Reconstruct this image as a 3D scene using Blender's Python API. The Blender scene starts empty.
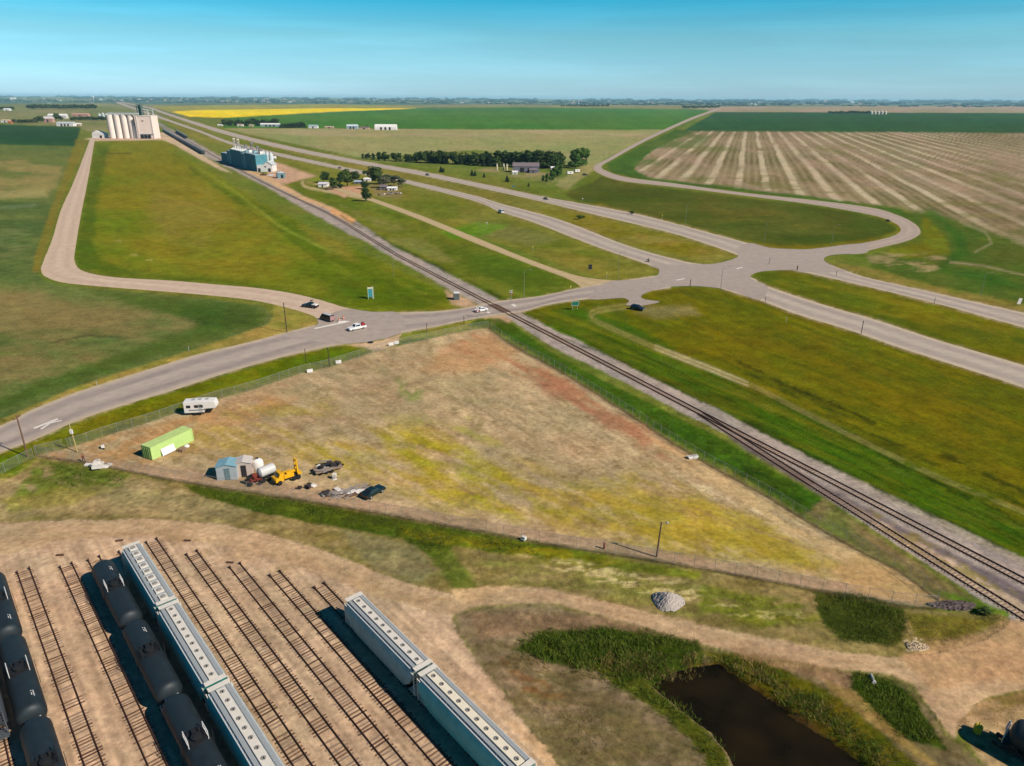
import bpy, bmesh, math, random
import numpy as np
from mathutils import Vector, Matrix
from mathutils.geometry import tessellate_polygon

random.seed(7)
rng = np.random.default_rng(11)
SC = bpy.context.scene
COL = SC.collection
R = math.radians

# ------------------------------------------------------------------ survey: the aerial camera and the flat ground it looks at
F = 710.0; HC = 66.0; HZ = 97.6; ROLL = 0.0055; W, HH = 1024, 766
PITCH = math.atan((383 - HZ) / F)
SP, CP = math.sin(PITCH), math.cos(PITCH)
YN = 1.0 / math.sqrt(1 + ROLL * ROLL)

def P(u, v, z=0.0):
    """ground (height z) point seen at u, v"""
    cu, cv = (u - 512) * YN, (v - 383) * YN
    a, b = (cu + ROLL * cv) / F, (cv - ROLL * cu) / F
    k = (HC - z) / (SP + b * CP)
    return Vector((a * k, (CP - b * SP) * k, z))

def Pn(u, v):
    cu, cv = (u - 512) * YN, (v - 383) * YN
    a, b = (cu + ROLL * cv) / F, (cv - ROLL * cu) / F
    k = HC / np.maximum(SP + b * CP, 1e-4)
    return a * k, (CP - b * SP) * k

def mpp(u, v):
    """metres per pixel across the view at a ground point"""
    return (P(u + 1, v) - P(u, v)).length

def heading(a, b):
    d = P(*b) - P(*a)
    return math.atan2(d.y, d.x)

# ------------------------------------------------------------------ noise
def vnoise(x, y, seed=0):
    xi = np.floor(x).astype(np.int64); yi = np.floor(y).astype(np.int64)
    fx = x - xi; fy = y - yi
    fx = fx * fx * (3 - 2 * fx); fy = fy * fy * (3 - 2 * fy)
    def h(a, b):
        n = (a * 374761393 + b * 668265263 + seed * 974634777) & 0xFFFFFFFF
        n = ((n ^ (n >> 13)) * 1274126177) & 0xFFFFFFFF
        n = n ^ (n >> 16)
        return (n & 0xFFFF) / 65535.0
    return (h(xi, yi) * (1 - fx) + h(xi + 1, yi) * fx) * (1 - fy) + (h(xi, yi + 1) * (1 - fx) + h(xi + 1, yi + 1) * fx) * fy

def fbm(x, y, seed=0, o=4):
    s = np.zeros_like(x, dtype=float); a = 0.5; t = 0
    for i in range(o):
        s += a * vnoise(x * 2 ** i + 17.3 * i, y * 2 ** i - 9.1 * i, seed + i); t += a; a *= 0.55
    return s / t

def sstep(a, b, x):
    t = np.clip((x - a) / (b - a + 1e-9), 0, 1)
    return t * t * (3 - 2 * t)

def lin(c):
    c = np.array(c, float) / 255.0
    return np.where(c <= 0.04045, c / 12.92, ((c + 0.055) / 1.055) ** 2.4)

def cr(pts, n=8, closed=False):
    """Catmull-Rom through pts"""
    p = [np.array(q, float) for q in pts]
    out = []
    m = len(p)
    rngi = range(m) if closed else range(m - 1)
    for i in rngi:
        p0 = p[(i - 1) % m] if closed or i > 0 else p[i]
        p1 = p[i]; p2 = p[(i + 1) % m]
        p3 = p[(i + 2) % m] if closed or i + 2 < m else p2
        for k in range(n):
            t = k / n
            out.append(0.5 * ((2 * p1) + (-p0 + p2) * t + (2 * p0 - 5 * p1 + 4 * p2 - p3) * t * t + (-p0 + 3 * p1 - 3 * p2 + p3) * t ** 3))
    if not closed: out.append(p[-1])
    return out

# ------------------------------------------------------------------ materials
KEXP = np.array([1.45, 1.52, 1.58])      # light reaching the open ground at this exposure (measured once), to turn seen colours into surface colours
MATS = {}
def alb(c):
    return tuple(float(x) for x in np.clip(lin(c) / KEXP, 0.004, 0.85))

def mat(name, rgb, rough=0.7, metal=0.0, var=0.12, scale=2.0, spec=0.3, bump=0.0, albedo=False):
    """rgb: seen colour 0..255"""
    if name in MATS: return MATS[name]
    m = bpy.data.materials.new(name); m.use_nodes = True
    nt = m.node_tree; N = nt.nodes; L = nt.links
    b = N['Principled BSDF']
    c = alb(rgb)
    b.inputs['Roughness'].default_value = rough
    b.inputs['Metallic'].default_value = metal
    b.inputs['Specular IOR Level'].default_value = spec
    tc = N.new('ShaderNodeTexCoord'); no = N.new('ShaderNodeTexNoise')
    no.inputs['Scale'].default_value = scale; no.inputs['Detail'].default_value = 5; no.inputs['Roughness'].default_value = 0.65
    L.new(tc.outputs['Object'], no.inputs['Vector'])
    mr = N.new('ShaderNodeMapRange'); mr.inputs['From Min'].default_value = 0.25; mr.inputs['From Max'].default_value = 0.75
    mr.inputs['To Min'].default_value = 1 - var; mr.inputs['To Max'].default_value = 1 + var
    L.new(no.outputs['Fac'], mr.inputs['Value'])
    mx = N.new('ShaderNodeVectorMath'); mx.operation = 'SCALE'; mx.inputs[0].default_value = c
    L.new(mr.outputs['Result'], mx.inputs['Scale']); L.new(mx.outputs['Vector'], b.inputs['Base Color'])
    if bump:
        bp = N.new('ShaderNodeBump'); bp.inputs['Strength'].default_value = bump; bp.inputs['Distance'].default_value = 0.05
        L.new(no.outputs['Fac'], bp.inputs['Height']); L.new(bp.outputs['Normal'], b.inputs['Normal'])
    MATS[name] = m
    return m

def glass(name='dark glass'):
    if name in MATS: return MATS[name]
    m = bpy.data.materials.new(name); m.use_nodes = True
    b = m.node_tree.nodes['Principled BSDF']
    b.inputs['Base Color'].default_value = (0.012, 0.016, 0.02, 1); b.inputs['Roughness'].default_value = 0.08
    MATS[name] = m
    return m

# ------------------------------------------------------------------ mesh builder
class MB:
    def __init__(s): s.v = []; s.f = []
    def add(s, vs, fs):
        o = len(s.v); s.v += [tuple(x) for x in vs]; s.f += [tuple(i + o for i in f) for f in fs]; return s
    def box(s, c, d, rz=0, M=None, taper=1.0):
        x, y, z = d[0] / 2, d[1] / 2, d[2] / 2
        vs = []
        for k, t in ((-z, 1), (z, taper)):
            for i, j in ((-x, -y), (x, -y), (x, y), (-x, y)):
                vs.append(Vector((i * t, j * t, k)))
        Q = Matrix.Rotation(rz, 3, 'Z')
        vs = [Q @ v for v in vs]
        if M is not None: vs = [M @ v for v in vs]
        vs = [v + Vector(c) for v in vs]
        return s.add(vs, [(3, 2, 1, 0), (4, 5, 6, 7), (0, 1, 5, 4), (1, 2, 6, 5), (2, 3, 7, 6), (3, 0, 4, 7)])
    def tube(s, a, b, r0, r1=None, n=10, caps=True):
        r1 = r0 if r1 is None else r1
        a, b = Vector(a), Vector(b); d = (b - a)
        q = d.to_track_quat('Z', 'Y')
        vs = []
        for p, r in ((a, r0), (b, r1)):
            for i in range(n):
                t = 2 * math.pi * i / n
                vs.append(p + q @ Vector((r * math.cos(t), r * math.sin(t), 0)))
        fs = [(i, (i + 1) % n, n + (i + 1) % n, n + i) for i in range(n)]
        if caps: fs += [tuple(range(n - 1, -1, -1)), tuple(range(n, 2 * n))]
        return s.add(vs, fs)
    def path(s, pts, r, n=6):
        for a, b in zip(pts[:-1], pts[1:]): s.tube(a, b, r, n=n)
        return s
    def lathe(s, prof, axis='Z', c=(0, 0, 0), n=16):
        """prof: (radius, along)"""
        vs = []
        for r, h in prof:
            for i in range(n):
                t = 2 * math.pi * i / n
                x, y = r * math.cos(t), r * math.sin(t)
                p = (x, y, h) if axis == 'Z' else ((h, x, y) if axis == 'X' else (x, h, y))
                vs.append(Vector(p) + Vector(c))
        fs = []
        for k in range(len(prof) - 1):
            for i in range(n):
                j = (i + 1) % n
                fs.append((k * n + i, k * n + j, (k + 1) * n + j, (k + 1) * n + i))
        fs += [tuple(range(n - 1, -1, -1)), tuple(range((len(prof) - 1) * n, len(prof) * n))]
        return s.add(vs, fs)
    def prism(s, prof, y0, y1, M=None, axis='Y'):
        """prof: (x,z) outline extruded along y (or (y,z) along x)"""
        n = len(prof); vs = []
        for y in (y0, y1):
            for a, z in prof:
                p = Vector((a, y, z)) if axis == 'Y' else Vector((y, a, z))
                vs.append(M @ p if M is not None else p)
        fs = [(i, (i + 1) % n, n + (i + 1) % n, n + i) for i in range(n)]
        fs += [tuple(range(n - 1, -1, -1)), tuple(range(n, 2 * n))]
        return s.add(vs, fs)
    def build(s, name, m, parent=None, smooth=False, bevel=0.0, label=None):
        me = bpy.data.meshes.new(name); me.from_pydata(s.v, [], s.f)
        bm = bmesh.new(); bm.from_mesh(me)
        if bevel:
            bmesh.ops.bevel(bm, geom=[e for e in bm.edges if len(e.link_faces) == 2 and e.calc_face_angle(0) > 0.5], offset=bevel, segments=2, affect='EDGES', profile=0.6)
        bmesh.ops.recalc_face_normals(bm, faces=bm.faces)
        bm.to_mesh(me); bm.free()
        if smooth:
            me.polygons.foreach_set('use_smooth', [True] * len(me.polygons))
            try: me.set_sharp_from_angle(angle=R(40))
            except Exception: pass
        me.materials.append(m)
        o = bpy.data.objects.new(name, me); COL.objects.link(o)
        if parent is not None: o.parent = parent
        if label: o['label'] = label
        return o

def tag(o, label=None, cat=None, group=None, kind=None):
    if label: o['label'] = label
    if cat: o['category'] = cat
    if group: o['group'] = group
    if kind: o['kind'] = kind
    return o

def thing(name, label, cat, loc=(0, 0, 0), rz=0.0, group=None):
    o = bpy.data.objects.new(name, None); COL.objects.link(o)
    o.location = loc; o.rotation_euler = (0, 0, rz)
    o.empty_display_size = 0.5
    return tag(o, label, cat, group)

def copy_tree(o, loc=None, rz=None, label=None, scale=None, parent=None):
    c = o.copy(); COL.objects.link(c)
    if parent is not None: c.parent = parent
    for ch in list(o.children):
        copy_tree(ch, parent=c)
    if loc is not None: c.location = loc
    if rz is not None: c.rotation_euler = (0, 0, rz)
    if scale is not None: c.scale = scale
    if label: c['label'] = label
    return c
# ------------------------------------------------------------------ the land: one sheet out to the horizon, finer where it is nearer
vs_ = list(np.arange(850, 790, -6)) + list(np.arange(790, 150, -1.35)) + list(np.arange(150, 112, -0.8)) + list(np.arange(112, HZ + 2.2, -0.45))
vs_ = [2000, 1500, 1200, 1050, 950, 900] + vs_ + [HZ + 1.7, HZ + 1.35, HZ + 1.1]
us_ = [-9000, -5000, -3000, -1800, -1100, -700, -450, -300, -200, -140] + list(np.arange(-100, 1125, 1.45)) + [1170, 1230, 1330, 1480, 1730, 2100, 2800, 4000, 6000, 10000]
UU, VV = np.meshgrid(np.array(us_, float), np.array(vs_, float))
# a row is a line of constant distance ahead, a column a line of constant bearing
k_ = HC / (SP + (VV - 383) / F * CP)
GX = (UU - 512) / F * k_; GY = (CP - (VV - 383) / F * SP) * k_
# where each land vertex lies on the survey photograph's own (slightly rolled) axes
cu_ = UU - 512; cv_ = VV - 383
U = (512 + cu_ - ROLL * cv_).ravel(); V = (383 + cv_ + ROLL * cu_).ravel()
X = GX.ravel(); Y = GY.ravel(); NV = len(X)
Z = np.zeros(NV)
C = np.zeros((NV, 3)); REG = np.zeros(NV, int); REGN = ['ground']

def nz(su, sv, seed, ang=0.0, o=4, world=False):
    a, b = (X, Y) if world else (U, V)
    c, s = math.cos(ang), math.sin(ang)
    return fbm((a * c + b * s) / su, (-a * s + b * c) / sv, seed, o)

JU = (nz(14, 5, 91) - 0.5); JV = (nz(14, 5, 57) - 0.5)
JU2 = (nz(3.5, 2, 31, o=2) - 0.5); JV2 = (nz(3.5, 2, 77, o=2) - 0.5)

def sdf(u, v, poly):
    p = np.array(poly, float); n = len(p)
    d = np.full(u.shape, 1e18); s = np.zeros(u.shape, bool)
    for i in range(n):
        ax, ay = p[i]; bx, by = p[(i + 1) % n]
        ex, ey = bx - ax, by - ay
        wx, wy = u - ax, v - ay
        t = np.clip((wx * ex + wy * ey) / (ex * ex + ey * ey + 1e-12), 0, 1)
        dx, dy = wx - ex * t, wy - ey * t
        d = np.minimum(d, dx * dx + dy * dy)
        c1 = (ay <= v) & (by > v) & ((ex * wy - ey * wx) > 0)
        c2 = (ay > v) & (by <= v) & ((ex * wy - ey * wx) < 0)
        s ^= (c1 | c2)
    d = np.sqrt(d)
    return np.where(s, -d, d)

def linedist(u, v, line, wid):
    p = np.array(line, float); d = np.full(u.shape, 1e18)
    w = np.interp(np.linspace(0, 1, len(p)), np.linspace(0, 1, len(wid)), wid) if hasattr(wid, '__len__') else np.full(len(p), wid)
    for i in range(len(p) - 1):
        ax, ay = p[i]; ex, ey = p[i + 1] - p[i]
        wx, wy = u - ax, v - ay
        t = np.clip((wx * ex + wy * ey) / (ex * ex + ey * ey + 1e-12), 0, 1)
        dd = np.hypot(wx - ex * t, wy - ey * t) - (w[i] + (w[i + 1] - w[i]) * t)
        d = np.minimum(d, dd)
    return d

def area(poly, pad=0, jit=3.0, soft=1.5, grow=0.0, line=None, wid=None):
    pts = np.array(line if line is not None else poly, float)
    m = 12 + pad + grow + jit + (np.max(wid) if wid is not None else 0) + soft
    idx = np.where((U > pts[:, 0].min() - m) & (U < pts[:, 0].max() + m) & (V > pts[:, 1].min() - m) & (V < pts[:, 1].max() + m))[0]
    u = U[idx] + JU[idx] * jit * 2 + JU2[idx] * jit; v = V[idx] + JV[idx] * jit + JV2[idx] * jit * 0.6
    d = linedist(u, v, line, wid) if line is not None else sdf(u, v, poly)
    a = 1 - sstep(-soft, soft, d - grow)
    return idx, a

def paint(poly, col, soft=1.5, jit=2.0, a=1.0, grow=0.0, patch=None, col2=None, mix=(60, 12, 0), obj=None, line=None, wid=None):
    """lay a patch of one ground cover down; patch=(su,sv,lo,hi,seed[,ang]) breaks it up, col2 mottles it"""
    idx, al = area(poly, jit=jit, soft=soft, grow=grow, line=line, wid=wid)
    if len(idx) == 0: return
    al = al * a
    if patch:
        su, sv, lo, hi, sd = patch[:5]; an = patch[5] if len(patch) > 5 else 0.0
        c, s = math.cos(an), math.sin(an)
        n = fbm((U[idx] * c + V[idx] * s) / su, (-U[idx] * s + V[idx] * c) / sv, sd, 4)
        al = al * sstep(lo, hi, n)
    c1 = lin(col)[None, :]
    if col2 is not None:
        su, sv, sd = mix[:3]; an = mix[3] if len(mix) > 3 else 0.0
        c, s = math.cos(an), math.sin(an)
        n = sstep(0.3, 0.7, fbm((U[idx] * c + V[idx] * s) / su, (-U[idx] * s + V[idx] * c) / sv, sd + 5, 5))[:, None]
        c1 = c1 * (1 - n) + lin(col2)[None, :] * n
    C[idx] = C[idx] * (1 - al[:, None]) + c1 * al[:, None]
    if obj:
        if obj not in REGN: REGN.append(obj)
        REG[idx[al > 0.5]] = REGN.index(obj)

# ---- roads (edges surveyed as pairs of lines)
S_west = ([(-90, 460), (0, 426), (32, 410), (78, 392), (122, 378), (160, 366), (200, 354), (250, 342), (300, 329), (345, 319.5), (385, 313.5), (440, 311), (470, 307), (500, 301), (540, 296), (584, 287), (620, 281), (660, 275), (690, 268)],
          [(-90, 485), (0, 453), (37, 439), (80, 420), (125, 405), (175, 390), (205, 380), (250, 366), (300, 353), (345, 344), (395, 334.5), (430, 328), (470, 320), (500, 315), (524, 311.6), (548, 305), (589, 299), (630, 294), (670, 288)])
S_near = ([(118, 102.2), (150, 113), (155, 114.7), (200, 130.5), (230, 141.6), (270, 151), (345, 167.3), (405, 179.5), (476, 196), (498.6, 203), (562, 220.5), (630, 246.5), (685, 261.5), (712, 266), (750, 277), (768, 286.5), (823, 304.6), (879, 321), (934, 339), (1024, 365.6), (1110, 394)],
          [(116, 102.9), (148.5, 114.2), (153, 116), (199, 132.2), (229, 143.8), (269, 154), (344, 170.3), (404, 183), (476, 201.5), (498, 211), (535, 223), (589, 244), (640, 262), (680, 276), (730, 291.5), (760, 300.5), (795.5, 314), (851, 331), (906, 350), (1024, 388), (1110, 420)])
S_far = ([(119, 101.4), (150, 107.3), (160, 110.6), (187, 119.4), (225, 130.6), (270, 142.1), (345, 157.8), (420, 171), (476, 182.5), (545, 197), (584, 204), (630, 212.5), (671, 222.5), (727, 237.5), (760, 246), (800, 254), (831, 265), (865, 277), (934, 292.7), (1024, 313), (1110, 332)],
         [(118, 101.9), (149, 108.3), (159, 112), (186, 121.5), (224, 133.9), (269, 145.7), (344, 161.3), (419, 175), (476, 187), (545, 202.5), (580, 211), (617, 220), (671, 233), (712, 246), (740, 256), (775, 267), (809, 273.5), (851, 283), (934, 303), (1024, 327.6), (1110, 348)])
S_loop = ([(865, 252), (879, 248), (904, 242), (917, 236.5), (920.5, 231), (914, 223.2), (897, 215), (870.5, 207.5), (812, 200), (740, 192.3), (674, 183.3), (627.5, 177.3), (607, 171), (602, 166), (616, 157.6), (645, 141.5), (689, 121), (715, 111), (721, 109)],
          [(812, 250), (859, 243.8), (890, 237), (900, 231.5), (899.5, 227), (895, 223.4), (882, 217.7), (856, 212), (812, 204.5), (740, 195.2), (674, 187), (621.6, 181), (598, 173), (594, 166.4), (607, 159), (642, 140), (686, 119.7), (712, 110.4), (718.5, 108.6)])
S_front = ([(337, 186), (352, 191.5), (370, 197.3), (420, 215), (476, 237.5), (535, 261.5), (581, 276.5), (622, 281)],
           [(335, 189.5), (350, 195.5), (370, 201), (420, 220), (476, 243.5), (535, 266.5), (570, 280), (584, 290)])
S_gravel = ([(90.5, 138), (74.5, 180), (61, 210), (52, 240), (43, 262), (41, 270), (46, 277), (65, 283), (112, 287.5), (175, 292.5), (225, 297), (262, 302), (300, 311.5), (316, 318), (330, 330)],
            [(95, 138.5), (88, 180), (81, 215), (76, 245), (74.5, 260), (82, 270.5), (112, 277), (175, 281), (225, 285.3), (256, 288), (290, 293), (320, 300), (345, 307.5), (370, 312), (392, 316)])
def strip_poly(S):
    return [tuple(q) for q in cr(S[0], 4)] + [tuple(q) for q in cr(S[1], 4)][::-1]
J_main = [(589, 299), (605, 283), (625, 280.3), (640, 279.7), (649, 278.8), (656, 276.3), (659, 272.5), (658, 268.5), (650, 265), (700, 264.5), (715, 263.7), (728, 260.8), (736, 257.8), (738.5, 255), (735, 250), (750, 243), (768, 247.7), (790, 249), (812, 249), (862, 243.4), (868, 251.5), (859, 254), (842, 254.2), (830, 255.5), (824, 258.5), (826, 262.5), (834, 266.8), (845, 272), (809, 272.5), (790, 270.2), (770, 270.8), (758, 272.3), (750.5, 276), (753, 280), (768, 287), (760, 300), (735, 291.5), (720, 288.4), (700, 286.4), (680, 286.3), (664, 287.5), (650, 291.5), (641, 296), (645, 299.5), (660, 302), (640, 306), (626, 305), (629, 302), (627, 299.5), (620, 298)]
J_west = [(318, 319), (318.5, 323), (313, 327), (300, 331), (282, 336), (345, 344), (400, 333.5), (400, 313.4), (372, 312), (350, 309), (338, 311)]

FENCE_LINES = []
# ---- far country
paint([(-9000, 90), (10000, 90), (10000, 9000), (-9000, 9000)], (112, 116, 46), col2=(96, 110, 36), mix=(70, 14, 3))
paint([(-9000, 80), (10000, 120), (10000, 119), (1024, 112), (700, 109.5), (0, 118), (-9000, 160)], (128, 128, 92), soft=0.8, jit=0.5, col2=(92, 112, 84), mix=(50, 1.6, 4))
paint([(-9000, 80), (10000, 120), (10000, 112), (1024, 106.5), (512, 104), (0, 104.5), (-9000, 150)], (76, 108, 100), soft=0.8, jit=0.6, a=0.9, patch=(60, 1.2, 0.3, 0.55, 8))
paint([(690, 109.2), (720, 106.6), (1024, 105.5), (1400, 107), (1400, 114), (1024, 113), (715, 112)], (168, 142, 118), soft=0.5, jit=0.5, col2=(150, 138, 104), mix=(30, 2, 2), obj='fallow_field')
paint([(160, 107.4), (330, 104.8), (600, 105.5), (700, 106.5), (700, 109), (400, 107), (240, 108)], (140, 130, 70), soft=0.4, jit=0.4, a=0.7)
# far right crop and the bright green one left of the range road
paint([(716, 112.0), (1024, 113.2), (1400, 115), (1400, 137), (1024, 133.2), (705, 131.6), (682, 131.5)], (46, 80, 40), soft=0.5, jit=0.3, col2=(52, 84, 42), mix=(200, 3, 1), obj='crop_field')
paint([(224, 128), (224, 118), (330, 112.5), (420, 108.2), (520, 107.2), (711, 109.5), (686, 119.5), (664, 130), (480, 129.4), (330, 128.5)], (66, 112, 40), soft=0.5, jit=0.3, col2=(76, 114, 40), mix=(160, 3, 6), obj='crop_field')
paint([(170, 111.6), (200, 109.9), (330, 108.2), (415, 108.2), (395, 109.4), (330, 111.8), (224, 117.8), (190, 116.6)], (226, 196, 14), soft=0.4, jit=0.3, col2=(240, 206, 20), mix=(90, 2, 9), obj='canola_field')
paint([(150, 106), (330, 104), (430, 107.4), (330, 108.2), (200, 109.9), (168, 111.6)], (150, 144, 66), soft=0.4, jit=0.3)
# tan fallow right of the highway
paint([(226, 128.6), (330, 128.5), (480, 129.4), (664, 130), (648, 138), (607, 158), (590, 168), (476, 150), (362, 158), (290, 143), (256, 136), (236, 131)], (150, 146, 96), soft=0.6, jit=0.5, col2=(138, 142, 86), mix=(90, 4, 2), obj='fallow_field')
paint([(226, 128.6), (664, 130), (648, 138), (300, 136)], (166, 150, 112), soft=1.5, jit=1, a=0.7, patch=(80, 3, 0.4, 0.65, 3))
paint([(330, 156), (480, 172), (590, 192), (560, 185), (600, 168), (560, 163), (476, 152), (362, 158)], (116, 124, 58), soft=2, jit=2, col2=(126, 126, 70), mix=(40, 6, 4), obj='meadow')
# yard of the farm by the highway
paint([(380, 160), (520, 166), (590, 168), (560, 190), (470, 176)], (98, 112, 42), soft=2, jit=2, patch=(30, 5, 0.35, 0.6, 2))
paint([(470, 166), (560, 172), (555, 178), (490, 176)], (160, 140, 100), soft=1.5, jit=2, a=0.8, patch=(14, 3, 0.4, 0.6, 12))
paint([(560, 180), (594, 160), (600, 166), (566, 190), (555, 186)], (150, 140, 90), soft=1.2, jit=1, a=0.8)
# striped stubble field
SX, SY = math.sin(R(17.2)), math.cos(R(17.2))
stub = [(684, 131.8), (705, 131.6), (1024, 133.2), (1400, 136), (1400, 300), (1060, 262), (1024, 250), (985, 236), (940, 224), (905, 208), (860, 203), (812, 197), (740, 189), (650, 178), (632, 170), (640, 160)]
paint(stub, (136, 120, 88), soft=1.2, jit=1.5, col2=(112, 100, 66), mix=(60, 10, 7), obj='stubble_field')
idx, al = area(stub, jit=1.0)
sp = X[idx] * SY - Y[idx] * SX; sl = X[idx] * SX + Y[idx] * SY
wob = fbm(sl / 90, sp / 30, 5, 3)
w1 = sstep(0.72, 0.95, 0.5 + 0.5 * np.cos(2 * math.pi * (sp + wob * 4) / 23.0)) * sstep(0.1, 0.45, fbm(sl / 160, sp / 20, 8, 3))
w2 = sstep(0.3, 0.9, 0.5 + 0.5 * np.cos(2 * math.pi * (sp + wob * 3) / 7.2)) * 0.5
fade = 1 - 0.55 * sstep(930, 1000, U[idx])
for w_, c_ in ((w2 * fade, (162, 146, 112)), (w1 * fade * 0.95, (190, 174, 142))):
    q = (w_ * al)[:, None]
    C[idx] = C[idx] * (1 - q) + lin(c_)[None, :] * q
paint(stub, (104, 106, 50), soft=2, a=0.6, patch=(70, 6, 0.56, 0.74, 21))
paint(stub, (168, 142, 120), soft=2, a=0.5, patch=(80, 6, 0.5, 0.7, 25, 0.3))
paint([(1024, 262), (930, 214), (880, 202), (960, 222), (1120, 262), (1120, 290)], (130, 128, 84), soft=6, jit=4, a=0.7)
# headland and the greener low ground round the stubble
paint([(694, 131.7), (650, 152), (634, 168), (650, 178), (800, 195), (900, 209), (940, 226), (960, 240), (925, 234), (912, 220), (870, 206), (740, 191.5), (640, 180), (612, 172), (606, 165), (640, 146), (676, 129)], (74, 100, 36), soft=1.3, jit=1.5, col2=(64, 92, 32), mix=(30, 6, 3))
paint([(640, 146), (684, 131.7), (720, 133), (672, 160), (645, 170), (630, 168)], (90, 104, 46), soft=3, jit=3, a=0.7, patch=(26, 6, 0.35, 0.62, 13))
paint([(900, 212), (930, 210), (1024, 245), (1130, 280), (1130, 315), (1024, 306), (930, 286), (870, 270), (880, 250), (925, 236)], (84, 96, 34), soft=4, jit=4, col2=(74, 94, 30), mix=(26, 8, 5))
paint([(925, 205), (960, 232), (968, 255), (950, 268), (985, 272), (1040, 292), (990, 284), (930, 270), (955, 250), (945, 228)], (40, 88, 22), soft=4, jit=5, a=0.6)
paint([(922, 214), (945, 236), (950, 254), (905, 258), (880, 252), (922, 240)], (100, 100, 18), soft=3, jit=2, col2=(104, 114, 26), mix=(20, 6, 2))
paint([(866, 254), (930, 252), (960, 262), (930, 272), (895, 268), (870, 262)], (150, 134, 92), soft=2, jit=3, a=0.8, patch=(18, 3, 0.42, 0.6, 4))
paint(None, (142, 132, 96), line=[(950, 262), (985, 266), (1024, 275), (1060, 285)], wid=[1.2, 0.6], soft=1, jit=1, a=0.8)
paint(None, (150, 144, 104), line=[(960, 222), (985, 232), (992, 243), (975, 252)], wid=1.0, soft=1, jit=1, a=0.55)
paint([(832, 262), (870, 268), (934, 286), (1024, 303), (1110, 320), (1110, 334), (1024, 314), (934, 294), (865, 278)], (132, 118, 56), soft=2, jit=2, col2=(116, 118, 44), mix=(24, 4, 5))
# crop inside the loop
paint([(594, 182), (600, 176), (624, 182.5), (740, 197), (812, 206), (856, 213), (882, 219), (896, 226), (896, 231), (880, 238), (850, 243), (805, 247), (770, 246), (727, 236), (671, 221), (630, 211), (580, 202), (566, 196), (570, 190)], (70, 82, 24), soft=1.5, jit=1.2, col2=(84, 90, 32), mix=(90, 8, 3), obj='crop_field')
paint([(700, 234), (770, 244), (805, 246), (850, 242), (880, 237), (898, 229), (890, 222), (870, 215), (900, 224), (900, 232), (860, 244), (800, 250), (760, 247), (671, 223), (590, 205), (600, 203)], (112, 100, 14), soft=2.2, jit=2, a=0.85)
paint([(700, 199), (790, 210), (830, 222), (780, 232), (700, 220)], (100, 96, 36), soft=8, jit=5, a=0.6, patch=(50, 7, 0.4, 0.6, 6))

# ---- highway verges and median, land between tracks and highway
paint([(150, 116), (270, 155), (345, 171), (476, 203), (600, 249), (650, 266), (658, 272), (640, 279), (600, 278), (480, 236), (300, 172), (200, 140)], (110, 110, 36), soft=1.5, jit=1.5, col2=(126, 122, 50), mix=(40, 5, 7))
paint([(140, 107), (225, 134), (420, 176), (545, 203), (671, 234), (738, 256), (712, 265), (630, 245), (498, 202), (345, 166), (200, 129)], (116, 112, 46), soft=1, jit=1, col2=(128, 122, 52), mix=(30, 4, 9), obj='median')
paint([(545, 206), (671, 236), (734, 255), (712, 263), (640, 246), (540, 214)], (114, 108, 18), soft=2, jit=2, a=0.85, patch=(40, 6, 0.3, 0.6, 17))
paint([(620, 226), (700, 244), (720, 258), (640, 240)], (140, 118, 52), soft=3, jit=2, a=0.55, patch=(30, 5, 0.45, 0.65, 19))
paint([(262, 176), (330, 188), (420, 221), (480, 245), (570, 280), (582, 287), (570, 292), (540, 297), (500, 302), (440, 268), (360, 225), (300, 195)], (90, 104, 26), soft=1.5, jit=1.5, col2=(106, 112, 34), mix=(34, 7, 3))
paint([(340, 205), (400, 225), (460, 262), (440, 262), (380, 238)], (126, 124, 62), soft=3, jit=3, a=0.7, patch=(24, 6, 0.4, 0.6, 4))
paint([(430, 240), (520, 262), (570, 284), (520, 292), (470, 270)], (70, 94, 18), soft=5, jit=4, a=0.7)
paint([(395, 187), (476, 206), (560, 238), (620, 262), (560, 262), (480, 234), (400, 205)], (94, 104, 26), soft=4, jit=4, a=0.8, patch=(40, 7, 0.35, 0.6, 14))
paint([(470, 220), (520, 226), (560, 240), (530, 246), (480, 236)], (124, 118, 68), soft=4, jit=3, a=0.6)
paint([(440, 232), (475, 222), (510, 226), (480, 236), (452, 240)], (84, 130, 20), soft=2, jit=2, a=0.7)
# right verge between the highway and tracks: golden meadow
mead = [(524, 312), (548, 306), (589, 300), (620, 299), (641, 297), (655, 290), (688, 287), (720, 290), (760, 301), (851, 332), (1024, 389), (1130, 424), (1130, 640), (1024, 556), (888, 496), (812, 458), (724, 413), (644, 374), (597, 352), (548, 333)]
paint(mead, (97, 97, 6), soft=1.2, jit=1.2, col2=(106, 98, 10), mix=(110, 14, 3, 0.4), obj='meadow')
paint([(640, 296), (700, 290), (760, 304), (851, 334), (1024, 392), (1130, 426), (1130, 470), (1024, 420), (860, 356), (760, 316), (690, 300)], (88, 94, 14), soft=5, jit=4, a=0.8, patch=(50, 8, 0.3, 0.6, 5, 0.35))
paint(mead, (80, 88, 24), soft=1.5, jit=1, a=0.55, patch=(46, 4, 0.56, 0.72, 41, 0.42))
paint([(700, 330), (800, 350), (1000, 430), (1100, 470), (1100, 510), (960, 440), (800, 385)], (114, 101, 10), soft=8, jit=6, a=0.6, patch=(90, 12, 0.35, 0.6, 15, 0.4))
paint([(524, 313), (600, 303), (622, 305), (640, 335), (720, 375), (860, 440), (1024, 520), (1130, 575), (1130, 640), (1024, 557), (888, 496), (812, 458), (724, 413), (644, 374), (597, 352), (548, 333)], (68, 98, 14), soft=4, jit=4, col2=(84, 92, 18), mix=(50, 10, 4, 0.45))
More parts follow.
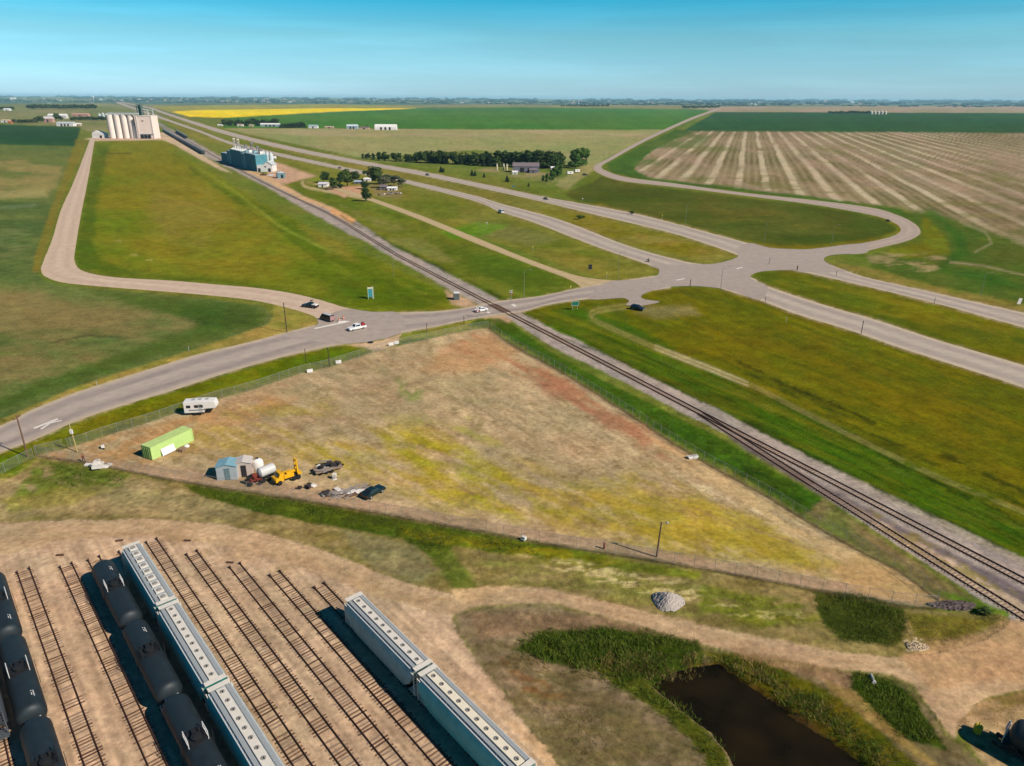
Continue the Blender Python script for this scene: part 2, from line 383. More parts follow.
paint([(560, 330), (660, 380), (800, 448), (900, 498), (1024, 552), (1024, 530), (900, 470), (780, 415), (640, 350)], (52, 90, 8), soft=4, jit=3, a=0.75, patch=(60, 9, 0.3, 0.6, 44, 0.45))
paint([(600, 318), (640, 330), (680, 350), (650, 352), (610, 335)], (56, 92, 12), soft=3, jit=3, a=0.7)
for k, (dv, cc, aa) in enumerate(((0, (44, 66, 16), 0.75), (9, (60, 84, 20), 0.5))):
    paint(None, cc, line=[(700, 352 + dv), (780, 388 + dv), (860, 428 + dv), (940, 466 + dv), (1024, 505 + dv), (1110, 545 + dv)], wid=[0.6, 3, 2.5, 2.5, 3], soft=2.5, jit=4, a=aa, patch=(26, 6, 0.38, 0.62, 51 + k, 0.45))
paint(None, (56, 76, 18), line=[(850, 392), (900, 418), (960, 440), (1024, 470)], wid=[1, 3, 2], soft=3, jit=4, a=0.6, patch=(22, 5, 0.4, 0.6, 61, 0.45))
paint(mead, (122, 116, 20), soft=2, jit=1, a=0.45, patch=(110, 2.6, 0.54, 0.7, 141, 0.36))
paint(mead, (70, 80, 12), soft=2, jit=1, a=0.4, patch=(90, 2.2, 0.56, 0.7, 143, 0.38))
gs = [(540, 322), (640, 345), (760, 388), (880, 440), (1024, 505), (1110, 545), (1110, 600), (1024, 556), (888, 495), (812, 457), (724, 412), (644, 373), (597, 351), (548, 332)]
paint(gs, (40, 70, 10), soft=3, jit=2, a=0.6, patch=(80, 3, 0.52, 0.68, 145, 0.43))
paint(gs, (96, 114, 22), soft=3, jit=2, a=0.5, patch=(90, 2.4, 0.55, 0.7, 147, 0.43))
for ln, ww in (([(760, 392), (830, 424), (882, 455), (912, 471), (957, 492), (1024, 524), (1110, 566)], [0.4, 1.6, 2.4, 2.2, 2.6]), ([(720, 352), (765, 375), (830, 404), (862, 418), (905, 438), (960, 462), (1024, 492)], [0.6, 2.2, 2.6, 1.6, 2.4])):
    paint(None, (30, 44, 10), line=cr(ln, 5), wid=ww, soft=2.2, jit=4, a=0.75, patch=(20, 6, 0.34, 0.56, 151, 0.45))
paint(None, (104, 108, 46), line=cr([(640, 352), (760, 404), (880, 462), (957, 498), (1024, 530)], 5), wid=0.7, soft=1.2, jit=2.5, a=0.5, patch=(20, 6, 0.4, 0.6, 153, 0.45))
# the two-wheel track across the meadow
trk = [(628, 306), (606, 309), (594, 312), (591, 317), (598, 322), (633, 338), (671, 354), (712, 370), (753, 386), (800, 410), (860, 440), (940, 478), (1024, 512), (1110, 548)]
for off in (-1.9, 1.9):
    paint(None, (158, 144, 88), line=[(a + off * 0.4, b + off) for a, b in cr(trk, 5)], wid=[0.8, 1.0, 0.8, 0.7, 0.7, 0.7], soft=1.5, jit=0.0, a=0.6, patch=(26, 10, 0.22, 0.5, 71))
paint(None, (140, 128, 60), line=cr(trk, 5)[:40], wid=[3, 4, 3, 1], soft=3, jit=3, a=0.25)
for off in (-1.9, 1.9): paint(None, (204, 190, 150), line=[(a, b + off) for a, b in cr([(655, 347), (680, 357), (705, 366.5), (728, 376), (748, 384)], 6)], wid=[0.3, 0.8, 0.8, 0.7, 0.3], soft=1.4, jit=0.0, a=0.7)
paint([(640, 306), (690, 306), (700, 314), (655, 318), (636, 312)], (140, 132, 90), soft=4, jit=3, a=0.55)
# median right part
paint([(750, 277), (759, 272.5), (790, 270.5), (809, 273.5), (851, 284), (934, 304), (1024, 328.5), (1120, 352), (1120, 396), (1024, 365), (934, 338), (879, 320), (823, 304), (768, 286)], (104, 102, 14), soft=1, jit=1, col2=(84, 94, 18), mix=(60, 8, 2, 0.3), obj='median')
paint([(770, 274), (850, 286), (1024, 332), (1024, 350), (860, 306), (780, 284)], (124, 114, 24), soft=4, jit=3, a=0.6, patch=(40, 6, 0.4, 0.6, 33, 0.3))
for S in (S_near, S_far):
    for e in S:
        paint(None, (120, 106, 50), line=cr(e, 3), wid=[0.3, 1.2, 2.4], soft=1.2, jit=1.2, a=0.55)

for S in (S_near, S_far):
    for e in S:
        paint(None, (172, 152, 122), line=cr(e, 4), wid=[0.2, 0.4, 1.0], soft=0.8, jit=1.8, a=0.8, patch=(9, 4, 0.3, 0.55, 161))
# ---- left fields
paint([(-9000, 170), (-9000, 110), (0, 104), (110, 103), (150, 112), (160, 119), (140, 126), (94, 134), (78, 127), (0, 124), (-400, 130)], (112, 118, 66), soft=1, jit=0.6, col2=(136, 132, 86), mix=(50, 3, 2))
paint([(-300, 128), (0, 124.5), (78, 127), (80.5, 128.2), (75, 146.5), (0, 145), (-300, 150)], (40, 74, 44), soft=0.8, jit=0.4, col2=(48, 80, 44), mix=(100, 4, 5), obj='crop_field')
lf = [(-9000, 200), (-300, 150), (0, 145), (75, 146.5), (62, 200), (48, 245), (40, 262), (38, 274), (46, 281), (66, 286), (112, 290), (200, 298), (262, 306), (274, 316), (270, 325), (240, 335), (160, 361), (80, 386), (0, 420), (-100, 460), (-9000, 700)]
paint(lf, (88, 104, 52), soft=1.2, jit=1.5, col2=(104, 114, 58), mix=(60, 8, 5), obj='crop_field')
paint([(-200, 160), (20, 160), (64, 163), (56, 185), (48, 196), (-10, 200), (-200, 205)], (142, 130, 78), soft=4, jit=5, a=0.9, patch=(50, 6, 0.33, 0.6, 6))
paint([(-50, 230), (30, 228), (34, 245), (10, 256), (-60, 262)], (134, 134, 82), soft=4, jit=4, a=0.7, patch=(30, 5, 0.35, 0.6, 9))
paint([(-50, 192), (45, 190), (48, 197), (-50, 199)], (156, 146, 92), soft=1.5, jit=2, a=0.7)
paint([(-50, 208), (36, 204), (37, 207), (-50, 212)], (134, 142, 110), soft=1, jit=1.5, a=0.6)
paint([(-200, 200), (60, 200), (46, 245), (36, 270), (40, 283), (-200, 290)], (68, 92, 46), soft=5, jit=4, a=0.55, patch=(60, 6, 0.42, 0.62, 12))
paint([(-200, 290), (36, 290), (80, 300), (140, 310), (200, 322), (206, 324), (180, 335), (120, 350), (60, 372), (0, 385), (-200, 400)], (132, 118, 72), soft=7, jit=8, a=0.95, patch=(70, 16, 0.2, 0.5, 8))
paint([(80, 288), (160, 297), (240, 304), (266, 312), (262, 322), (215, 338), (150, 358), (60, 388), (0, 410), (-40, 420), (30, 385), (110, 358), (190, 330), (205, 322), (150, 310)], (76, 96, 36), soft=4, jit=5, a=0.9)
paint([(180, 305), (255, 310), (250, 325), (215, 330), (180, 318)], (60, 84, 30), soft=6, jit=5, a=0.7)
paint(None, (70, 72, 44), line=[(34, 344), (60, 341), (85, 335), (110, 336), (135, 339)], wid=[0.3, 1.4, 0.4], soft=1.2, jit=4, a=0.75)
# dry verge round the corner of that field
paint([(274, 300), (312, 315), (319, 321), (312, 327), (250, 343), (160, 367), (80, 393), (0, 428), (-100, 470), (-100, 462), (0, 420), (80, 385), (160, 360), (240, 334), (268, 324), (273, 316)], (158, 138, 70), soft=1.5, jit=1.5, col2=(132, 128, 54), mix=(20, 5, 3))
paint([(62, 200), (48, 245), (40, 262), (39, 272), (32, 272), (36, 250), (54, 200), (76, 140), (88, 139)], (124, 112, 40), soft=1.5, jit=1.5, a=0.8)

# big pasture between the gravel road and the railway
past = [(95, 139), (160, 138), (168, 142), (178, 152), (200, 164), (222, 178), (262, 203), (330, 238), (400, 270), (455, 296), (470, 304), (440, 310), (400, 312.5), (372, 311.5), (345, 306.5), (320, 299), (256, 287), (175, 280), (112, 276), (82, 269), (75, 258), (77, 245), (82, 215), (89, 180)]
paint(past, (102, 114, 22), soft=1, jit=1, col2=(114, 116, 28), mix=(60, 12, 1), obj='pasture')
paint([(96, 150), (165, 145), (240, 195), (300, 240), (280, 280), (180, 270), (110, 262), (100, 220)], (120, 114, 28), soft=12, jit=10, a=0.85, patch=(50, 12, 0.3, 0.6, 7))
paint([(150, 185), (210, 190), (240, 215), (200, 250), (150, 230)], (132, 120, 48), soft=10, jit=8, a=0.7, patch=(40, 9, 0.35, 0.6, 17))
paint([(95, 145), (110, 145), (98, 200), (94, 240), (100, 262), (140, 272), (256, 284), (345, 303), (345, 306), (256, 287), (112, 276), (80, 268), (76, 250)], (74, 94, 22), soft=4, jit=4, a=0.75)
paint([(176, 152), (210, 178), (262, 205), (340, 246), (455, 298), (430, 306), (380, 300), (320, 262), (260, 220), (200, 176)], (80, 100, 14), soft=5, jit=5, a=0.8, patch=(36, 8, 0.25, 0.55, 27, 0.5))
paint([(300, 270), (400, 285), (445, 300), (420, 311), (350, 300)], (72, 94, 12), soft=8, jit=6, a=0.75)
paint([(340, 240), (300, 225), (330, 255), (360, 262)], (130, 118, 42), soft=5, jit=4, a=0.7)
paint(None, (134, 140, 50), line=[(196, 166), (240, 195), (280, 226), (330, 252)], wid=[0.8, 1.2, 1.5], soft=1.2, jit=1.2, a=0.6)
paint(None, (66, 84, 24), line=[(190, 168), (236, 200), (276, 228), (320, 262)], wid=[0.6, 1], soft=1.5, jit=2, a=0.5)
paint(None, (70, 62, 26), line=[(108, 153.5), (132, 153)], wid=[0.5, 0.7, 0.4], soft=0.7, jit=2, a=0.85)
for px in ((134, 255), (149, 260), (118, 241)):
    paint([(px[0] - 4, px[1]), (px[0] + 3, px[1] - 1), (px[0] + 4, px[1] + 1)], (176, 164, 96), soft=1, jit=1, a=0.7)
# elevator yard
paint([(84, 139), (100, 136), (170, 137), (178, 146), (162, 140), (96, 140.5)], (200, 178, 142), soft=0.8, jit=0.6, obj='gravel_yard')
paint([(92, 137), (92, 141), (165, 139.5), (165, 136)], (196, 166, 140), soft=0.8, jit=0.5)
paint([(158, 133), (166, 131), (200, 153.5), (220, 166), (232, 173), (222, 170.5), (196, 157), (172, 143)], (196, 172, 140), soft=1, jit=0.8)
# gravel by the white elevator building
paint([(262, 180), (276, 162), (320, 177), (352, 192), (345, 198), (320, 186), (300, 180), (286, 184)], (196, 160, 130), soft=1.2, jit=1, col2=(184, 150, 120), mix=(16, 4, 2), obj='gravel_yard')
paint([(300, 180), (318, 176), (350, 188), (345, 191), (322, 186)], (118, 122, 44), soft=1.5, jit=1)
paint(None, (188, 168, 124), line=cr([(302, 182), (306, 187), (330, 192), (352, 196), (366, 199)], 4), wid=1.0, soft=0.9, jit=0.5)
paint([(330, 186), (362, 186), (360, 196), (336, 194)], (188, 148, 116), soft=1.2, jit=1)
paint([(366, 183), (400, 184), (402, 198), (376, 197)], (138, 122, 84), soft=2, jit=2, a=0.7)

# ---- railway bed
bed = [(120, 100.6), (154, 119), (168, 127.5), (199.6, 144.5), (220, 156), (240, 165), (274, 179.5), (302.5, 195.5), (334, 208.5), (355.6, 220.5), (373, 232.5), (396, 248), (445, 271.5), (500, 300.6), (521, 312), (548, 327), (579.5, 341), (657.6, 381.5), (716, 408), (760, 432), (812, 458.5), (888, 499), (950, 531), (986, 547), (1024, 563), (1130, 612), (1130, 700), (1024, 628), (1003, 616), (957.5, 584), (900, 547), (821, 494), (726, 434), (685, 414), (626, 383), (597.6, 369), (560, 351), (548, 344), (507, 318), (457.5, 294), (398, 260.5), (365, 241.5), (340, 229), (302.5, 207.5), (271, 189.5), (240, 173.5), (225, 166), (200, 153), (166, 130), (152, 121), (118, 101)]
paint(bed, (156, 146, 138), soft=1.1, jit=1.8, col2=(170, 156, 144), mix=(20, 5, 2, 0.5), obj='railway_bed')
paint([(500, 301), (548, 333), (644, 374), (724, 413.6), (812, 458), (1024, 558), (1110, 600), (1110, 606), (1024, 566), (812, 468), (724, 420), (600, 359), (540, 334)], (168, 154, 140), soft=1.5, jit=1.5, a=0.8)
paint([(724, 431), (812, 479), (900, 526), (1024, 590), (1110, 636), (1110, 650), (1024, 606), (930, 556), (812, 490), (740, 446)], (108, 96, 98), soft=2.5, jit=2, a=0.9)
paint([(840, 498), (930, 548), (1024, 604), (1110, 654), (1110, 672), (1024, 618), (960, 580), (880, 530)], (198, 172, 142), soft=2.5, jit=2.5, a=0.9, patch=(26, 5, 0.1, 0.35, 5, 0.5))
paint([(868, 508), (930, 540), (1000, 580), (1024, 598), (985, 586), (920, 556), (880, 528)], (132, 120, 52), soft=2, jit=3, a=0.7, patch=(20, 4, 0.42, 0.6, 15, 0.5))
paint([(240, 164), (274, 179.5), (302.5, 195.5), (334, 208), (356, 220), (351, 222.5), (330, 211), (300, 198.5), (270, 183), (238, 168)], (204, 166, 120), soft=1.0, jit=1.2, a=0.9)
paint([(332, 208), (356, 219.5), (353, 224), (330, 213)], (212, 160, 104), soft=1.2, jit=1, a=0.8)
paint([(445, 290), (470, 300), (482, 308), (462, 307), (452, 304)], (190, 156, 126), soft=2, jit=1.5, a=0.9)
paint([(478, 318), (500, 314), (512, 319), (506, 327), (484, 326)], (188, 152, 122), soft=2, jit=1.5, a=0.85)
for ln in ([(521, 312), (548, 334), (600, 354), (660, 382), (724, 414), (812, 458), (900, 502), (1024, 559)], [(340, 217), (400, 250), (450, 275), (498, 299)]):
    paint(None, (40, 58, 18), line=[(a + 1, b - 1.5) for a, b in cr(ln, 5)], wid=[0.8, 1.3, 1.8], soft=1.5, jit=2.5, a=0.75, patch=(16, 5, 0.3, 0.55, 81, 0.5))
# green strip between the railway and the fenced lot
paint([(497, 322), (512, 324), (548, 350), (598, 378), (644, 400), (724, 440), (780, 474), (822, 498), (820, 512), (800, 512), (771, 494), (724, 466), (686, 447), (627, 410), (560, 368), (520, 344), (492, 327)], (68, 96, 18), soft=1.5, jit=2, col2=(58, 92, 18), mix=(30, 7, 5, 0.5))
paint([(640, 420), (724, 462), (790, 506), (815, 512), (820, 500), (760, 470), (700, 440)], (36, 60, 16), soft=4, jit=4, a=0.7, patch=(26, 7, 0.3, 0.55, 6, 0.5))
paint([(806, 514), (824, 498), (900, 552), (975, 600), (1010, 612), (1000, 630), (960, 612), (905, 574), (850, 540)], (106, 112, 52), soft=2.5, jit=3, col2=(124, 112, 70), mix=(24, 7, 2, 0.5))
paint([(830, 504), (900, 553), (960, 592), (940, 592), (880, 552)], (122, 104, 66), soft=4, jit=3, a=0.7)
paint([(940, 592), (975, 600), (1010, 612), (1004, 628), (985, 618)], (90, 122, 24), soft=3, jit=3, a=0.8)

# ---- verge between the west road and the lot
paint([(-100, 486), (0, 454), (40, 439.5), (125, 406), (205, 381), (300, 354), (350, 345.5), (368, 346), (372, 352), (330, 366), (256, 387), (215, 400), (150, 422), (75, 446), (35, 456), (0, 482), (-100, 520)], (112, 110, 18), soft=1.2, jit=1.2, col2=(100, 108, 16), mix=(24, 6, 2))
paint([(255, 368), (340, 348), (366, 347), (355, 352), (300, 368), (262, 380)], (88, 108, 12), soft=2, jit=2, a=0.8)
paint([(398, 341), (399, 336), (410, 331.5), (440, 326), (480, 319), (492, 318), (490, 326), (470, 330), (433, 337)], (132, 126, 48), soft=1.2, jit=1.2, col2=(114, 122, 36), mix=(14, 4, 3))
paint([(466, 326), (478, 319), (500, 318), (520, 330), (500, 332), (489, 327)], (66, 86, 16), soft=1.5, jit=1.5, a=0.9)
paint([(-100, 500), (35, 462), (60, 462), (20, 500), (-100, 540)], (112, 118, 40), soft=2, jit=2, col2=(100, 118, 34), mix=(20, 6, 1))
paint([(-100, 490), (0, 456), (24, 452), (20, 470), (0, 474), (-100, 510)], (86, 108, 8), soft=2, jit=2, a=0.8)
paint([(346, 344.5), (378, 341), (402, 333), (399, 338), (396, 345), (383, 350), (372, 352), (366, 348)], (196, 166, 132), soft=1.5, jit=2)

for e in S_west:
    paint(None, (186, 164, 120), line=cr(e, 4), wid=[0.9, 0.8, 0.5], soft=1.0, jit=2.0, a=0.8, patch=(10, 4, 0.28, 0.52, 163))
# ---- the fenced lot
lot = [(37, 456), (75, 446), (105, 436), (150, 422), (180, 412), (215, 400), (256, 389), (299, 374), (328, 367), (365, 355), (385, 349), (433, 338), (475, 329), (489, 328), (503, 339), (529, 354), (560, 371), (627.5, 413), (686, 451), (740, 481), (771, 498), (809, 521.6), (856, 548), (900, 571), (942, 600), (935, 607), (900, 604), (812, 588), (740, 574), (645, 558), (557, 544.5), (456, 526), (325, 503), (185, 481), (140, 473), (90, 463)]
paint(lot, (188, 163, 124), soft=1.0, jit=1.2, col2=(172, 151, 112), mix=(46, 14, 5, 0.5), obj='dirt_lot')
paint(lot, (166, 148, 112), soft=2, a=0.7, patch=(50, 5, 0.5, 0.68, 14, 0.62))
paint([(40, 456), (150, 425), (260, 393), (300, 400), (200, 450), (120, 470)], (180, 134, 84), soft=6, jit=6, a=0.8, patch=(30, 7, 0.3, 0.55, 4, -0.3))
paint([(220, 400), (330, 372), (420, 350), (440, 370), (380, 420), (280, 450), (200, 448)], (170, 140, 106), soft=8, jit=6, a=0.7, patch=(50, 8, 0.35, 0.6, 23, -0.3))
paint([(150, 450), (250, 400), (330, 400), (330, 470), (240, 460)], (168, 146, 74), soft=12, jit=8, a=0.8, patch=(36, 9, 0.35, 0.6, 44, 0.2))
yg = (172, 150, 52)
paint([(300, 450), (380, 420), (470, 435), (560, 480), (700, 500), (800, 545), (880, 585), (800, 570), (700, 560), (560, 530), (440, 510), (390, 490), (330, 470)], yg, soft=14, jit=10, a=0.9, patch=(60, 12, 0.3, 0.6, 3, 0.35))
paint(lot, (158, 130, 92), soft=2, a=0.5, patch=(20, 4.5, 0.54, 0.7, 71, 0.5))
paint(lot, (206, 180, 138), soft=2, a=0.45, patch=(26, 4, 0.56, 0.72, 73, 0.5))
paint(lot, (132, 114, 72), soft=2, a=0.5, patch=(12, 5, 0.6, 0.74, 75, 0.2))
paint([(380, 430), (440, 438), (500, 470), (560, 515), (520, 520), (430, 490)], (158, 148, 36), soft=10, jit=8, a=0.85, patch=(40, 12, 0.38, 0.6, 13, 0.4))
paint([(590, 480), (650, 470), (760, 520), (840, 565), (760, 560), (650, 540)], (166, 146, 46), soft=10, jit=8, a=0.8, patch=(50, 12, 0.3, 0.55, 53, 0.4))
paint([(400, 420), (450, 410), (520, 430), (500, 450)], (166, 156, 70), soft=8, jit=6, a=0.6, patch=(30, 8, 0.38, 0.6, 55, 0.4))
paint([(395, 380), (425, 390), (420, 402), (400, 395)], (104, 128, 44), soft=4, jit=6, a=0.7, patch=(12, 5, 0.4, 0.6, 33))
paint([(480, 330), (500, 342), (560, 376), (640, 425), (700, 464), (680, 468), (610, 426), (550, 390), (490, 362), (450, 346)], (172, 122, 88), soft=4, jit=6, a=0.9, patch=(40, 8, 0.3, 0.56, 63, 0.5))
paint([(520, 366), (570, 388), (640, 432), (690, 466), (662, 460), (600, 424), (550, 396)], (156, 104, 78), soft=4, jit=6, a=0.6, patch=(26, 6, 0.35, 0.6, 65, 0.5))
paint([(440, 350), (490, 335), (520, 352), (480, 372), (420, 372)], (190, 142, 96), soft=5, jit=5, a=0.6)
paint([(640, 430), (760, 495), (880, 560), (930, 600), (900, 596), (800, 540), (690, 470)], (206, 176, 124), soft=4, jit=4, a=0.7, patch=(36, 5, 0.35, 0.58, 67, 0.52))
paint([(670, 470), (760, 510), (770, 520), (690, 485)], (226, 204, 158), soft=2, jit=4, a=0.8, patch=(14, 4, 0.5, 0.62, 68, 0.4))
for k in range(11):
    a0 = 380 + 22 * k
    paint(None, (150, 124, 88), line=[(a0, 352 + 8 * k), (a0 + 70, 396 + 8 * k), (a0 + 160, 452 + 8 * k), (a0 + 250, 500 + 6 * k)], wid=[0.6, 1.0, 0.6], soft=1.3, jit=2, a=0.6, patch=(34, 12, 0.36, 0.58, 100 + k))
paint([(37, 458), (90, 464), (185, 482), (325, 504), (456, 527), (645, 559), (812, 589), (935, 607), (930, 597), (812, 578), (645, 548), (500, 524), (350, 496), (200, 470), (120, 462)], (178, 146, 116), soft=2.5, jit=2.5, a=0.85, col2=(166, 140, 108), mix=(20, 4, 3, 0.2))
paint([(860, 552), (942, 600), (930, 606), (860, 592), (830, 572)], (186, 152, 100), soft=4, jit=4, a=0.8)

for ln in ([(36, 456), (90, 464.3), (140, 474), (185, 482.4), (325, 504.6), (456, 527.6), (557, 546), (645, 559.6), (740, 576), (812, 590), (900, 606), (936, 608.5)], [(489, 328), (503, 339), (529, 354.6), (560, 371.5), (627.5, 413.6), (686, 451.6), (740, 482), (771, 499), (809, 522.6), (856, 549), (900, 572), (938, 600.5)]):
    FENCE_LINES.append(ln)
# ---- rough ground between the lot fence and the dirt road
rough = [(-100, 520), (0, 486), (38, 460), (90, 466), (185, 484), (325, 506), (456, 529), (557, 547), (645, 561), (740, 577), (812, 591), (900, 607), (945, 612), (1000, 614), (1014, 622), (990, 640), (948, 652), (900, 658), (841, 653), (782, 642), (730, 632), (667, 618), (605, 602), (542, 588), (480, 589), (454, 595), (418, 588), (367, 569), (328, 553), (264, 534), (225, 526), (150, 520), (75, 521), (0, 523), (-100, 530)]
paint(rough, (126, 114, 62), soft=1.5, jit=2.5, col2=(144, 126, 80), mix=(30, 8, 3), obj='rough_grass')
paint([(-100, 505), (40, 470), (150, 480), (250, 512), (200, 520), (60, 512), (0, 520), (-100, 530)], (164, 144, 100), soft=5, jit=6, a=0.85, patch=(40, 7, 0.2, 0.48, 5))
paint([(60, 486), (180, 492), (250, 510), (230, 520), (120, 505)], (136, 126, 84), soft=4, jit=5, a=0.6)
for k in range(5): paint(None, (172, 150, 108), line=cr([(20, 506 + 3 * k), (90, 488 + 4 * k), (160, 486 + 5 * k), (230, 500 + 5 * k), (300, 526 + 5 * k)], 6), wid=0.8, soft=1.4, jit=3, a=0.45, patch=(26, 9, 0.35, 0.6, 160 + k))
paint([(38, 461), (90, 467), (130, 474), (120, 486), (60, 490), (10, 500)], (98, 114, 34), soft=4, jit=4, a=0.9, patch=(16, 6, 0.2, 0.45, 4))
paint([(0, 500), (60, 486), (110, 490), (70, 505), (10, 512)], (146, 138, 50), soft=4, jit=4, a=0.6)
paint([(183, 484), (325, 506), (456, 529), (557, 547), (610, 556), (600, 562), (520, 556), (455, 545), (440, 560), (425, 552), (400, 538), (340, 528), (262, 513), (200, 496)], (66, 84, 20), soft=1.5, jit=2.5, col2=(82, 94, 22), mix=(24, 6, 3))
paint([(400, 524), (560, 549), (700, 572), (700, 580), (560, 564), (450, 546), (400, 536)], (124, 116, 22), soft=2, jit=3, a=0.85, col2=(100, 112, 26), mix=(20, 5, 4))
paint([(420, 545), (450, 550), (470, 572), (480, 588), (455, 590), (440, 570)], (92, 104, 32), soft=3, jit=4, a=0.85)
paint([(340, 530), (415, 545), (435, 570), (420, 584), (370, 566)], (134, 126, 88), soft=4, jit=4, a=0.7)
paint([(480, 560), (560, 560), (700, 590), (800, 612), (800, 636), (660, 612), (545, 584), (480, 584)], (132, 130, 60), soft=4, jit=4, a=0.7, patch=(40, 8, 0.3, 0.6, 18))
paint([(515, 555), (580, 562), (680, 582), (760, 604), (740, 612), (660, 596), (560, 572)], (196, 178, 122), soft=3, jit=5, a=0.85, patch=(18, 3.2, 0.5, 0.64, 29))
paint([(700, 585), (800, 600), (820, 620), (760, 628), (700, 612)], (110, 118, 28), soft=4, jit=4, a=0.8, patch=(30, 7, 0.3, 0.5, 39))
paint([(700, 600), (800, 612), (820, 625), (740, 622)], (186, 172, 112), soft=3, jit=5, a=0.6, patch=(16, 3, 0.54, 0.66, 49))
paint([(813, 592), (860, 594), (905, 606), (904, 640), (890, 646), (840, 640), (820, 620)], (48, 62, 14), soft=2.5, jit=4, a=0.95, col2=(58, 70, 18), mix=(14, 6, 9))
paint([(905, 612), (960, 616), (1000, 622), (960, 640), (915, 636)], (124, 114, 36), soft=3, jit=4, a=0.85, col2=(108, 106, 30), mix=(18, 5, 2))
paint([(905, 640), (920, 636), (930, 644), (918, 650), (908, 650)], (226, 204, 172), soft=1.5, jit=3, a=0.9, patch=(8, 3, 0.35, 0.5, 2))
paint([(925, 640), (990, 634), (980, 642), (930, 652)], (150, 122, 76), soft=3, jit=3, a=0.7)

# ---- dirt road and the railway yard
DIRT = (190, 161, 125)
yard = [(-300, 560), (-100, 531), (0, 523), (75, 520), (150, 519), (225, 525), (264, 533), (328, 552), (367, 568), (418, 587), (454, 594.5), (462, 604), (450, 613), (462, 640), (500, 690), (560, 766), (640, 900), (-900, 900)]
paint(yard, (186, 157, 126), soft=2, jit=3, col2=(196, 167, 136), mix=(60, 10, 3, 0.7), obj='rail_yard')
paint([(-100, 532), (0, 524), (75, 521), (150, 520), (225, 526), (264, 534), (328, 553), (367, 569), (418, 588), (454, 595), (480, 588), (542, 587), (605, 601), (667, 616.5), (730, 630.6), (782, 640.6), (841, 652), (900, 657), (946, 651), (987, 639), (1012, 621.5), (1030, 616), (1130, 640), (1130, 760), (1024, 689), (987, 698), (973, 706), (958, 728), (956, 740), (946, 730), (929, 706), (914, 686), (888, 674), (826, 668), (768, 657), (745, 655), (699, 643), (620, 621), (558, 604), (520, 604), (480, 606), (450, 616), (380, 598), (300, 566), (230, 546), (150, 536), (60, 540), (0, 556), (-100, 590)], DIRT, soft=1.8, jit=2.5, col2=(184, 155, 118), mix=(40, 6, 4, 0.2), obj='dirt_road')
paint([(450, 590), (480, 587), (520, 585), (500, 592), (462, 604)], (212, 176, 130), soft=1.5, jit=2, a=0.8)
paint([(900, 657), (1012, 622), (1110, 650), (1110, 700), (1000, 680), (930, 690)], (186, 148, 106), soft=5, jit=5, a=0.8)
for k in range(5):
    paint(None, (170, 134, 96), line=cr([(40, 548 - 4 * k), (180, 530 + 2 * k), (300, 556 + 3 * k), (400, 592 + 2 * k), (470, 600 - k), (560, 594 + 2 * k), (700, 630 + 2.4 * k), (850, 660 + 2 * k), (960, 668 - 4 * k), (1060, 650 - 8 * k)], 6), wid=0.8, soft=1.6, jit=2.5, a=0.4, patch=(30, 20, 0.35, 0.6, 120 + k))
for k in range(4):
    paint(None, (172, 136, 100), line=cr([(930 + 14 * k, 664), (960 + 12 * k, 690 - 6 * k), (1000 + 8 * k, 676 - 12 * k), (1060, 640 - 6 * k)], 6), wid=0.9, soft=1.6, jit=3, a=0.5, patch=(20, 10, 0.35, 0.6, 140 + k))
# bald mounds at the ends of the stub tracks
for (a, b, r) in ((240, 556, 16), (285, 568, 15), (176, 540, 16), (206, 552, 10)):
    paint([(a - r, b), (a, b - r * 0.35), (a + r, b), (a, b + r * 0.35)], (170, 140, 100), soft=5, jit=4, a=0.6)
for (a, b, r) in ((250, 561, 12), (222, 560, 10), (290, 573, 14), (325, 586, 10)):
    paint([(a - r, b), (a, b - r * 0.3), (a + r, b), (a, b + r * 0.3)], (214, 178, 140), soft=4, jit=3, a=0.6)
# scrub round the pond
scr = [(452, 614), (480, 607), (520, 605), (558, 605), (620, 622), (699, 644), (745, 657), (826, 670), (888, 676), (914, 688), (929, 708), (946, 732), (985, 766), (1060, 850), (640, 900), (560, 766), (500, 690), (462, 640)]
paint(scr, (134, 116, 88), soft=5, jit=6, col2=(110, 98, 64), mix=(26, 9, 3), obj='rough_grass')
paint([(520, 690), (600, 700), (680, 740), (700, 790), (560, 766), (520, 710)], (104, 94, 56), soft=8, jit=8, a=0.8, patch=(30, 12, 0.3, 0.6, 6))
paint([(470, 690), (540, 740), (580, 800), (540, 760), (490, 700)], (186, 150, 108), soft=5, jit=5, a=0.7)
for k in range(7):
    paint(None, ((160, 138, 106), (96, 80, 54))[k % 2], line=cr([(462 + 5 * k, 632 - k), (492 + 7 * k, 680 - 2 * k), (530 + 9 * k, 724 - 3 * k), (580 + 10 * k, 780 - 3 * k)], 5), wid=0.8, soft=1.6, jit=3, a=0.5, patch=(16, 7, 0.35, 0.6, 171 + k))
paint([(500, 655), (535, 680), (570, 690), (560, 700), (520, 690), (505, 672)], (118, 82, 46), soft=4, jit=8, a=0.7, patch=(16, 6, 0.35, 0.6, 91))
paint([(470, 612), (600, 616), (690, 640), (660, 640), (560, 628), (480, 640)], (138, 112, 84), soft=3, jit=3, a=0.8)
paint([(512, 650), (540, 632), (600, 627), (660, 634), (700, 644), (705, 660), (690, 672), (655, 684), (600, 672), (556, 664)], (46, 62, 14), soft=3, jit=4, col2=(64, 76, 20), mix=(16, 6, 2))
paint([(590, 664), (640, 676), (670, 700), (700, 724), (726, 752), (740, 790), (722, 790), (700, 752), (664, 716), (620, 690)], (78, 84, 18), soft=3, jit=4, a=0.95)
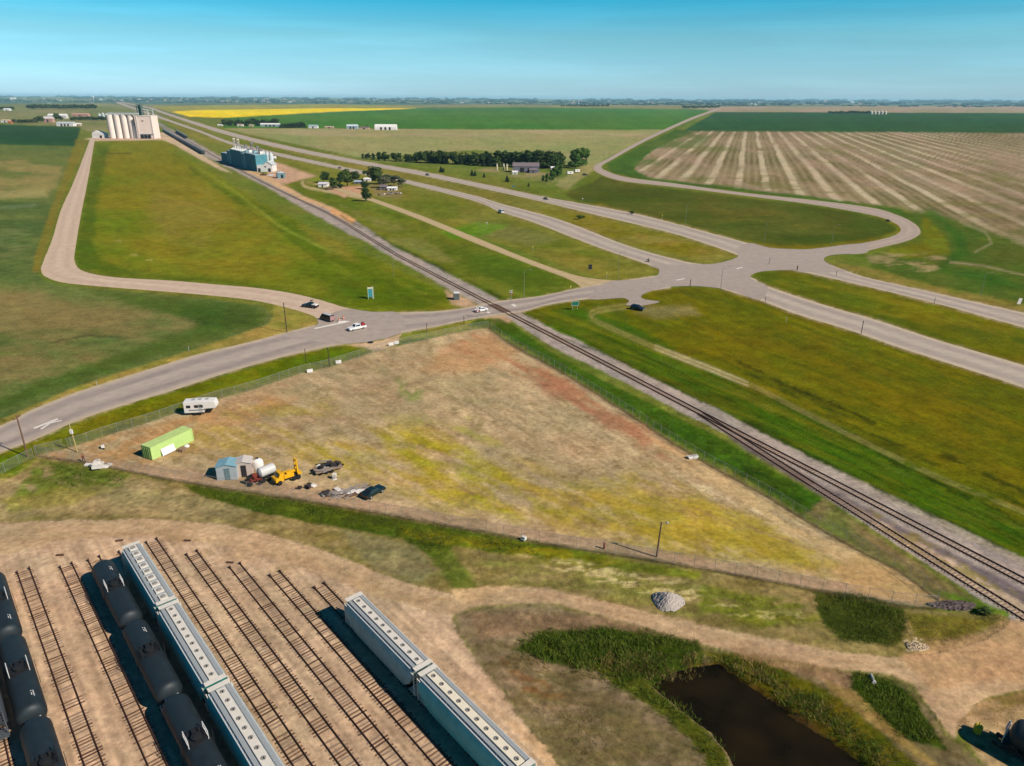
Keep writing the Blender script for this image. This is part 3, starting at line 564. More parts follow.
paint([(700, 650), (760, 656), (830, 690), (880, 730), (920, 766), (960, 820), (880, 790), (860, 760), (800, 716), (750, 686), (716, 668)], (92, 84, 16), soft=3, jit=4, col2=(74, 80, 16), mix=(20, 7, 3))
paint([(850, 672), (890, 678), (915, 696), (930, 722), (950, 752), (900, 738), (870, 712), (852, 690)], (44, 60, 12), soft=3, jit=4, col2=(58, 70, 16), mix=(14, 6, 3))
paint([(820, 674), (852, 690), (880, 716), (940, 766), (930, 766), (870, 722), (830, 690)], (146, 122, 66), soft=2, jit=3, a=0.8)
paint([(728, 645), (790, 658), (850, 672), (850, 690), (800, 672), (740, 658)], (146, 116, 84), soft=2.5, jit=3, a=0.7)
paint([(690, 662), (720, 658), (745, 676), (800, 712), (850, 748), (880, 790), (820, 790), (760, 740), (690, 690)], (88, 62, 26), soft=4, jit=4, a=0.85)
paint([(958, 722), (973, 706), (988, 698), (1030, 690), (1100, 720), (1100, 790), (1000, 760), (975, 730)], (156, 128, 88), soft=2, jit=3, col2=(134, 112, 62), mix=(14, 6, 5))
paint([(956, 727), (972, 708), (1000, 712), (1040, 700), (1200, 690), (1300, 900), (1080, 900), (1005, 790), (975, 752)], (176, 146, 108), soft=2.5, jit=3, a=0.9, col2=(150, 126, 86), mix=(18, 6, 5))
pond = [(652, 681), (670, 671), (692, 664), (720, 661), (746, 681), (780, 702), (797, 718), (841, 742), (868, 766), (900, 800), (740, 800), (736, 766), (730, 752), (711, 727), (680, 705)]
idx, al = area(pond, jit=1.5, soft=1.0, grow=3)
dd = sdf(U[idx] + JU[idx] * 5, V[idx] + JV[idx] * 4, pond)
Z[idx] -= 1.7 * sstep(9, -9, dd)
q = sstep(3, -4, dd)[:, None]
C[idx] = C[idx] * (1 - q) + lin((54, 42, 18))[None, :] * q
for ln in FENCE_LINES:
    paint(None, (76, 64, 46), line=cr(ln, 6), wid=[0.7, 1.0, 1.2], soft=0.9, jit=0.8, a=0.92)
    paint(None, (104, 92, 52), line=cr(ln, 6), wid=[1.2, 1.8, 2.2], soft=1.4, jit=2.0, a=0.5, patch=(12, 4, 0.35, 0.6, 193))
# low relief of rough ground and ballast shoulders
near = Y < 420
ru = nz(7.0, 7.0, 201, world=True, o=4) - 0.5
rel = np.isin(REG, [REGN.index('rough_grass')]) * 0.5 + np.isin(REG, [REGN.index('dirt_lot'), REGN.index('rail_yard')]) * 0.06
Z += np.where(near, ru * rel, 0)

# world-scale mottling so nothing is one flat tone
veg = np.clip((C[:, 1] - C[:, 2]) / (C.sum(1) + 1e-6) * 2.2, 0, 1)
str1 = nz(26, 5, 311, 0.12, o=4) - 0.5; str2 = nz(9, 3, 317, 0.2, o=3) - 0.5
lum = 1.08 + 0.1 * veg * sstep(130, 300, Y) + veg * (str1 * 0.36 + str2 * 0.32)
hue = veg * (nz(34, 8, 331, 0.1, o=4) - 0.5)
C *= lum[:, None]; C[:, 0] *= 1 + hue * 0.3; C[:, 1] *= 1 - hue * 0.12
fine = nz(2.6, 2.6, 301, world=True, o=4) - 0.5
mid = nz(16, 16, 302, world=True, o=3) - 0.5
amp = np.where(REG == REGN.index('canola_field'), 0.15, 0.34)
amp = np.where(np.isin(REG, [REGN.index('crop_field')]), 0.2, amp)
isr = np.isin(REG, [REGN.index(q) for q in ('rough_grass', 'ground')])
amp = np.where(isr & (Y < 250), 0.6, amp)
amp = np.where(np.isin(REG, [REGN.index(q) for q in ('rail_yard', 'dirt_road')]), 0.2, amp)
tiny = nz(0.8, 0.8, 303, world=True, o=3) - 0.5
C *= (1 + np.where(Y < 150, tiny * np.where(isr, 0.9, np.where(REG == REGN.index('rail_yard'), 0.22, 0.35)), 0))[:, None]
yv = REG == REGN.index('rail_yard')
ya = -math.radians(49.35)
C *= (1 + np.where(yv, (fbm((X * math.cos(ya) + Y * math.sin(ya)) / 14, (-X * math.sin(ya) + Y * math.cos(ya)) / 0.5, 405, 4) - 0.5) * 0.8, 0))[:, None]
C *= (1 + (fine * amp + mid * 0.22))[:, None]
C[:, 0] *= 1 + mid * 0.12
CA = np.clip(C / KEXP[None, :], 0.003, 0.8)

nr, nc = UU.shape
iy, ix = np.meshgrid(np.arange(nr - 1), np.arange(nc - 1), indexing='ij')
q0 = (iy * nc + ix).ravel()
quads = np.stack([q0, q0 + 1, q0 + nc + 1, q0 + nc], 1)
freg = REG[quads[:, 0]]

gm = bpy.data.materials.new('soil and vegetation'); gm.use_nodes = True
nt = gm.node_tree; N = nt.nodes; L = nt.links; B = N['Principled BSDF']
B.inputs['Roughness'].default_value = 0.95; B.inputs['Specular IOR Level'].default_value = 0.0
at = N.new('ShaderNodeAttribute'); at.attribute_name = 'Cover'
geo = N.new('ShaderNodeNewGeometry')
n1 = N.new('ShaderNodeTexNoise'); n1.inputs['Scale'].default_value = 1.1; n1.inputs['Detail'].default_value = 6; n1.inputs['Roughness'].default_value = 0.7
n2 = N.new('ShaderNodeTexNoise'); n2.inputs['Scale'].default_value = 0.21; n2.inputs['Detail'].default_value = 5; n2.inputs['Roughness'].default_value = 0.65
L.new(geo.outputs['Position'], n1.inputs['Vector']); L.new(geo.outputs['Position'], n2.inputs['Vector'])
m1 = N.new('ShaderNodeMapRange'); m1.inputs['From Min'].default_value = 0.28; m1.inputs['From Max'].default_value = 0.72; m1.inputs['To Min'].default_value = 0.68; m1.inputs['To Max'].default_value = 1.32
m2 = N.new('ShaderNodeMapRange'); m2.inputs['From Min'].default_value = 0.3; m2.inputs['From Max'].default_value = 0.7; m2.inputs['To Min'].default_value = 0.78; m2.inputs['To Max'].default_value = 1.22
L.new(n1.outputs['Fac'], m1.inputs['Value']); L.new(n2.outputs['Fac'], m2.inputs['Value'])
mm = N.new('ShaderNodeMath'); mm.operation = 'MULTIPLY'; L.new(m1.outputs[0], mm.inputs[0]); L.new(m2.outputs[0], mm.inputs[1])
sc_ = N.new('ShaderNodeVectorMath'); sc_.operation = 'SCALE'; L.new(at.outputs['Color'], sc_.inputs[0]); L.new(mm.outputs[0], sc_.inputs['Scale'])
L.new(sc_.outputs['Vector'], B.inputs['Base Color'])
bp = N.new('ShaderNodeBump'); bp.inputs['Strength'].default_value = 0.5; bp.inputs['Distance'].default_value = 0.25
L.new(n1.outputs['Fac'], bp.inputs['Height']); L.new(bp.outputs['Normal'], B.inputs['Normal'])

for ri, rn in enumerate(REGN):
    fs = quads[freg == ri]
    if len(fs) == 0: continue
    used, inv = np.unique(fs.ravel(), return_inverse=True)
    me = bpy.data.meshes.new(rn)
    me.vertices.add(len(used)); me.loops.add(fs.size); me.polygons.add(len(fs))
    me.vertices.foreach_set('co', np.stack([X[used], Y[used], Z[used]], 1).astype(np.float32).ravel())
    me.loops.foreach_set('vertex_index', inv.astype(np.int32))
    me.polygons.foreach_set('loop_start', np.arange(0, fs.size, 4, dtype=np.int32))
    me.polygons.foreach_set('loop_total', np.full(len(fs), 4, np.int32))
    me.polygons.foreach_set('use_smooth', np.ones(len(fs), bool))
    ca = me.color_attributes.new('Cover', 'FLOAT_COLOR', 'POINT')
    rgba = np.ones((len(used), 4), np.float32); rgba[:, :3] = CA[used]
    ca.data.foreach_set('color', rgba.ravel())
    me.update(); me.validate()
    me.materials.append(gm)
    o = bpy.data.objects.new(rn, me); COL.objects.link(o); o['kind'] = 'structure'

# pond water
wm = bpy.data.materials.new('murky water'); wm.use_nodes = True
b = wm.node_tree.nodes['Principled BSDF']; b.inputs['Roughness'].default_value = 0.14; b.inputs['Specular IOR Level'].default_value = 0.1
wn = wm.node_tree.nodes.new('ShaderNodeTexNoise'); wn.inputs['Scale'].default_value = 0.6
wn2 = wm.node_tree.nodes.new('ShaderNodeTexNoise'); wn2.inputs['Scale'].default_value = 0.16; wn2.inputs['Detail'].default_value = 6
wg = wm.node_tree.nodes.new('ShaderNodeNewGeometry'); wr = wm.node_tree.nodes.new('ShaderNodeValToRGB'); wm.node_tree.links.new(wg.outputs['Position'], wn2.inputs['Vector'])
wm.node_tree.links.new(wn2.outputs['Fac'], wr.inputs['Fac']); wm.node_tree.links.new(wr.outputs['Color'], b.inputs['Base Color'])
wr.color_ramp.elements[0].position = 0.35; wr.color_ramp.elements[0].color = (0.004, 0.003, 0.001, 1); wr.color_ramp.elements[1].position = 0.72; wr.color_ramp.elements[1].color = (0.018, 0.011, 0.003, 1)
wb = wm.node_tree.nodes.new('ShaderNodeBump'); wb.inputs['Strength'].default_value = 0.03
wm.node_tree.links.new(wn.outputs['Fac'], wb.inputs['Height']); wm.node_tree.links.new(wb.outputs['Normal'], b.inputs['Normal'])
mb = MB()
pw = [P(u, v, 0) for u, v in [(640, 690), (660, 655), (700, 648), (740, 656), (800, 690), (870, 740), (905, 790), (930, 830), (730, 830), (715, 765), (690, 735)]]
mb.add([(p.x, p.y, -0.75) for p in pw], [tuple(range(len(pw)))])
tag(mb.build('pond_water', wm), kind='structure')

# ------------------------------------------------------------------ paved and gravel roads, a few millimetres to centimetres proud of the land
def road_mat(name, base, worn, edge, lanes):
    m = bpy.data.materials.new(name); m.use_nodes = True
    nt = m.node_tree; N = nt.nodes; L = nt.links; b = N['Principled BSDF']
    b.inputs['Roughness'].default_value = 0.9; b.inputs['Specular IOR Level'].default_value = 0.15
    uv = N.new('ShaderNodeUVMap'); sx = N.new('ShaderNodeSeparateXYZ'); L.new(uv.outputs['UV'], sx.inputs[0])
    geo = N.new('ShaderNodeNewGeometry')
    no = N.new('ShaderNodeTexNoise'); no.inputs['Scale'].default_value = 0.35; no.inputs['Detail'].default_value = 7; no.inputs['Roughness'].default_value = 0.7
    L.new(geo.outputs['Position'], no.inputs['Vector'])
    # tyre-worn bands along the lanes
    ml = N.new('ShaderNodeMath'); ml.operation = 'MULTIPLY'; L.new(sx.outputs['X'], ml.inputs[0]); ml.inputs[1].default_value = lanes * 2 * math.pi
    cs = N.new('ShaderNodeMath'); cs.operation = 'COSINE'; L.new(ml.outputs[0], cs.inputs[0])
    ad = N.new('ShaderNodeMath'); ad.operation = 'MULTIPLY_ADD'; L.new(cs.outputs[0], ad.inputs[0]); ad.inputs[1].default_value = -0.34; ad.inputs[2].default_value = 0.34
    st = N.new('ShaderNodeTexNoise'); st.inputs['Scale'].default_value = 1.0; st.inputs['Detail'].default_value = 4
    mp = N.new('ShaderNodeVectorMath'); mp.operation = 'MULTIPLY'; mp.inputs[1].default_value = (7, 0.03, 1); L.new(uv.outputs['UV'], mp.inputs[0]); L.new(mp.outputs[0], st.inputs['Vector'])
    a2 = N.new('ShaderNodeMath'); a2.operation = 'MULTIPLY_ADD'; L.new(st.outputs['Fac'], a2.inputs[0]); a2.inputs[1].default_value = 1.3; L.new(ad.outputs[0], a2.inputs[2])
    a3 = N.new('ShaderNodeMath'); a3.operation = 'SUBTRACT'; a3.use_clamp = True; L.new(a2.outputs[0], a3.inputs[0]); a3.inputs[1].default_value = 0.6
    mx = N.new('ShaderNodeMix'); mx.data_type = 'RGBA'
    mx.inputs['A'].default_value = (*alb(base), 1); mx.inputs['B'].default_value = (*alb(worn), 1)
    L.new(a3.outputs[0], mx.inputs['Factor'])
    # loose gravel towards the edges
    e1 = N.new('ShaderNodeMath'); e1.operation = 'SUBTRACT'; L.new(sx.outputs['X'], e1.inputs[0]); e1.inputs[1].default_value = 0.5
    e2 = N.new('ShaderNodeMath'); e2.operation = 'ABSOLUTE'; L.new(e1.outputs[0], e2.inputs[0])
    e3 = N.new('ShaderNodeMapRange'); e3.inputs['From Min'].default_value = 0.36; e3.inputs['From Max'].default_value = 0.5; L.new(e2.outputs[0], e3.inputs['Value'])
    mx2 = N.new('ShaderNodeMix'); mx2.data_type = 'RGBA'; L.new(e3.outputs[0], mx2.inputs['Factor'])
    L.new(mx.outputs['Result'], mx2.inputs['A']); mx2.inputs['B'].default_value = (*alb(edge), 1)
    mr = N.new('ShaderNodeMapRange'); mr.inputs['From Min'].default_value = 0.3; mr.inputs['From Max'].default_value = 0.7; mr.inputs['To Min'].default_value = 0.86; mr.inputs['To Max'].default_value = 1.14
    L.new(no.outputs['Fac'], mr.inputs['Value'])
    v = N.new('ShaderNodeVectorMath'); v.operation = 'SCALE'; L.new(mx2.outputs['Result'], v.inputs[0]); L.new(mr.outputs[0], v.inputs['Scale'])
    L.new(v.outputs[0], b.inputs['Base Color'])
    return m
ASPH = road_mat('sun bleached asphalt', (186, 171, 158), (152, 139, 132), (196, 178, 150), 2)
GRAV = road_mat('pale road gravel', (212, 188, 164), (198, 172, 150), (206, 180, 148), 2)
GRAV2 = road_mat('tan road gravel', (198, 176, 132), (186, 162, 122), (186, 164, 112), 2)
LOOPM = road_mat('loop road gravel', (186, 168, 152), (172, 154, 142), (180, 160, 132), 2)

def road(name, S, m, z, jit=0.0, n=10):
    A = cr(S[0], n); Bq = cr(S[1], n)
    A = np.array(A); Bq = np.array(Bq)
    me = bpy.data.meshes.new(name); vs, fs, uvs = [], [], []
    NC = 6; along = 0; prev = None
    for i in range(len(A)):
        pa, pb = P(*A[i]), P(*Bq[i])
        if jit:
            d = (pb - pa).normalized()
            pa = pa - d * random.uniform(-jit, jit); pb = pb + d * random.uniform(-jit, jit)
        c = (pa + pb) / 2
        if prev is not None: along += (c - prev).length
        prev = c
        for k in range(NC + 1):
            t = k / NC
            p = pa.lerp(pb, t); vs.append((p.x, p.y, z)); uvs.append((t, along))
    for i in range(len(A) - 1):
        for k in range(NC):
            a = i * (NC + 1) + k
            fs.append((a, a + NC + 1, a + NC + 2, a + 1))
    me.from_pydata(vs, [], fs)
    ul = me.uv_layers.new(name='UVMap')
    for l in me.loops: ul.data[l.index].uv = uvs[l.vertex_index]
    bm = bmesh.new(); bm.from_mesh(me); bmesh.ops.recalc_face_normals(bm, faces=bm.faces)
    if sum(f.normal.z for f in bm.faces) < 0: bmesh.ops.reverse_faces(bm, faces=bm.faces)
    bm.to_mesh(me); bm.free()
    me.materials.append(m)
    o = bpy.data.objects.new(name, me); COL.objects.link(o); o['kind'] = 'structure'
    return o
def patch_sheet(name, poly, m, z, smooth=True):
    pts = [P(*q) for q in (cr(poly, 3, closed=True) if smooth else poly)]
    tris = tessellate_polygon([[Vector((p.x, p.y, 0)) for p in pts]])
    me = bpy.data.meshes.new(name)
    me.from_pydata([(p.x, p.y, z) for p in pts], [], [tuple(t) for t in tris])
    ul = me.uv_layers.new(name='UVMap')
    for l in me.loops: ul.data[l.index].uv = (0.135, pts[l.vertex_index].y * 0.3)
    bm = bmesh.new(); bm.from_mesh(me)
    for f in bm.faces:
        if f.normal.z < 0: f.normal_flip()
    bm.to_mesh(me); bm.free()
    me.materials.append(m)
    o = bpy.data.objects.new(name, me); COL.objects.link(o); o['kind'] = 'structure'
    return o
road('gravel_road', S_gravel, GRAV, 0.040, 0.12)
road('gravel_road', S_front, GRAV2, 0.040, 0.1)
road('gravel_road', S_loop, LOOPM, 0.044, 0.1)
ASPH2 = road_mat('tan grey highway asphalt', (194, 180, 164), (164, 150, 140), (202, 184, 150), 2)
road('highway', S_near, ASPH2, 0.050)
road('highway', S_far, ASPH2, 0.050)
road('paved_road', S_west, ASPH, 0.054)
patch_sheet('junction', J_main, ASPH, 0.060)
patch_sheet('junction', J_west, ASPH, 0.060)
# painted markings (worn): arrow by the lot, stop bar at the side road, bars at the crossing
WP = mat('worn road paint', (232, 224, 214), 0.8, var=0.2, scale=3)
def marking(pts, z=0.068):
    ps = [P(*q) for q in pts]
    return MB().add([(p.x, p.y, z) for p in ps], [tuple(range(len(ps)))])
def poly_mark(polys):
    m = MB()
    for q in polys: m.add(*(lambda s: (s.v, s.f))(marking(q)))
    o = m.build('road_marking', WP); o['kind'] = 'structure'; return o
poly_mark([[(33, 428), (57, 418.6), (59, 419.4), (35, 429)], [(40, 429.2), (50, 422.6), (62, 420.2), (62, 421), (51, 423.6), (42, 429.6)]])
poly_mark([[(314, 328.2), (348, 321.0), (350, 321.8), (315, 329.3)]])
poly_mark([[(511, 304.4), (514, 304), (517, 306.4), (514, 307)], [(486, 312.2), (489, 311.8), (491, 313), (488, 313.4)]])
poly_mark([[(676, 280), (684, 278.4), (685, 279), (677, 280.7)], [(736, 268.6), (742, 267.2), (743, 267.8), (737, 269.2)]])
# ------------------------------------------------------------------ railway yard: stub tracks and the cars standing on them
STEEL = mat('rusty rail', (74, 46, 34), 0.7, var=0.25, scale=4)
TIE = mat('weathered tie', (122, 95, 74), 0.9, var=0.3, scale=3)
TIE2 = mat('bleached tie', (146, 124, 106), 0.9, var=0.25, scale=3)
TIE3 = mat('dark creosote tie', (92, 68, 54), 0.9, var=0.3, scale=3)
def yline(a, b):
    A, Bq = P(*a), P(*b); return A, Bq
_dirs = [yline((23.6, 571), (94.4, 766)), yline((66, 566), (158.5, 766)), yline((152, 541.3), (302.7, 766)), yline((192, 553.5), (350, 766)), yline((235.5, 566), (397.3, 766))]
YD = sum(((b - a).normalized() for a, b in _dirs), Vector()).normalized()      # towards the camera
YH = math.atan2(YD.y, YD.x)
YNR = Vector((-YD.y, YD.x, 0))                                                   # across
def yoff(a): return a.dot(YNR)
def on_track(s, off, z=0): return YD * s + YNR * off + Vector((0, 0, z))

tie_b = MB().box((0, 0, 0), (0.23, 2.35, 0.18)).build('tie', TIE, None)
tie_me = [tie_b.data]
for m_ in (TIE2, TIE3):
    c = tie_b.data.copy(); c.materials[0] = m_; tie_me.append(c)
bpy.data.objects.remove(tie_b)
GAUGE = 0.775
def track(label, p0, p1, parts=100, seed=0, group='stub tracks of the railway yard', sunk=True, far_ties=False, spacing=0.5, stop=True):
    d = (p1 - p0); Ln = d.length; d.normalize()
    t = thing('railway_track', label, 'railway track', p0, math.atan2(d.y, d.x), group)
    for s in (-1, 1):
        MB().box((Ln / 2, s * GAUGE, 0.13), (Ln, 0.085, 0.16)).box((Ln / 2, s * GAUGE, 0.05), (Ln, 0.15, 0.03)).build('rail', STEEL, t)
        if stop:
            m = MB().tube((0.05, s * GAUGE - 0.1, 0.26), (0.05, s * GAUGE + 0.1, 0.26), 0.22, n=10).box((0.22, s * GAUGE, 0.24), (0.4, 0.12, 0.2))
            m.build('wheel_stop', STEEL, t)
    rr = random.Random(seed); x = 0.35; n = 0; rest = MB()
    while x < Ln:
        z = rr.uniform(-0.105, -0.078) if sunk else -0.035
        if rr.random() < 0.16 and sunk: z = -0.3
        xx = x + rr.uniform(-0.07, 0.07)
        if z > -0.2:
            if n < parts:
                o = bpy.data.objects.new('tie', rr.choice((tie_me[0], tie_me[0], tie_me[1], tie_me[1], tie_me[2]) if sunk else (tie_me[1],))); COL.objects.link(o); o.parent = t
                o.location = (xx, rr.uniform(-0.12, 0.12), z + 0.02); o.rotation_euler = (0, 0, rr.uniform(-0.04, 0.04)); n += 1
            elif far_ties:
                rest.box((xx, rr.uniform(-0.1, 0.1), z), (0.24, 2.6, 0.18))
        x += spacing * (rr.uniform(0.9, 1.15))
    if far_ties and rest.v:
        o = rest.build('ties', TIE2, t); o['kind'] = 'stuff'
    return t
def ytrack(label, top, seed, off=None, ext=0):
    a = P(*top); o = yoff(a) if off is None else off
    s0 = a.dot(YD) + ext
    s1 = P(512, 800).dot(YD)
    # run down past the lower frame edge
    best = None
    for s in np.arange(s0, s0 + 90, 0.5):
        q = on_track(s, o)
        if q.y < P(512, 800).y: break
        best = s
    return track(label, on_track(s0, o), on_track(best, o), seed=seed)
o5, o6, o7, o8 = [yoff((P(*a) + P(*b)) / 2) for a, b in (((152, 541.3), (302.7, 766)), ((192, 553.5), (350, 766)), ((235.5, 566), (397.3, 766)), ((275.5, 574), (444, 766)))]
sp_ = (o8 - o5) / 3
o1 = yoff((P(23.6, 571) + P(94.4, 766)) / 2); o2 = yoff((P(66, 566) + P(158.5, 766)) / 2)
o9 = o8 + sp_ * 0.98; o3 = yoff(P(96, 558.5)) - 0.25; o4 = o5 - sp_ * 1.04; o0 = o1 - 3.75; om = o0 - 3.75
ytrack('yard stub track under the leftmost row of black tank cars', (-32, 590), 1, o0)
ytrack('empty stub track just right of the leftmost black tank cars', (23.6, 571), 2, o1)
ytrack('empty stub track just left of the black tank cars beside the teal hoppers', (66, 566), 3, o2)
ytrack('stub track under the three black tank cars beside the teal hoppers', (96, 558.5), 4, o3)
ytrack('stub track under the row of teal hopper cars', (121, 552), 5, o4)
ytrack('empty stub track just right of the teal hopper cars', (152, 541.3), 6, o5)
ytrack('second empty stub track from the right of the teal hopper cars', (192, 553.5), 7, o6)
ytrack('second empty stub track left of the grey hopper cars', (235.5, 566), 8, o7)
ytrack('empty stub track just left of the shaded side of the grey hopper cars', (275.5, 574), 9, o8)
ytrack('stub track under the two grey hopper cars on the right of the yard', (320, 586), 10, o9)

# ---- the through line and its passing track
def mline(pts, label, seed, parts=100):
    ps = [P(*q) for q in pts]
    d = (ps[-1] - ps[0])
    return track(label, ps[0], ps[-1], parts=parts, seed=seed, group='main line tracks', sunk=False, far_ties=True, spacing=0.62, stop=False)
def track_path(label, pts, seed, group='main line tracks', parts=100, spacing=0.62):
    """a line of rails through world points, near end first"""
    p0 = pts[0]; t = thing('railway_track', label, 'railway track', p0, 0, group)
    q = [Vector(p) - p0 for p in pts]; nrm = []
    for i in range(len(q)):
        d = (q[min(i + 1, len(q) - 1)] - q[max(i - 1, 0)]).normalized(); nrm.append(Vector((-d.y, d.x, 0)))
    for s in (-1, 1):
        m = MB(); vs = []
        for p, n in zip(q, nrm):
            for o_, z in ((-0.05, 0.04), (0.05, 0.04), (0.05, 0.22), (-0.05, 0.22)):
                c = p + n * (s * GAUGE + o_); vs.append((c.x, c.y, z))
        fs = []
        for i in range(len(q) - 1):
            for k in range(4): fs.append((4 * i + k, 4 * i + (k + 1) % 4, 4 * i + 4 + (k + 1) % 4, 4 * i + 4 + k))
        fs += [(0, 1, 2, 3), tuple(range(4 * len(q) - 4, 4 * len(q)))]
        m.add(vs, fs).build('rail', STEEL, t)
    rest = MB(); n_ = 0; x = 0.3; i = 0; acc = 0.0
    rr = random.Random(seed)
    while i < len(q) - 1:
        L0 = (q[i + 1] - q[i]).length
        if x > acc + L0: acc += L0; i += 1; continue
        d = (q[i + 1] - q[i]).normalized(); c = q[i] + d * (x - acc); a_ = math.atan2(d.y, d.x)
        if n_ < parts:
            o = bpy.data.objects.new('tie', tie_me[1]); COL.objects.link(o); o.parent = t
            o.location = (c.x, c.y, -0.035); o.rotation_euler = (0, 0, a_); n_ += 1
        else: rest.box((c.x, c.y, -0.05), (0.26, 2.4, 0.18), rz=a_)
        x += spacing if n_ < parts else max(spacing, x * 0.004)
    if rest.v: o = rest.build('ties', TIE, t); o['kind'] = 'stuff'
    return t
m0 = P(1023, 581); m1 = P(985, 560); mf = P(296, 202.5)
mdir = (mf - (m0 + m1) / 2).normalized()
mstart = m0 - mdir * 25
tb = (P(398, 255.5) - mstart).dot(mdir)
mp_ = [mstart, mstart + mdir * tb * 0.5, mstart + mdir * tb] + [Vector((*c, 0)) for c in cr([tuple(P(*c).xy) for c in ((365, 235.5), (327.5, 213), (287, 194), (249, 175), (222, 160.5), (199.6, 147.5), (177, 134.5), (154.5, 121.5), (140, 112.5), (128, 105.5))], 3)]
track_path('main railway line running past the lot to the far elevators', mp_, 21)
q0 = P(1023, 617) + (P(1023, 617) - P(931, 560)).normalized() * 16
q1 = P(812, 484.5); q2 = P(700, 413.5)
# the passing track runs beside it, then bends in through a switch
t2 = track('passing track beside the main line nearest the lot corner', q0, q1, seed=22, group='main line tracks', sunk=False, far_ties=True, spacing=0.62, stop=False)
d2 = (q2 - q1); hl = math.atan2(d2.y, d2.x) - t2.rotation_euler.z
Lm = Matrix.Translation(Vector(((q1 - q0).length, 0, 0))) @ Matrix.Rotation(hl, 4, 'Z')
for s in (-1, 1):
    m = MB().box((d2.length / 2, s * GAUGE, 0.13), (d2.length, 0.085, 0.17)).build('rail', STEEL, t2)
    m.data.transform(Lm)
rest = MB()
for k in range(int(d2.length / 0.62)): rest.box((k * 0.62, 0, -0.05), (0.24, 2.6, 0.18))
o = rest.build('ties', TIE, t2); o['kind'] = 'stuff'; o.data.transform(Lm)
# elevator siding
sA, sB = P(204, 154.5), P(163, 131)
track('grain elevator siding with a string of dark cars on it', sA, sB, seed=23, parts=0, group='main line tracks', sunk=False, far_ties=True, spacing=0.9, stop=False)
# crossing planks
mb = MB()
cx = P(499, 308.5)
for off in (-1.35, -0.35, 0.35, 1.35):
    mb.box((0, off, 0.11), (11, 0.55 if abs(off) > 1 else 0.6, 0.09))
cp = thing('crossing_deck', 'dark timber deck between the rails where the paved road crosses', 'crossing', (cx.x, cx.y, 0), math.atan2(mdir.y, mdir.x))
# snap onto the rails
tpar = (cx - mstart).dot(mdir); cc = mstart + mdir * tpar; cp.location = (cc.x, cc.y, 0)
mb.build('plank', TIE, cp)

# ---- rolling stock
BLK = mat('black tank paint', (36, 46, 52), 0.55, var=0.4, scale=1.1, spec=0.3)
BLK2 = mat('matt black steel', (30, 30, 32), 0.7, var=0.2)
TEALB = mat('teal hopper paint', (96, 190, 190), 0.55, var=0.22, scale=0.9)
TEALD = mat('deep teal hopper paint', (58, 172, 166), 0.55, var=0.22, scale=0.9)
GREYB = mat('blue grey hopper paint', (158, 188, 188), 0.55, var=0.22, scale=0.9)
DGRY = mat('dark grey hopper paint', (86, 92, 98), 0.55, var=0.15, scale=0.7)
ROOFG = mat('grey hopper roof', (150, 158, 166), 0.6, var=0.24, scale=1.3)
ROOFT = mat('pale roof sheet', (168, 178, 184), 0.6, var=0.24, scale=1.3)
WALK = mat('galvanised grating', (160, 166, 168), 0.6, var=0.2, scale=6)
TROUGH = mat('white hatch trough', (226, 220, 208), 0.6, var=0.1, scale=2)
HATCH = mat('grey hatch cover', (150, 146, 140), 0.6, var=0.15, scale=3)
SILLSUN = mat('sill with painted sun highlight', (206, 214, 216), 0.5, var=0.08)  # pale tone paints the sunlit highlight along the roof edge
WHITEP = mat('white safety paint', (232, 230, 226), 0.6, var=0.08)
RUSTW = mat('brown wheel steel', (92, 66, 50), 0.6, var=0.25, scale=4)

def truck(parent, x):
    t = MB()
    for s in (-1, 1):
        t.prism([(x - 1.35, 0.55), (x - 1.0, 0.85), (x + 1.0, 0.85), (x + 1.35, 0.55), (x + 0.9, 0.42), (x + 0.4, 0.30), (x - 0.4, 0.30), (x - 0.9, 0.42)], s * 1.0 - 0.07, s * 1.0 + 0.07)
    t.box((x, 0, 0.62), (0.4, 2.0, 0.3))
    o = t.build('truck', BLK2, parent)
    for ax in (-0.88, 0.88):
        w = MB()
        for s in (-1, 1):
            w.lathe([(0.46, s * 0.72), (0.46, s * 0.78), (0.42, s * 0.80), (0.42, s * 0.86)], 'Y', (x + ax, 0, 0.66), 14)
        w.tube((x + ax, -0.8, 0.66), (x + ax, 0.8, 0.66), 0.09)
        w.build('wheelset', RUSTW, o)
    return o

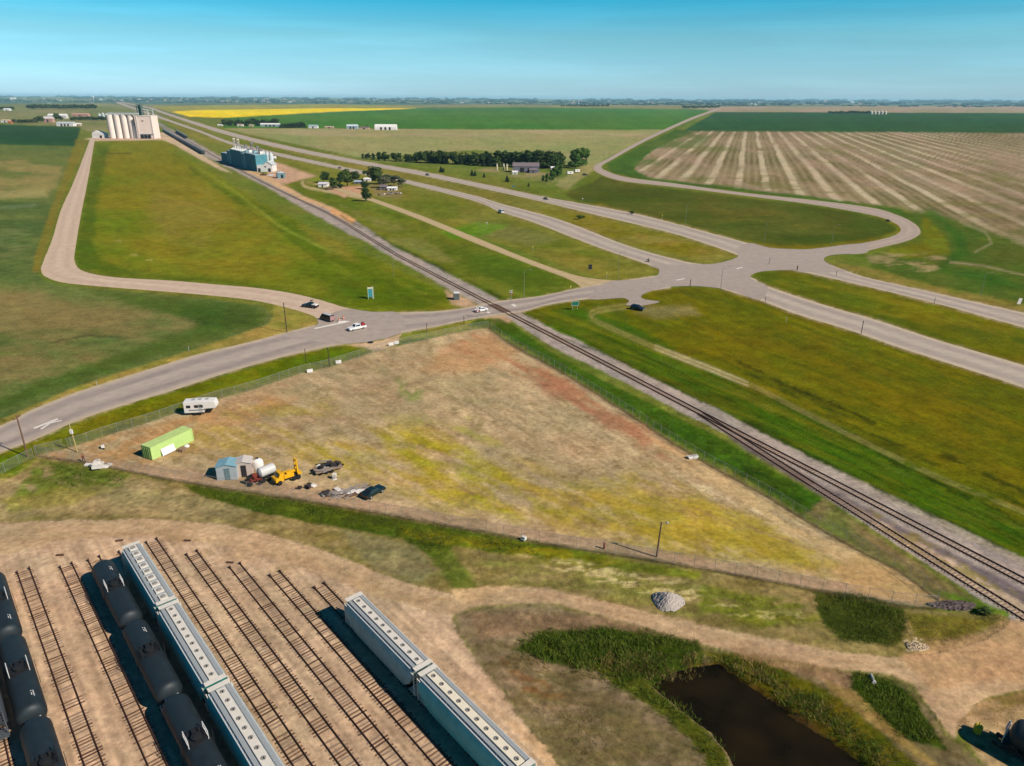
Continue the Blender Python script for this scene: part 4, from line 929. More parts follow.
def hopper(label, length, body, roof, trough, square=False, loc=(0, 0, 0), rz=0, group='covered hopper cars in the yard', walk=WALK, trough_label=None, hatch_m=None):
    t = thing('hopper_car', label, 'hopper car', loc, rz, group)
    h = length / 2; ZT = 4.35
    # body: curved sides, sheer ends above slope sheets
    prof = [(-1.42, 1.0), (-1.58, 1.8), (-1.63, 2.7), (-1.58, 3.4), (-1.44, 3.95), (-1.22, ZT - 0.02), (-1.1, ZT + 0.02), (1.1, ZT + 0.02), (1.22, ZT - 0.02), (1.44, 3.95), (1.58, 3.4), (1.63, 2.7), (1.58, 1.8), (1.42, 1.0)]
    b = MB()
    xs = [-h + 0.75, -h + 0.75, h - 0.75, h - 0.75]
    vs = []
    for e, (xb, xt) in enumerate(((-h + 2.5, -h + 0.5), (h - 2.5, h - 0.5))):
        for y, z in prof:
            f = max(0, min(1, (z - 1.0) / 1.9)); vs.append((xb + (xt - xb) * f, y, z))
    n = len(prof)
    fs = [(i, (i + 1) % n, n + (i + 1) % n, n + i) for i in range(n)] + [tuple(range(n - 1, -1, -1)), tuple(range(n, 2 * n))]
    b.add(vs, fs)
    bo = b.build('body', body, t, smooth=True)
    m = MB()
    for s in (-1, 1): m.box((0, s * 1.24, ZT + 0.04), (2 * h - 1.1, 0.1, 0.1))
    m.build('side_sill', SILLSUN if body is not DGRY else DGRY, bo)  # edge highlight is in the sill colour, except on dark grey cars
    # outlet hoppers
    for k in range(3 if length < 17 else 4):
        kk = 3 if length < 17 else 4
        x = (-h + 4.1) + (2 * h - 8.2) * k / (kk - 1)
        o = MB(); o.add([(x - 1.7, -1.3, 1.25), (x + 1.7, -1.3, 1.25), (x + 1.7, 1.3, 1.25), (x - 1.7, 1.3, 1.25), (x - 0.4, -0.5, 0.45), (x + 0.4, -0.5, 0.45), (x + 0.4, 0.5, 0.45), (x - 0.4, 0.5, 0.45)], [(0, 1, 5, 4), (1, 2, 6, 5), (2, 3, 7, 6), (3, 0, 4, 7), (4, 5, 6, 7), (3, 2, 1, 0)])
        o.build('outlet_hopper', body, t)
    # arched roof
    r = MB(); r.prism([(-1.2, ZT - 0.0), (-1.18, ZT + 0.06), (-0.7, ZT + 0.2), (0, ZT + 0.26), (0.7, ZT + 0.2), (1.18, ZT + 0.06), (1.2, ZT - 0.0)], -h + 0.42, h - 0.42, axis='X')
    ro = r.build('roof', roof, t)
    sm = MB()
    for i in range(15):
        x = -h + 1.2 + (2 * h - 2.4) * i / 14
        for s in (-1, 1): sm.box((x, s * 1.0, ZT + 0.13), (0.06, 0.34, 0.06))
    sm.build('roof_seam', roof, ro)
    # hatch trough down the middle with its covers
    if square:
        for i in range(9):
            x = -h + 1.4 + (2 * h - 2.8) * i / 8
            q = MB().box((x, 0, ZT + 0.36), (1.22, 1.05, 0.16)).build('hatch', trough, t, bevel=0.06)
            MB().lathe([(0.36, 0), (0.34, 0.08), (0.1, 0.12)], 'Z', (x, 0, ZT + 0.44), 12).build('hatch_lid', HATCH, q)
    else:
        MB().box((0, 0, ZT + 0.34), (2 * h - 1.7, 0.98, 0.14)).build('hatch_trough', trough, t, bevel=0.03)
        for i in range(10):
            x = -h + 1.5 + (2 * h - 3.0) * i / 9
            q = MB().lathe([(0.27, 0), (0.27, 0.04), (0.2, 0.07), (0.05, 0.08)], 'Z', (x, 0, ZT + 0.42), 12).build('hatch', hatch_m or HATCH, t)
            MB().box((x + 0.12, 0.0, ZT + 0.51), (0.3, 0.1, 0.05)).build('hatch_latch', BLK2, q)
    for s in (-1, 1):
        w = MB().box((0, s * 0.84, ZT + 0.27), (2 * h - 0.9, 0.4, 0.04))
        for i in range(16): w.box((-h + 0.6 + (2 * h - 1.2) * i / 15, s * 0.84, ZT + 0.22), (0.06, 0.38, 0.1))
        w.build('running_board', walk, t)
    for s in (-1, 1):
        w = MB().box((s * (h - 0.32), 0, ZT + 0.42), (0.66, 2.4, 0.05)).box((s * (h - 0.2), 0.5, ZT - 0.9), (0.2, 0.9, 0.05)).box((s * (h - 0.2), -0.7, ZT - 0.5), (0.25, 0.6, 0.5))
        w.build('end_walkway', TROUGH if body is not DGRY else WALK, t)
    for s in (-1, 1):
        e = MB()
        for y in (-1.4, 1.4): e.box((s * (h - 0.2), y, 2.7), (0.12, 0.12, 3.1)).box((s * (h - 0.45), y, 4.2), (0.6, 0.12, 0.12))
        for k in range(8): e.box((s * (h - 0.18), 1.15, 1.3 + 0.36 * k), (0.04, 0.5, 0.04)).box((s * (h - 0.18), -1.15, 1.3 + 0.36 * k), (0.04, 0.5, 0.04))
        e.box((s * (h - 0.75), 0, 1.15), (1.5, 2.7, 0.12)).box((s * (h - 0.2), 0, 1.45), (0.1, 2.6, 0.08))
        e.tube((s * (h - 0.4), -0.5, 2.0), (s * (h - 0.4), 0.5, 2.0), 0.22)
        e.build('end_platform', TROUGH if body is not DGRY else DGRY, t)
        MB().box((s * (h + 0.15), 0, 0.85), (0.7, 0.3, 0.3)).build('coupler', BLK2, t)
    MB().box((0, 0, 0.95), (2 * h - 0.6, 0.6, 0.3)).build('centre_sill', BLK2, t)
    truck(t, -h + 2.1); truck(t, h - 2.1)
    return t

def tank(label, length, loc, rz, group='black tank cars in the yard', dome='plain', marks=1, flip=False):
    t = thing('tank_car', label, 'tank car', loc, rz, group)
    h = length / 2; r = 1.5; zc = 2.62; hb = h - 0.4
    prof = [(0.05, -hb), (0.55, -hb + 0.05), (1.0, -hb + 0.2), (1.32, -hb + 0.42), (1.47, -hb + 0.7), (r, -hb + 0.95), (r, -1), (r, 1), (r, hb - 0.95), (1.47, hb - 0.7), (1.32, hb - 0.42), (1.0, hb - 0.2), (0.55, hb - 0.05), (0.05, hb)]
    tk = MB().lathe(prof, 'X', (0, 0, zc), 30).build('tank', BLK, t, smooth=True)
    # manway platform on top
    zt = zc + r
    pl = MB().box((0, 0.85, zt - 0.05), (1.7, 0.5, 0.05)).box((0, -0.85, zt - 0.05), (1.7, 0.5, 0.05)).box((0.95, 0, zt + 0.02), (0.4, 1.4, 0.05)).box((-0.95, 0, zt + 0.02), (0.4, 1.4, 0.05))
    pl.build('top_platform', BLK2, t)
    rl = MB(); rm = WHITEP if dome != 'plain' else BLK2
    for s in (-1, 1):
        rl.tube((-0.85, s * 1.0, zt + 0.7), (0.85, s * 1.0, zt + 0.7), 0.05, n=6)
        rl.box((0, s * 1.0, zt + 0.0), (1.7, 0.07, 0.12))
        for x in (-0.85, 0, 0.85): rl.tube((x, s * 1.0, zt - 0.3), (x, s * 1.0, zt + 0.7), 0.035, n=6)
    rl.build('top_railing', rm, t)
    mw = MB().lathe([(0.46, -0.1), (0.46, 0.28), (0.54, 0.28), (0.54, 0.36), (0.2, 0.44)], 'Z', (0.25, 0, zt), 16).build('manway', BLK2, t)
    MB().box((-0.55, 0, zt + 0.2), (0.5, 0.5, 0.4)).lathe([(0.16, 0), (0.16, 0.5)], 'Z', (-0.55, 0.5, zt), 10).build('valve_box', BLK2, mw)
    # ladders
    for s in (-1, 1):
        ld = MB()
        for x in (-0.22, 0.22): ld.tube((x, s * 1.62, 1.0), (x, s * 1.62, zt - 0.05), 0.03, n=6)
        for k in range(9): ld.tube((-0.22, s * 1.62, 1.1 + 0.34 * k), (0.22, s * 1.62, 1.1 + 0.34 * k), 0.022, n=5)
        ld.build('ladder', BLK2, t)
    # stencilled plate marks along the top flank
    mk = MB(); sg = -1 if flip else 1
    for (x0, n_) in ((-hb * 0.62 * sg, 5), ) if marks else ():
        for k in range(n_):
            for row in (0, 1):
                if (k + row) % 3 == 2 and row: continue
                a = R(62 + 8 * row)
                y, z = (r + 0.012) * math.cos(a), zc + (r + 0.012) * math.sin(a)
                Mx = Matrix.Rotation(a - math.pi / 2, 3, 'X')
                mk.box((x0 + 0.22 * k, y, z), (0.13, 0.11, 0.01), M=Mx)
    if mk.v: mk.build('lettering', WHITEP, tk)
    MB().box((0, 0, 1.0), (2 * h - 0.8, 0.7, 0.32)).box((-h + 1.6, 0, 1.3), (1.6, 1.5, 0.5)).box((h - 1.6, 0, 1.3), (1.6, 1.5, 0.5)).build('underframe', BLK2, t)
    for s in (-1, 1):
        e = MB().box((s * (h - 0.5), 0, 1.18), (0.9, 2.8, 0.1))
        e.build('end_platform', BLK2, t)
        e = MB()
        for y in (-1.3, -0.4, 0.4, 1.3): e.tube((s * (h - 0.15), y, 1.2), (s * (h - 0.15), y, 2.2), 0.03, n=6)
        e.tube((s * (h - 0.15), -1.3, 2.2), (s * (h - 0.15), 1.3, 2.2), 0.04, n=6)
        e.box((s * (h - 0.06), 0, 2.75), (0.1, 1.5, 0.3)).box((s * (h - 0.06), 0, 1.9), (0.06, 0.1, 1.5))
        e.build('end_railing', WHITEP, t)
        MB().box((s * (h + 0.1), 0, 0.85), (0.8, 0.3, 0.3)).build('coupler', BLK2, t)
    truck(t, -h + 1.9); truck(t, h - 1.9)
    return t

def car_place(px_a, px_b, off, z):
    """middle and length of a car whose roof ends show at px_a and px_b"""
    a, b = P(*px_a, z), P(*px_b, z)
    sa, sb = a.dot(YD), b.dot(YD)
    return on_track((sa + sb) / 2, off, 0.0), abs(sb - sa)
RZ = YH
def row(off, z, joints, last, gap=0.5):
    """(middle, length) of each car between the joints seen along a row"""
    ss = [P(*j, z).dot(YD) for j in joints]
    ss.append(ss[-1] + last)
    return [(on_track((a + b) / 2, off), (b - a) - gap) for a, b in zip(ss[:-1], ss[1:])]
rw = row(o9, 4.6, [(351, 596), (426, 668)], 17.8, 0.4)
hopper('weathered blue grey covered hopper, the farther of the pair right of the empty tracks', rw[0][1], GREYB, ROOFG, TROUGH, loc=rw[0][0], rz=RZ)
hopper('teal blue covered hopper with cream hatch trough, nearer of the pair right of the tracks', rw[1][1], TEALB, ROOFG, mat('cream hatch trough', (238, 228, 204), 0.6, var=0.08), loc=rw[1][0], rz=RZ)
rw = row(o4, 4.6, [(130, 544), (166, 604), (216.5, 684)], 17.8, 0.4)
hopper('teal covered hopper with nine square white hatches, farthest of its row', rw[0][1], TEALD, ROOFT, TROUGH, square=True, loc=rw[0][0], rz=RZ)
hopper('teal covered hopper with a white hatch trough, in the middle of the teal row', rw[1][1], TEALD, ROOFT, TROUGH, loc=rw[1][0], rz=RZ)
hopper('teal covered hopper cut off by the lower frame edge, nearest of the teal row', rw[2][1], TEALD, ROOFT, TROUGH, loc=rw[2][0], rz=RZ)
rw = row(o3, 3.7, [(105, 557), (131, 618), (176, 689)], 17.0, 0.2)
tank('black tank car with white top railing beside the square hatched hopper, farthest of its row', rw[0][1], rw[0][0], RZ, dome='white')
tank('black tank car with a plain dark manway, middle of the row beside the teal hoppers', rw[1][1], rw[1][0], RZ, dome='plain')
tank('black tank car with twin white top rails, nearest of the row beside the teal hoppers', rw[2][1], rw[2][0], RZ, dome='white', flip=True)
rw = row(o0, 3.7, [(13, 631), (34, 713)], 16.5, 0.2)
lk = rw[0][1]
tank('black tank car with white top rails in the middle of the leftmost full row', lk, rw[0][0], RZ, dome='white', flip=True)
tank('black tank car cut by the left frame edge, farthest of the leftmost row', lk, rw[0][0] - YD * (lk + 0.2), RZ, dome='white', flip=True)
tank('black tank car with dark manway at the lower left corner of the picture', rw[1][1], rw[1][0], RZ, dome='plain', marks=0)
LK = lk
pm = P(3, 722, 3.4)
ytrack('stub track at the extreme lower left edge under a single dark car end', (-60, 640), 11, om)
hopper('dark grey hopper car of which only one end shows at the extreme lower left', 16.5, DGRY, mat('dull grey roof', (110, 116, 122), 0.6), WALK, loc=on_track(pm.dot(YD) - 8.4, om), rz=RZ, group='dark hopper cars')
# one more at the lower right corner, on a track of its own
pe = P(1016, 722, 3.6)
hr = YH
orr = yoff(pe)
s_e = pe.dot(YD)
track('stub track at the lower right corner under a lone tank car', on_track(s_e - 1.2, orr), on_track(s_e + 26, orr), seed=31)
tank('black tank car standing alone at the lower right corner past the pond', LK, on_track(s_e + LK / 2 - 0.6, orr), RZ, group='black tank cars in the yard', dome='white')
pb = P(977, 732)
bl = thing('track_marker', 'yellow marker bin by the shadow of the lower right tank car', 'marker', (pb.x, pb.y, 0), 0.3)
YEL = mat('safety yellow', (200, 178, 34), 0.6, var=0.1)
MB().lathe([(0.42, 0), (0.45, 0.9), (0.3, 1.0)], 'Z', (0, 0, 0), 10).build('barrel', YEL, bl)
MB().lathe([(0.06, 1.0), (0.06, 1.5)], 'Z', (0, 0, 0), 6).build('post', YEL, bl)
# loose sleepers lying about the track ends
for u, v, a in ((60, 555.5, 0.1), (119.5, 541, 0.2), (187.5, 541, 0.0), (230, 563, -0.1), (486, 339.5, 0.2)):
    if v < 400: continue
    p = P(u, v)
    o = bpy.data.objects.new('loose_sleeper', tie_me[2]); COL.objects.link(o); o.location = (p.x, p.y, 0.09); o.rotation_euler = (0, 0, a + 1.57); o.scale = (1.3, 0.45, 1.3)
    tag(o, {60: 'dark sleeper block on the dirt road above the leftmost tank cars', 119.5: 'dark sleeper block on the dirt beyond the square hatched hopper', 187.5: 'dark sleeper block on the dirt above the first empty track', 230: 'dark sleeper block on the bald mound beyond the empty tracks'}[u], 'sleeper', 'loose sleepers at the track ends')
# distant grain cars on the elevator siding
low = hopper('dark grey covered hopper in the string by the far grain elevator', 16.5, DGRY, mat('dull grey roof', (110, 116, 122), 0.6), WALK, loc=(0, 0, 0), rz=0, group='dark hopper cars by the far elevator')
dS = (sB - sA); hS = math.atan2(dS.y, dS.x); dS.normalize()
ncar = int((sB - sA).length / 17.3) - 1
for i in range(ncar):
    p = sA + dS * (10 + 17.3 * i)
    o = low if i == 0 else copy_tree(low)
    o.location = p; o.rotation_euler = (0, 0, hS)
sC, sD = P(187, 138.5), P(176, 132)
dC = (sD - sC); nC = max(2, int(dC.length / 17.3)); hC = math.atan2(dC.y, dC.x); dC.normalize()
for i in range(nC):
    o = copy_tree(low, sC + dC * (8 + 17.3 * i), hC, 'dark grey covered hopper on the short spur right of the elevator string'); o['group'] = 'dark hopper cars on the spur'
# ------------------------------------------------------------------ fence round the lot
FPOST = mat('galvanised fence post', (150, 150, 146), 0.5, var=0.15)
FM = bpy.data.materials.new('chain link mesh'); FM.use_nodes = True
_n = FM.node_tree; _b = _n.nodes['Principled BSDF']; _b.inputs['Base Color'].default_value = (0.22, 0.25, 0.22, 1); _b.inputs['Roughness'].default_value = 0.6
_t = _n.nodes.new('ShaderNodeBsdfTransparent'); _m = _n.nodes.new('ShaderNodeMixShader'); _m.inputs[0].default_value = 0.13
_n.links.new(_t.outputs[0], _m.inputs[1]); _n.links.new(_b.outputs[0], _m.inputs[2]); _n.links.new(_m.outputs[0], _n.nodes['Material Output'].inputs['Surface'])
FM2 = FM.copy(); FM2.name = 'fine chain link mesh'
[x for x in FM2.node_tree.nodes if x.type == 'MIX_SHADER'][0].inputs[0].default_value = 0.12
KERB = mat('dark weed line', (112, 98, 66), 0.95, var=0.35, scale=1.5)
def chain_fence(label, line, height=2.1, step=3.0, base=False, group='chain link fences of the lot', mm=None):
    pts = [P(*q) for q in cr(line, 6)]
    t = thing('chain_link_fence', label, 'fence', pts[0], 0, group)
    o0 = pts[0]
    L_ = [0.0]
    for a, b in zip(pts[:-1], pts[1:]): L_.append(L_[-1] + (b - a).length)
    me = MB()
    for a, b in zip(pts[:-1], pts[1:]):
        a, b = a - o0, b - o0
        me.add([(a.x, a.y, 0.05), (b.x, b.y, 0.05), (b.x, b.y, height), (a.x, a.y, height)], [(0, 1, 2, 3)])
    # weld into one strip
    o = me.build('mesh', mm or FM, t)
    bm = bmesh.new(); bm.from_mesh(o.data); bmesh.ops.remove_doubles(bm, verts=bm.verts, dist=0.001); bm.to_mesh(o.data); bm.free()
    r = MB(); r.path([(p - o0) + Vector((0, 0, height)) for p in pts], 0.024, 5)
    r.build('top_rail', FPOST, t)
    n = max(1, int(L_[-1] / step)); n = min(n, 98)
    pm = MB().tube((0, 0, 0), (0, 0, height + 0.1), 0.032, n=6).build('post', FPOST, t)
    for k in range(n + 1):
        d = L_[-1] * k / n
        i = max(j for j in range(len(L_)) if L_[j] <= d + 1e-6); i = min(i, len(pts) - 2)
        f = (d - L_[i]) / max(1e-6, L_[i + 1] - L_[i])
        p = pts[i].lerp(pts[i + 1], f) - o0
        q = pm if k == 0 else pm.copy()
        if k: COL.objects.link(q)
        q.location = p
    if base:
        m = MB(); rr = random.Random(len(label))
        for a, b in zip(pts[:-1], pts[1:]):
            n2 = max(1, int((b - a).length / 0.45))
            for k in range(n2):
                p = a.lerp(b, (k + rr.random()) / n2) - o0
                w = rr.uniform(0.12, 0.34); h = rr.uniform(0.1, 0.36)
                for an in (0.3, 1.6, 2.7):
                    dx, dy = math.cos(an + k) * w, math.sin(an + k) * w
                    m.add([(p.x - dx, p.y - dy, 0.01), (p.x + dx, p.y + dy, 0.01), (p.x + dx * 0.5, p.y + dy * 0.5, h), (p.x - dx * 0.4, p.y - dy * 0.4, h * 0.9)], [(0, 1, 2, 3)])
        o = m.build('weed_line', KERB, t); o['kind'] = 'stuff'
    return t
chain_fence('long chain link fence on the south side of the lot above the green ditch', [(36, 456), (90, 464), (140, 473.5), (185, 482), (325, 504), (456, 527), (557, 545.5), (645, 559), (740, 575.5), (812, 589.5), (900, 605.5), (936, 608)], step=3.0, mm=FM2)
chain_fence('chain link fence between the lot and the railway', [(489, 327.5), (503, 338.5), (529, 354), (560, 371), (627.5, 413), (686, 451), (740, 481.5), (771, 498.5), (809, 522), (856, 548.5), (900, 571.5), (938, 600)], step=2.6)
chain_fence('chain link fence along the paved road left of the lot entrance', [(37, 455), (75, 446), (105, 436), (150, 422.3), (180, 412), (215, 400), (256, 388.5), (299, 374), (328, 367), (365, 355.5), (386, 349.5)], step=3.0, base=False)
chain_fence('chain link fence between the lot entrance and the rail crossing', [(400, 345.5), (433, 338.3), (475, 329.5), (489, 327.5)], step=3.0, base=False)
chain_fence('chain link fence running off to the left frame edge from the lot corner', [(34, 458), (10, 470), (-30, 492), (-70, 515)], step=3.0, base=False)

# ------------------------------------------------------------------ poles, posts, signs
WOOD = mat('weathered pole wood', (118, 92, 70), 0.9, var=0.25, scale=3)
GALV = mat('galvanised steel', (160, 164, 154), 0.45, var=0.1)
GREENS = mat('green sign face', (18, 104, 84), 0.5, var=0.06)
DARKS = mat('dark sign back', (44, 46, 48), 0.6, var=0.12)
WHT = mat('white paint', (236, 234, 230), 0.55, var=0.07)
def base(u, v): p = P(u, v); return (p.x, p.y, 0)
def height_for(u, v, vt):
    p = P(u, v); lo, hi = 0.0, 60.0
    for _ in range(40):
        h = (lo + hi) / 2
        d = p.y * CP - (h - HC) * SP; up = p.y * SP + (h - HC) * CP
        vv = 383 - F * up / d + ROLL * (F * p.x / d)
        if vv > vt: lo = h
        else: hi = h
    return h
t = thing('utility_pole', 'brown wooden utility pole by the paved road at the left edge', 'utility pole', base(28, 457))
h = height_for(28, 457, 415)
MB().tube((0, 0, 0), (0, 0, h), 0.17, 0.12, 10).build('pole', WOOD, t)
c = MB().box((0, 0, h - 0.6), (0.12, 2.0, 0.14))
for y in (-0.9, 0, 0.9): c.lathe([(0.05, 0), (0.06, 0.2)], 'Z', (0, y, h - 0.53), 6)
c.build('crossarm', WOOD, t)
t = thing('service_pole', 'pale wooden service pole with a white meter box by the fence', 'service pole', base(77.5, 452))
h = height_for(77.5, 452, 423)
MB().tube((0, 0, 0), (-0.3, 0, h), 0.12, 0.09, 8).build('pole', mat('pale pole wood', (190, 170, 110), 0.9, var=0.15), t)
MB().box((-0.1, -0.2, h * 0.72), (0.55, 0.3, 0.9)).build('meter_box', WHT, t, bevel=0.03)
t = thing('lamp_pole', 'wooden yard lamp pole standing in the lot near the south fence', 'lamp pole', base(656.5, 557))
h = height_for(656.5, 557, 522)
MB().tube((0, 0, 0), (0.25, 0, h), 0.15, 0.11, 10).build('pole', WOOD, t)
a = MB().tube((0.25, 0, h - 0.2), (0.95, -0.2, h + 0.1), 0.035, n=6); a.build('lamp_arm', GALV, t)
MB().lathe([(0.06, 0.14), (0.2, 0.06), (0.24, -0.08), (0.16, -0.16)], 'Z', (1.05, -0.22, h + 0.08), 10).build('lamp_head', GALV, t)

LPOLE = mat('dull grey green lamp pole', (134, 138, 120), 0.6)
def street_light(u, v, vt, label, arm=(1, 0), dark=False):
    t = thing('street_light', label, 'street light', base(u, v), math.atan2(arm[1], arm[0]), 'street lights at the highway junction')
    h = height_for(u, v, vt)
    MB().lathe([(0.2, 0), (0.2, 0.12), (0.1, 0.15), (0.055, h)], 'Z', (0, 0, 0), 8).build('pole', LPOLE, t)
    MB().path([(0, 0, h - 0.1), (0.8, 0, h + 0.35), (2.0, 0, h + 0.5)], 0.035, 6).build('lamp_arm', LPOLE, t)
    MB().box((2.3, 0, h + 0.5), (0.7, 0.3, 0.14)).build('lamp_head', LPOLE, t, bevel=0.03)
    return t
for u, v, vt, lb in ((524, 298.5, 271, 'street light on the grass wedge beside the rail crossing'), (618, 278.5, 253, 'street light on the tip of the island beside the gravel frontage road'), (685, 226.5, 204, 'street light on the far verge of the highway left of the junction'), (720.5, 290, 268, 'street light by the golden meadow at the near edge of the junction'), (764, 243, 222.5, 'left one of two street lights on the crop inside the loop'), (831.5, 244, 225.5, 'right one of two street lights on the crop inside the loop'), (980.5, 295, 273.5, 'street light beside the far carriageway near the right edge')):
    street_light(u, v, vt, lb)
def plain_post(u, v, vt, label, name='marker_post', cat='marker post', m=None, r=0.09, group=None, head=None):
    t = thing(name, label, cat, base(u, v), 0, group); h = max(0.8, height_for(u, v, vt))
    MB().tube((0, 0, 0), (0, 0, h), r, n=6).build('post', m or WOOD, t)
    if head: MB().box((0, -0.06, h - head[1] / 2), (head[0], 0.05, head[1])).build('sign_face', head[2], t)
    else: MB().lathe([(r * 1.25, h - 0.02), (r * 1.25, h + 0.05)], 'Z', (0, 0, 0), 6).build('cap', m or WOOD, t)
    return t
DPOST = mat('dark timber post', (74, 64, 56), 0.9, var=0.2)
plain_post(287, 332.5, 303, 'dark wooden power pole on the dry grass wedge at the side road', 'power_pole', 'power pole', DPOST, 0.14)
plain_post(329.5, 366.5, 348, 'dark power pole at the fence left of the lot entrance', 'power_pole', 'power pole', DPOST, 0.13)
plain_post(306, 361.5, 349, 'short dark post on the green verge of the paved road', m=DPOST)
plain_post(427, 332.5, 323, 'lone brown post on the verge right of the lot entrance', m=DPOST)
plain_post(464, 324.5, 316, 'dark post at the crossing end of the verge', m=DPOST)
plain_post(861, 334, 321, 'tall dark post on the near edge of the highway', m=DPOST, r=0.12)
plain_post(769, 264.5, 258, 'dark post on the junction tip of the right median', m=DPOST)
plain_post(797, 270.5, 266, 'short thick dark post on the right median edge', m=DPOST, r=0.22)
plain_post(836, 276, 270.5, 'dark post on the far carriageway edge beside the loop exit', m=DPOST)
plain_post(934, 304, 298, 'small dark post at the lower edge of the far carriageway', m=DPOST)
plain_post(765, 302.5, 297, 'small dark post at the meadow edge right of the junction', m=DPOST)
plain_post(690, 287, 279.5, 'dark post with a cap at the meadow edge below the junction', m=DPOST, r=0.14)
plain_post(786, 322, 317, 'small pale stake standing in the golden meadow', m=GALV)
plain_post(394, 277, 258, 'thin greenish pole in the pasture left of the railway', 'thin_pole', 'pole', mat('green grey pole', (120, 132, 90), 0.8), 0.09)
plain_post(366.5, 255, 243, 'thin greenish pole beside the railway above the pasture', 'thin_pole', 'pole', mat('green grey pole', (120, 132, 90), 0.8), 0.09)
plain_post(378.5, 258, 248, 'short pale pole in the grass beside the railway', 'thin_pole', 'pole', mat('green grey pole', (120, 132, 90), 0.8), 0.09)
YS = mat('yellow sign face', (196, 190, 70), 0.6, var=0.08)
plain_post(606.5, 279, 271.5, 'yellow road sign post on the island beside the gravel frontage road', 'road_sign', 'road sign', GALV, 0.07, head=(0.5, 0.8, YS))
plain_post(570.5, 293, 285.5, 'yellow road sign post on the tip of the grass wedge', 'road_sign', 'road sign', GALV, 0.07, head=(0.5, 0.8, YS))
plain_post(487, 229, 222, 'small pale sign in the grass beside the gravel frontage road', 'road_sign', 'road sign', GALV, 0.07, head=(0.6, 0.6, WHT))
plain_post(533, 252, 246, 'small yellow green sign above the gravel frontage road', 'road_sign', 'road sign', GALV, 0.07, head=(0.5, 0.8, YS))
plain_post(582.5, 202, 198, 'tiny pale sign on the far verge of the highway', 'road_sign', 'road sign', GALV, 0.07, head=(0.7, 0.7, WHT))
plain_post(662, 220, 214.5, 'tiny yellow sign on the far verge beside the crop', 'road_sign', 'road sign', GALV, 0.07, head=(0.5, 0.8, YS))
plain_post(97, 385.5, 381, 'pale stake on the dry verge of the paved road', m=GALV)
plain_post(189, 351, 346.5, 'small pale stake on the dry verge left of the side road', m=GALV)
# white leaning sign at the right edge
t = thing('road_sign', 'white leaning sign beside the far carriageway at the right edge', 'road sign', base(1018, 306))
MB().tube((0, 0, 0), (0.15, 0, 2.6), 0.06, n=6).build('post', GALV, t)
MB().box((0.1, -0.08, 1.75), (1.2, 0.05, 2.1), M=Matrix.Rotation(R(8), 3, 'Y')).build('sign_face', WHT, t)
# green guide signs
def guide_sign(u, v, wd_, ht, clear, label, rz=0.0, m=None):
    t = thing('guide_sign', label, 'road sign', base(u, v), rz)
    for s in (-1, 1): MB().box((s * wd_ * 0.32, 0.05, (clear + ht) / 2), (0.1, 0.1, clear + ht)).build('post', GALV, t)
    b = MB().box((0, -0.04, clear + ht / 2), (wd_, 0.05, ht)).build('sign_face', m or GREENS, t)
    MB().box((0, -0.075, clear + ht * 0.95), (wd_ * 0.96, 0.012, 0.06)).box((0, -0.075, clear + ht * 0.05), (wd_ * 0.96, 0.012, 0.06)).box((-wd_ * 0.48, -0.075, clear + ht / 2), (0.06, 0.012, ht * 0.9)).box((wd_ * 0.48, -0.075, clear + ht / 2), (0.06, 0.012, ht * 0.9)).build('sign_border', WHT, b) if m is None else None
guide_sign(575, 310, 2.7, 1.5, 1.5, 'green guide sign on two posts beside the paved road', 0.35)
guide_sign(513.5, 188.5, 2.8, 1.3, 1.2, 'small green guide sign beside the far carriageway', 0.1)
guide_sign(590, 270.5, 1.6, 2.0, 0.5, 'dark square sign panel on the island grass beside the gravel frontage road', 0.1, DARKS)
# tall double sign seen nearly edge on in the pasture
t = thing('billboard', 'tall sign with a teal face and pale side post in the pasture', 'sign', base(372, 299))
h = height_for(372, 299, 287)
TEALS = mat('teal sign face', (64, 150, 160), 0.5, var=0.12, scale=1)
MB().box((-0.6, 0.3, h * 0.55), (1.6, 0.3, h * 0.78), rz=0.35).build('sign_face', TEALS, t)
MB().box((-0.5, 0.3, h * 0.9), (1.9, 0.5, 0.4), rz=0.35).build('sign_header', mat('cream sign header', (236, 226, 190), 0.6), t)
for x in (-1.25, 0.35): MB().box((x, 0.05 + (x + 1) * 0.35, h / 2), (0.4 if x > 0 else 0.15, 0.3, h)).build('post', mat('pale sign post', (206, 216, 196), 0.6), t)
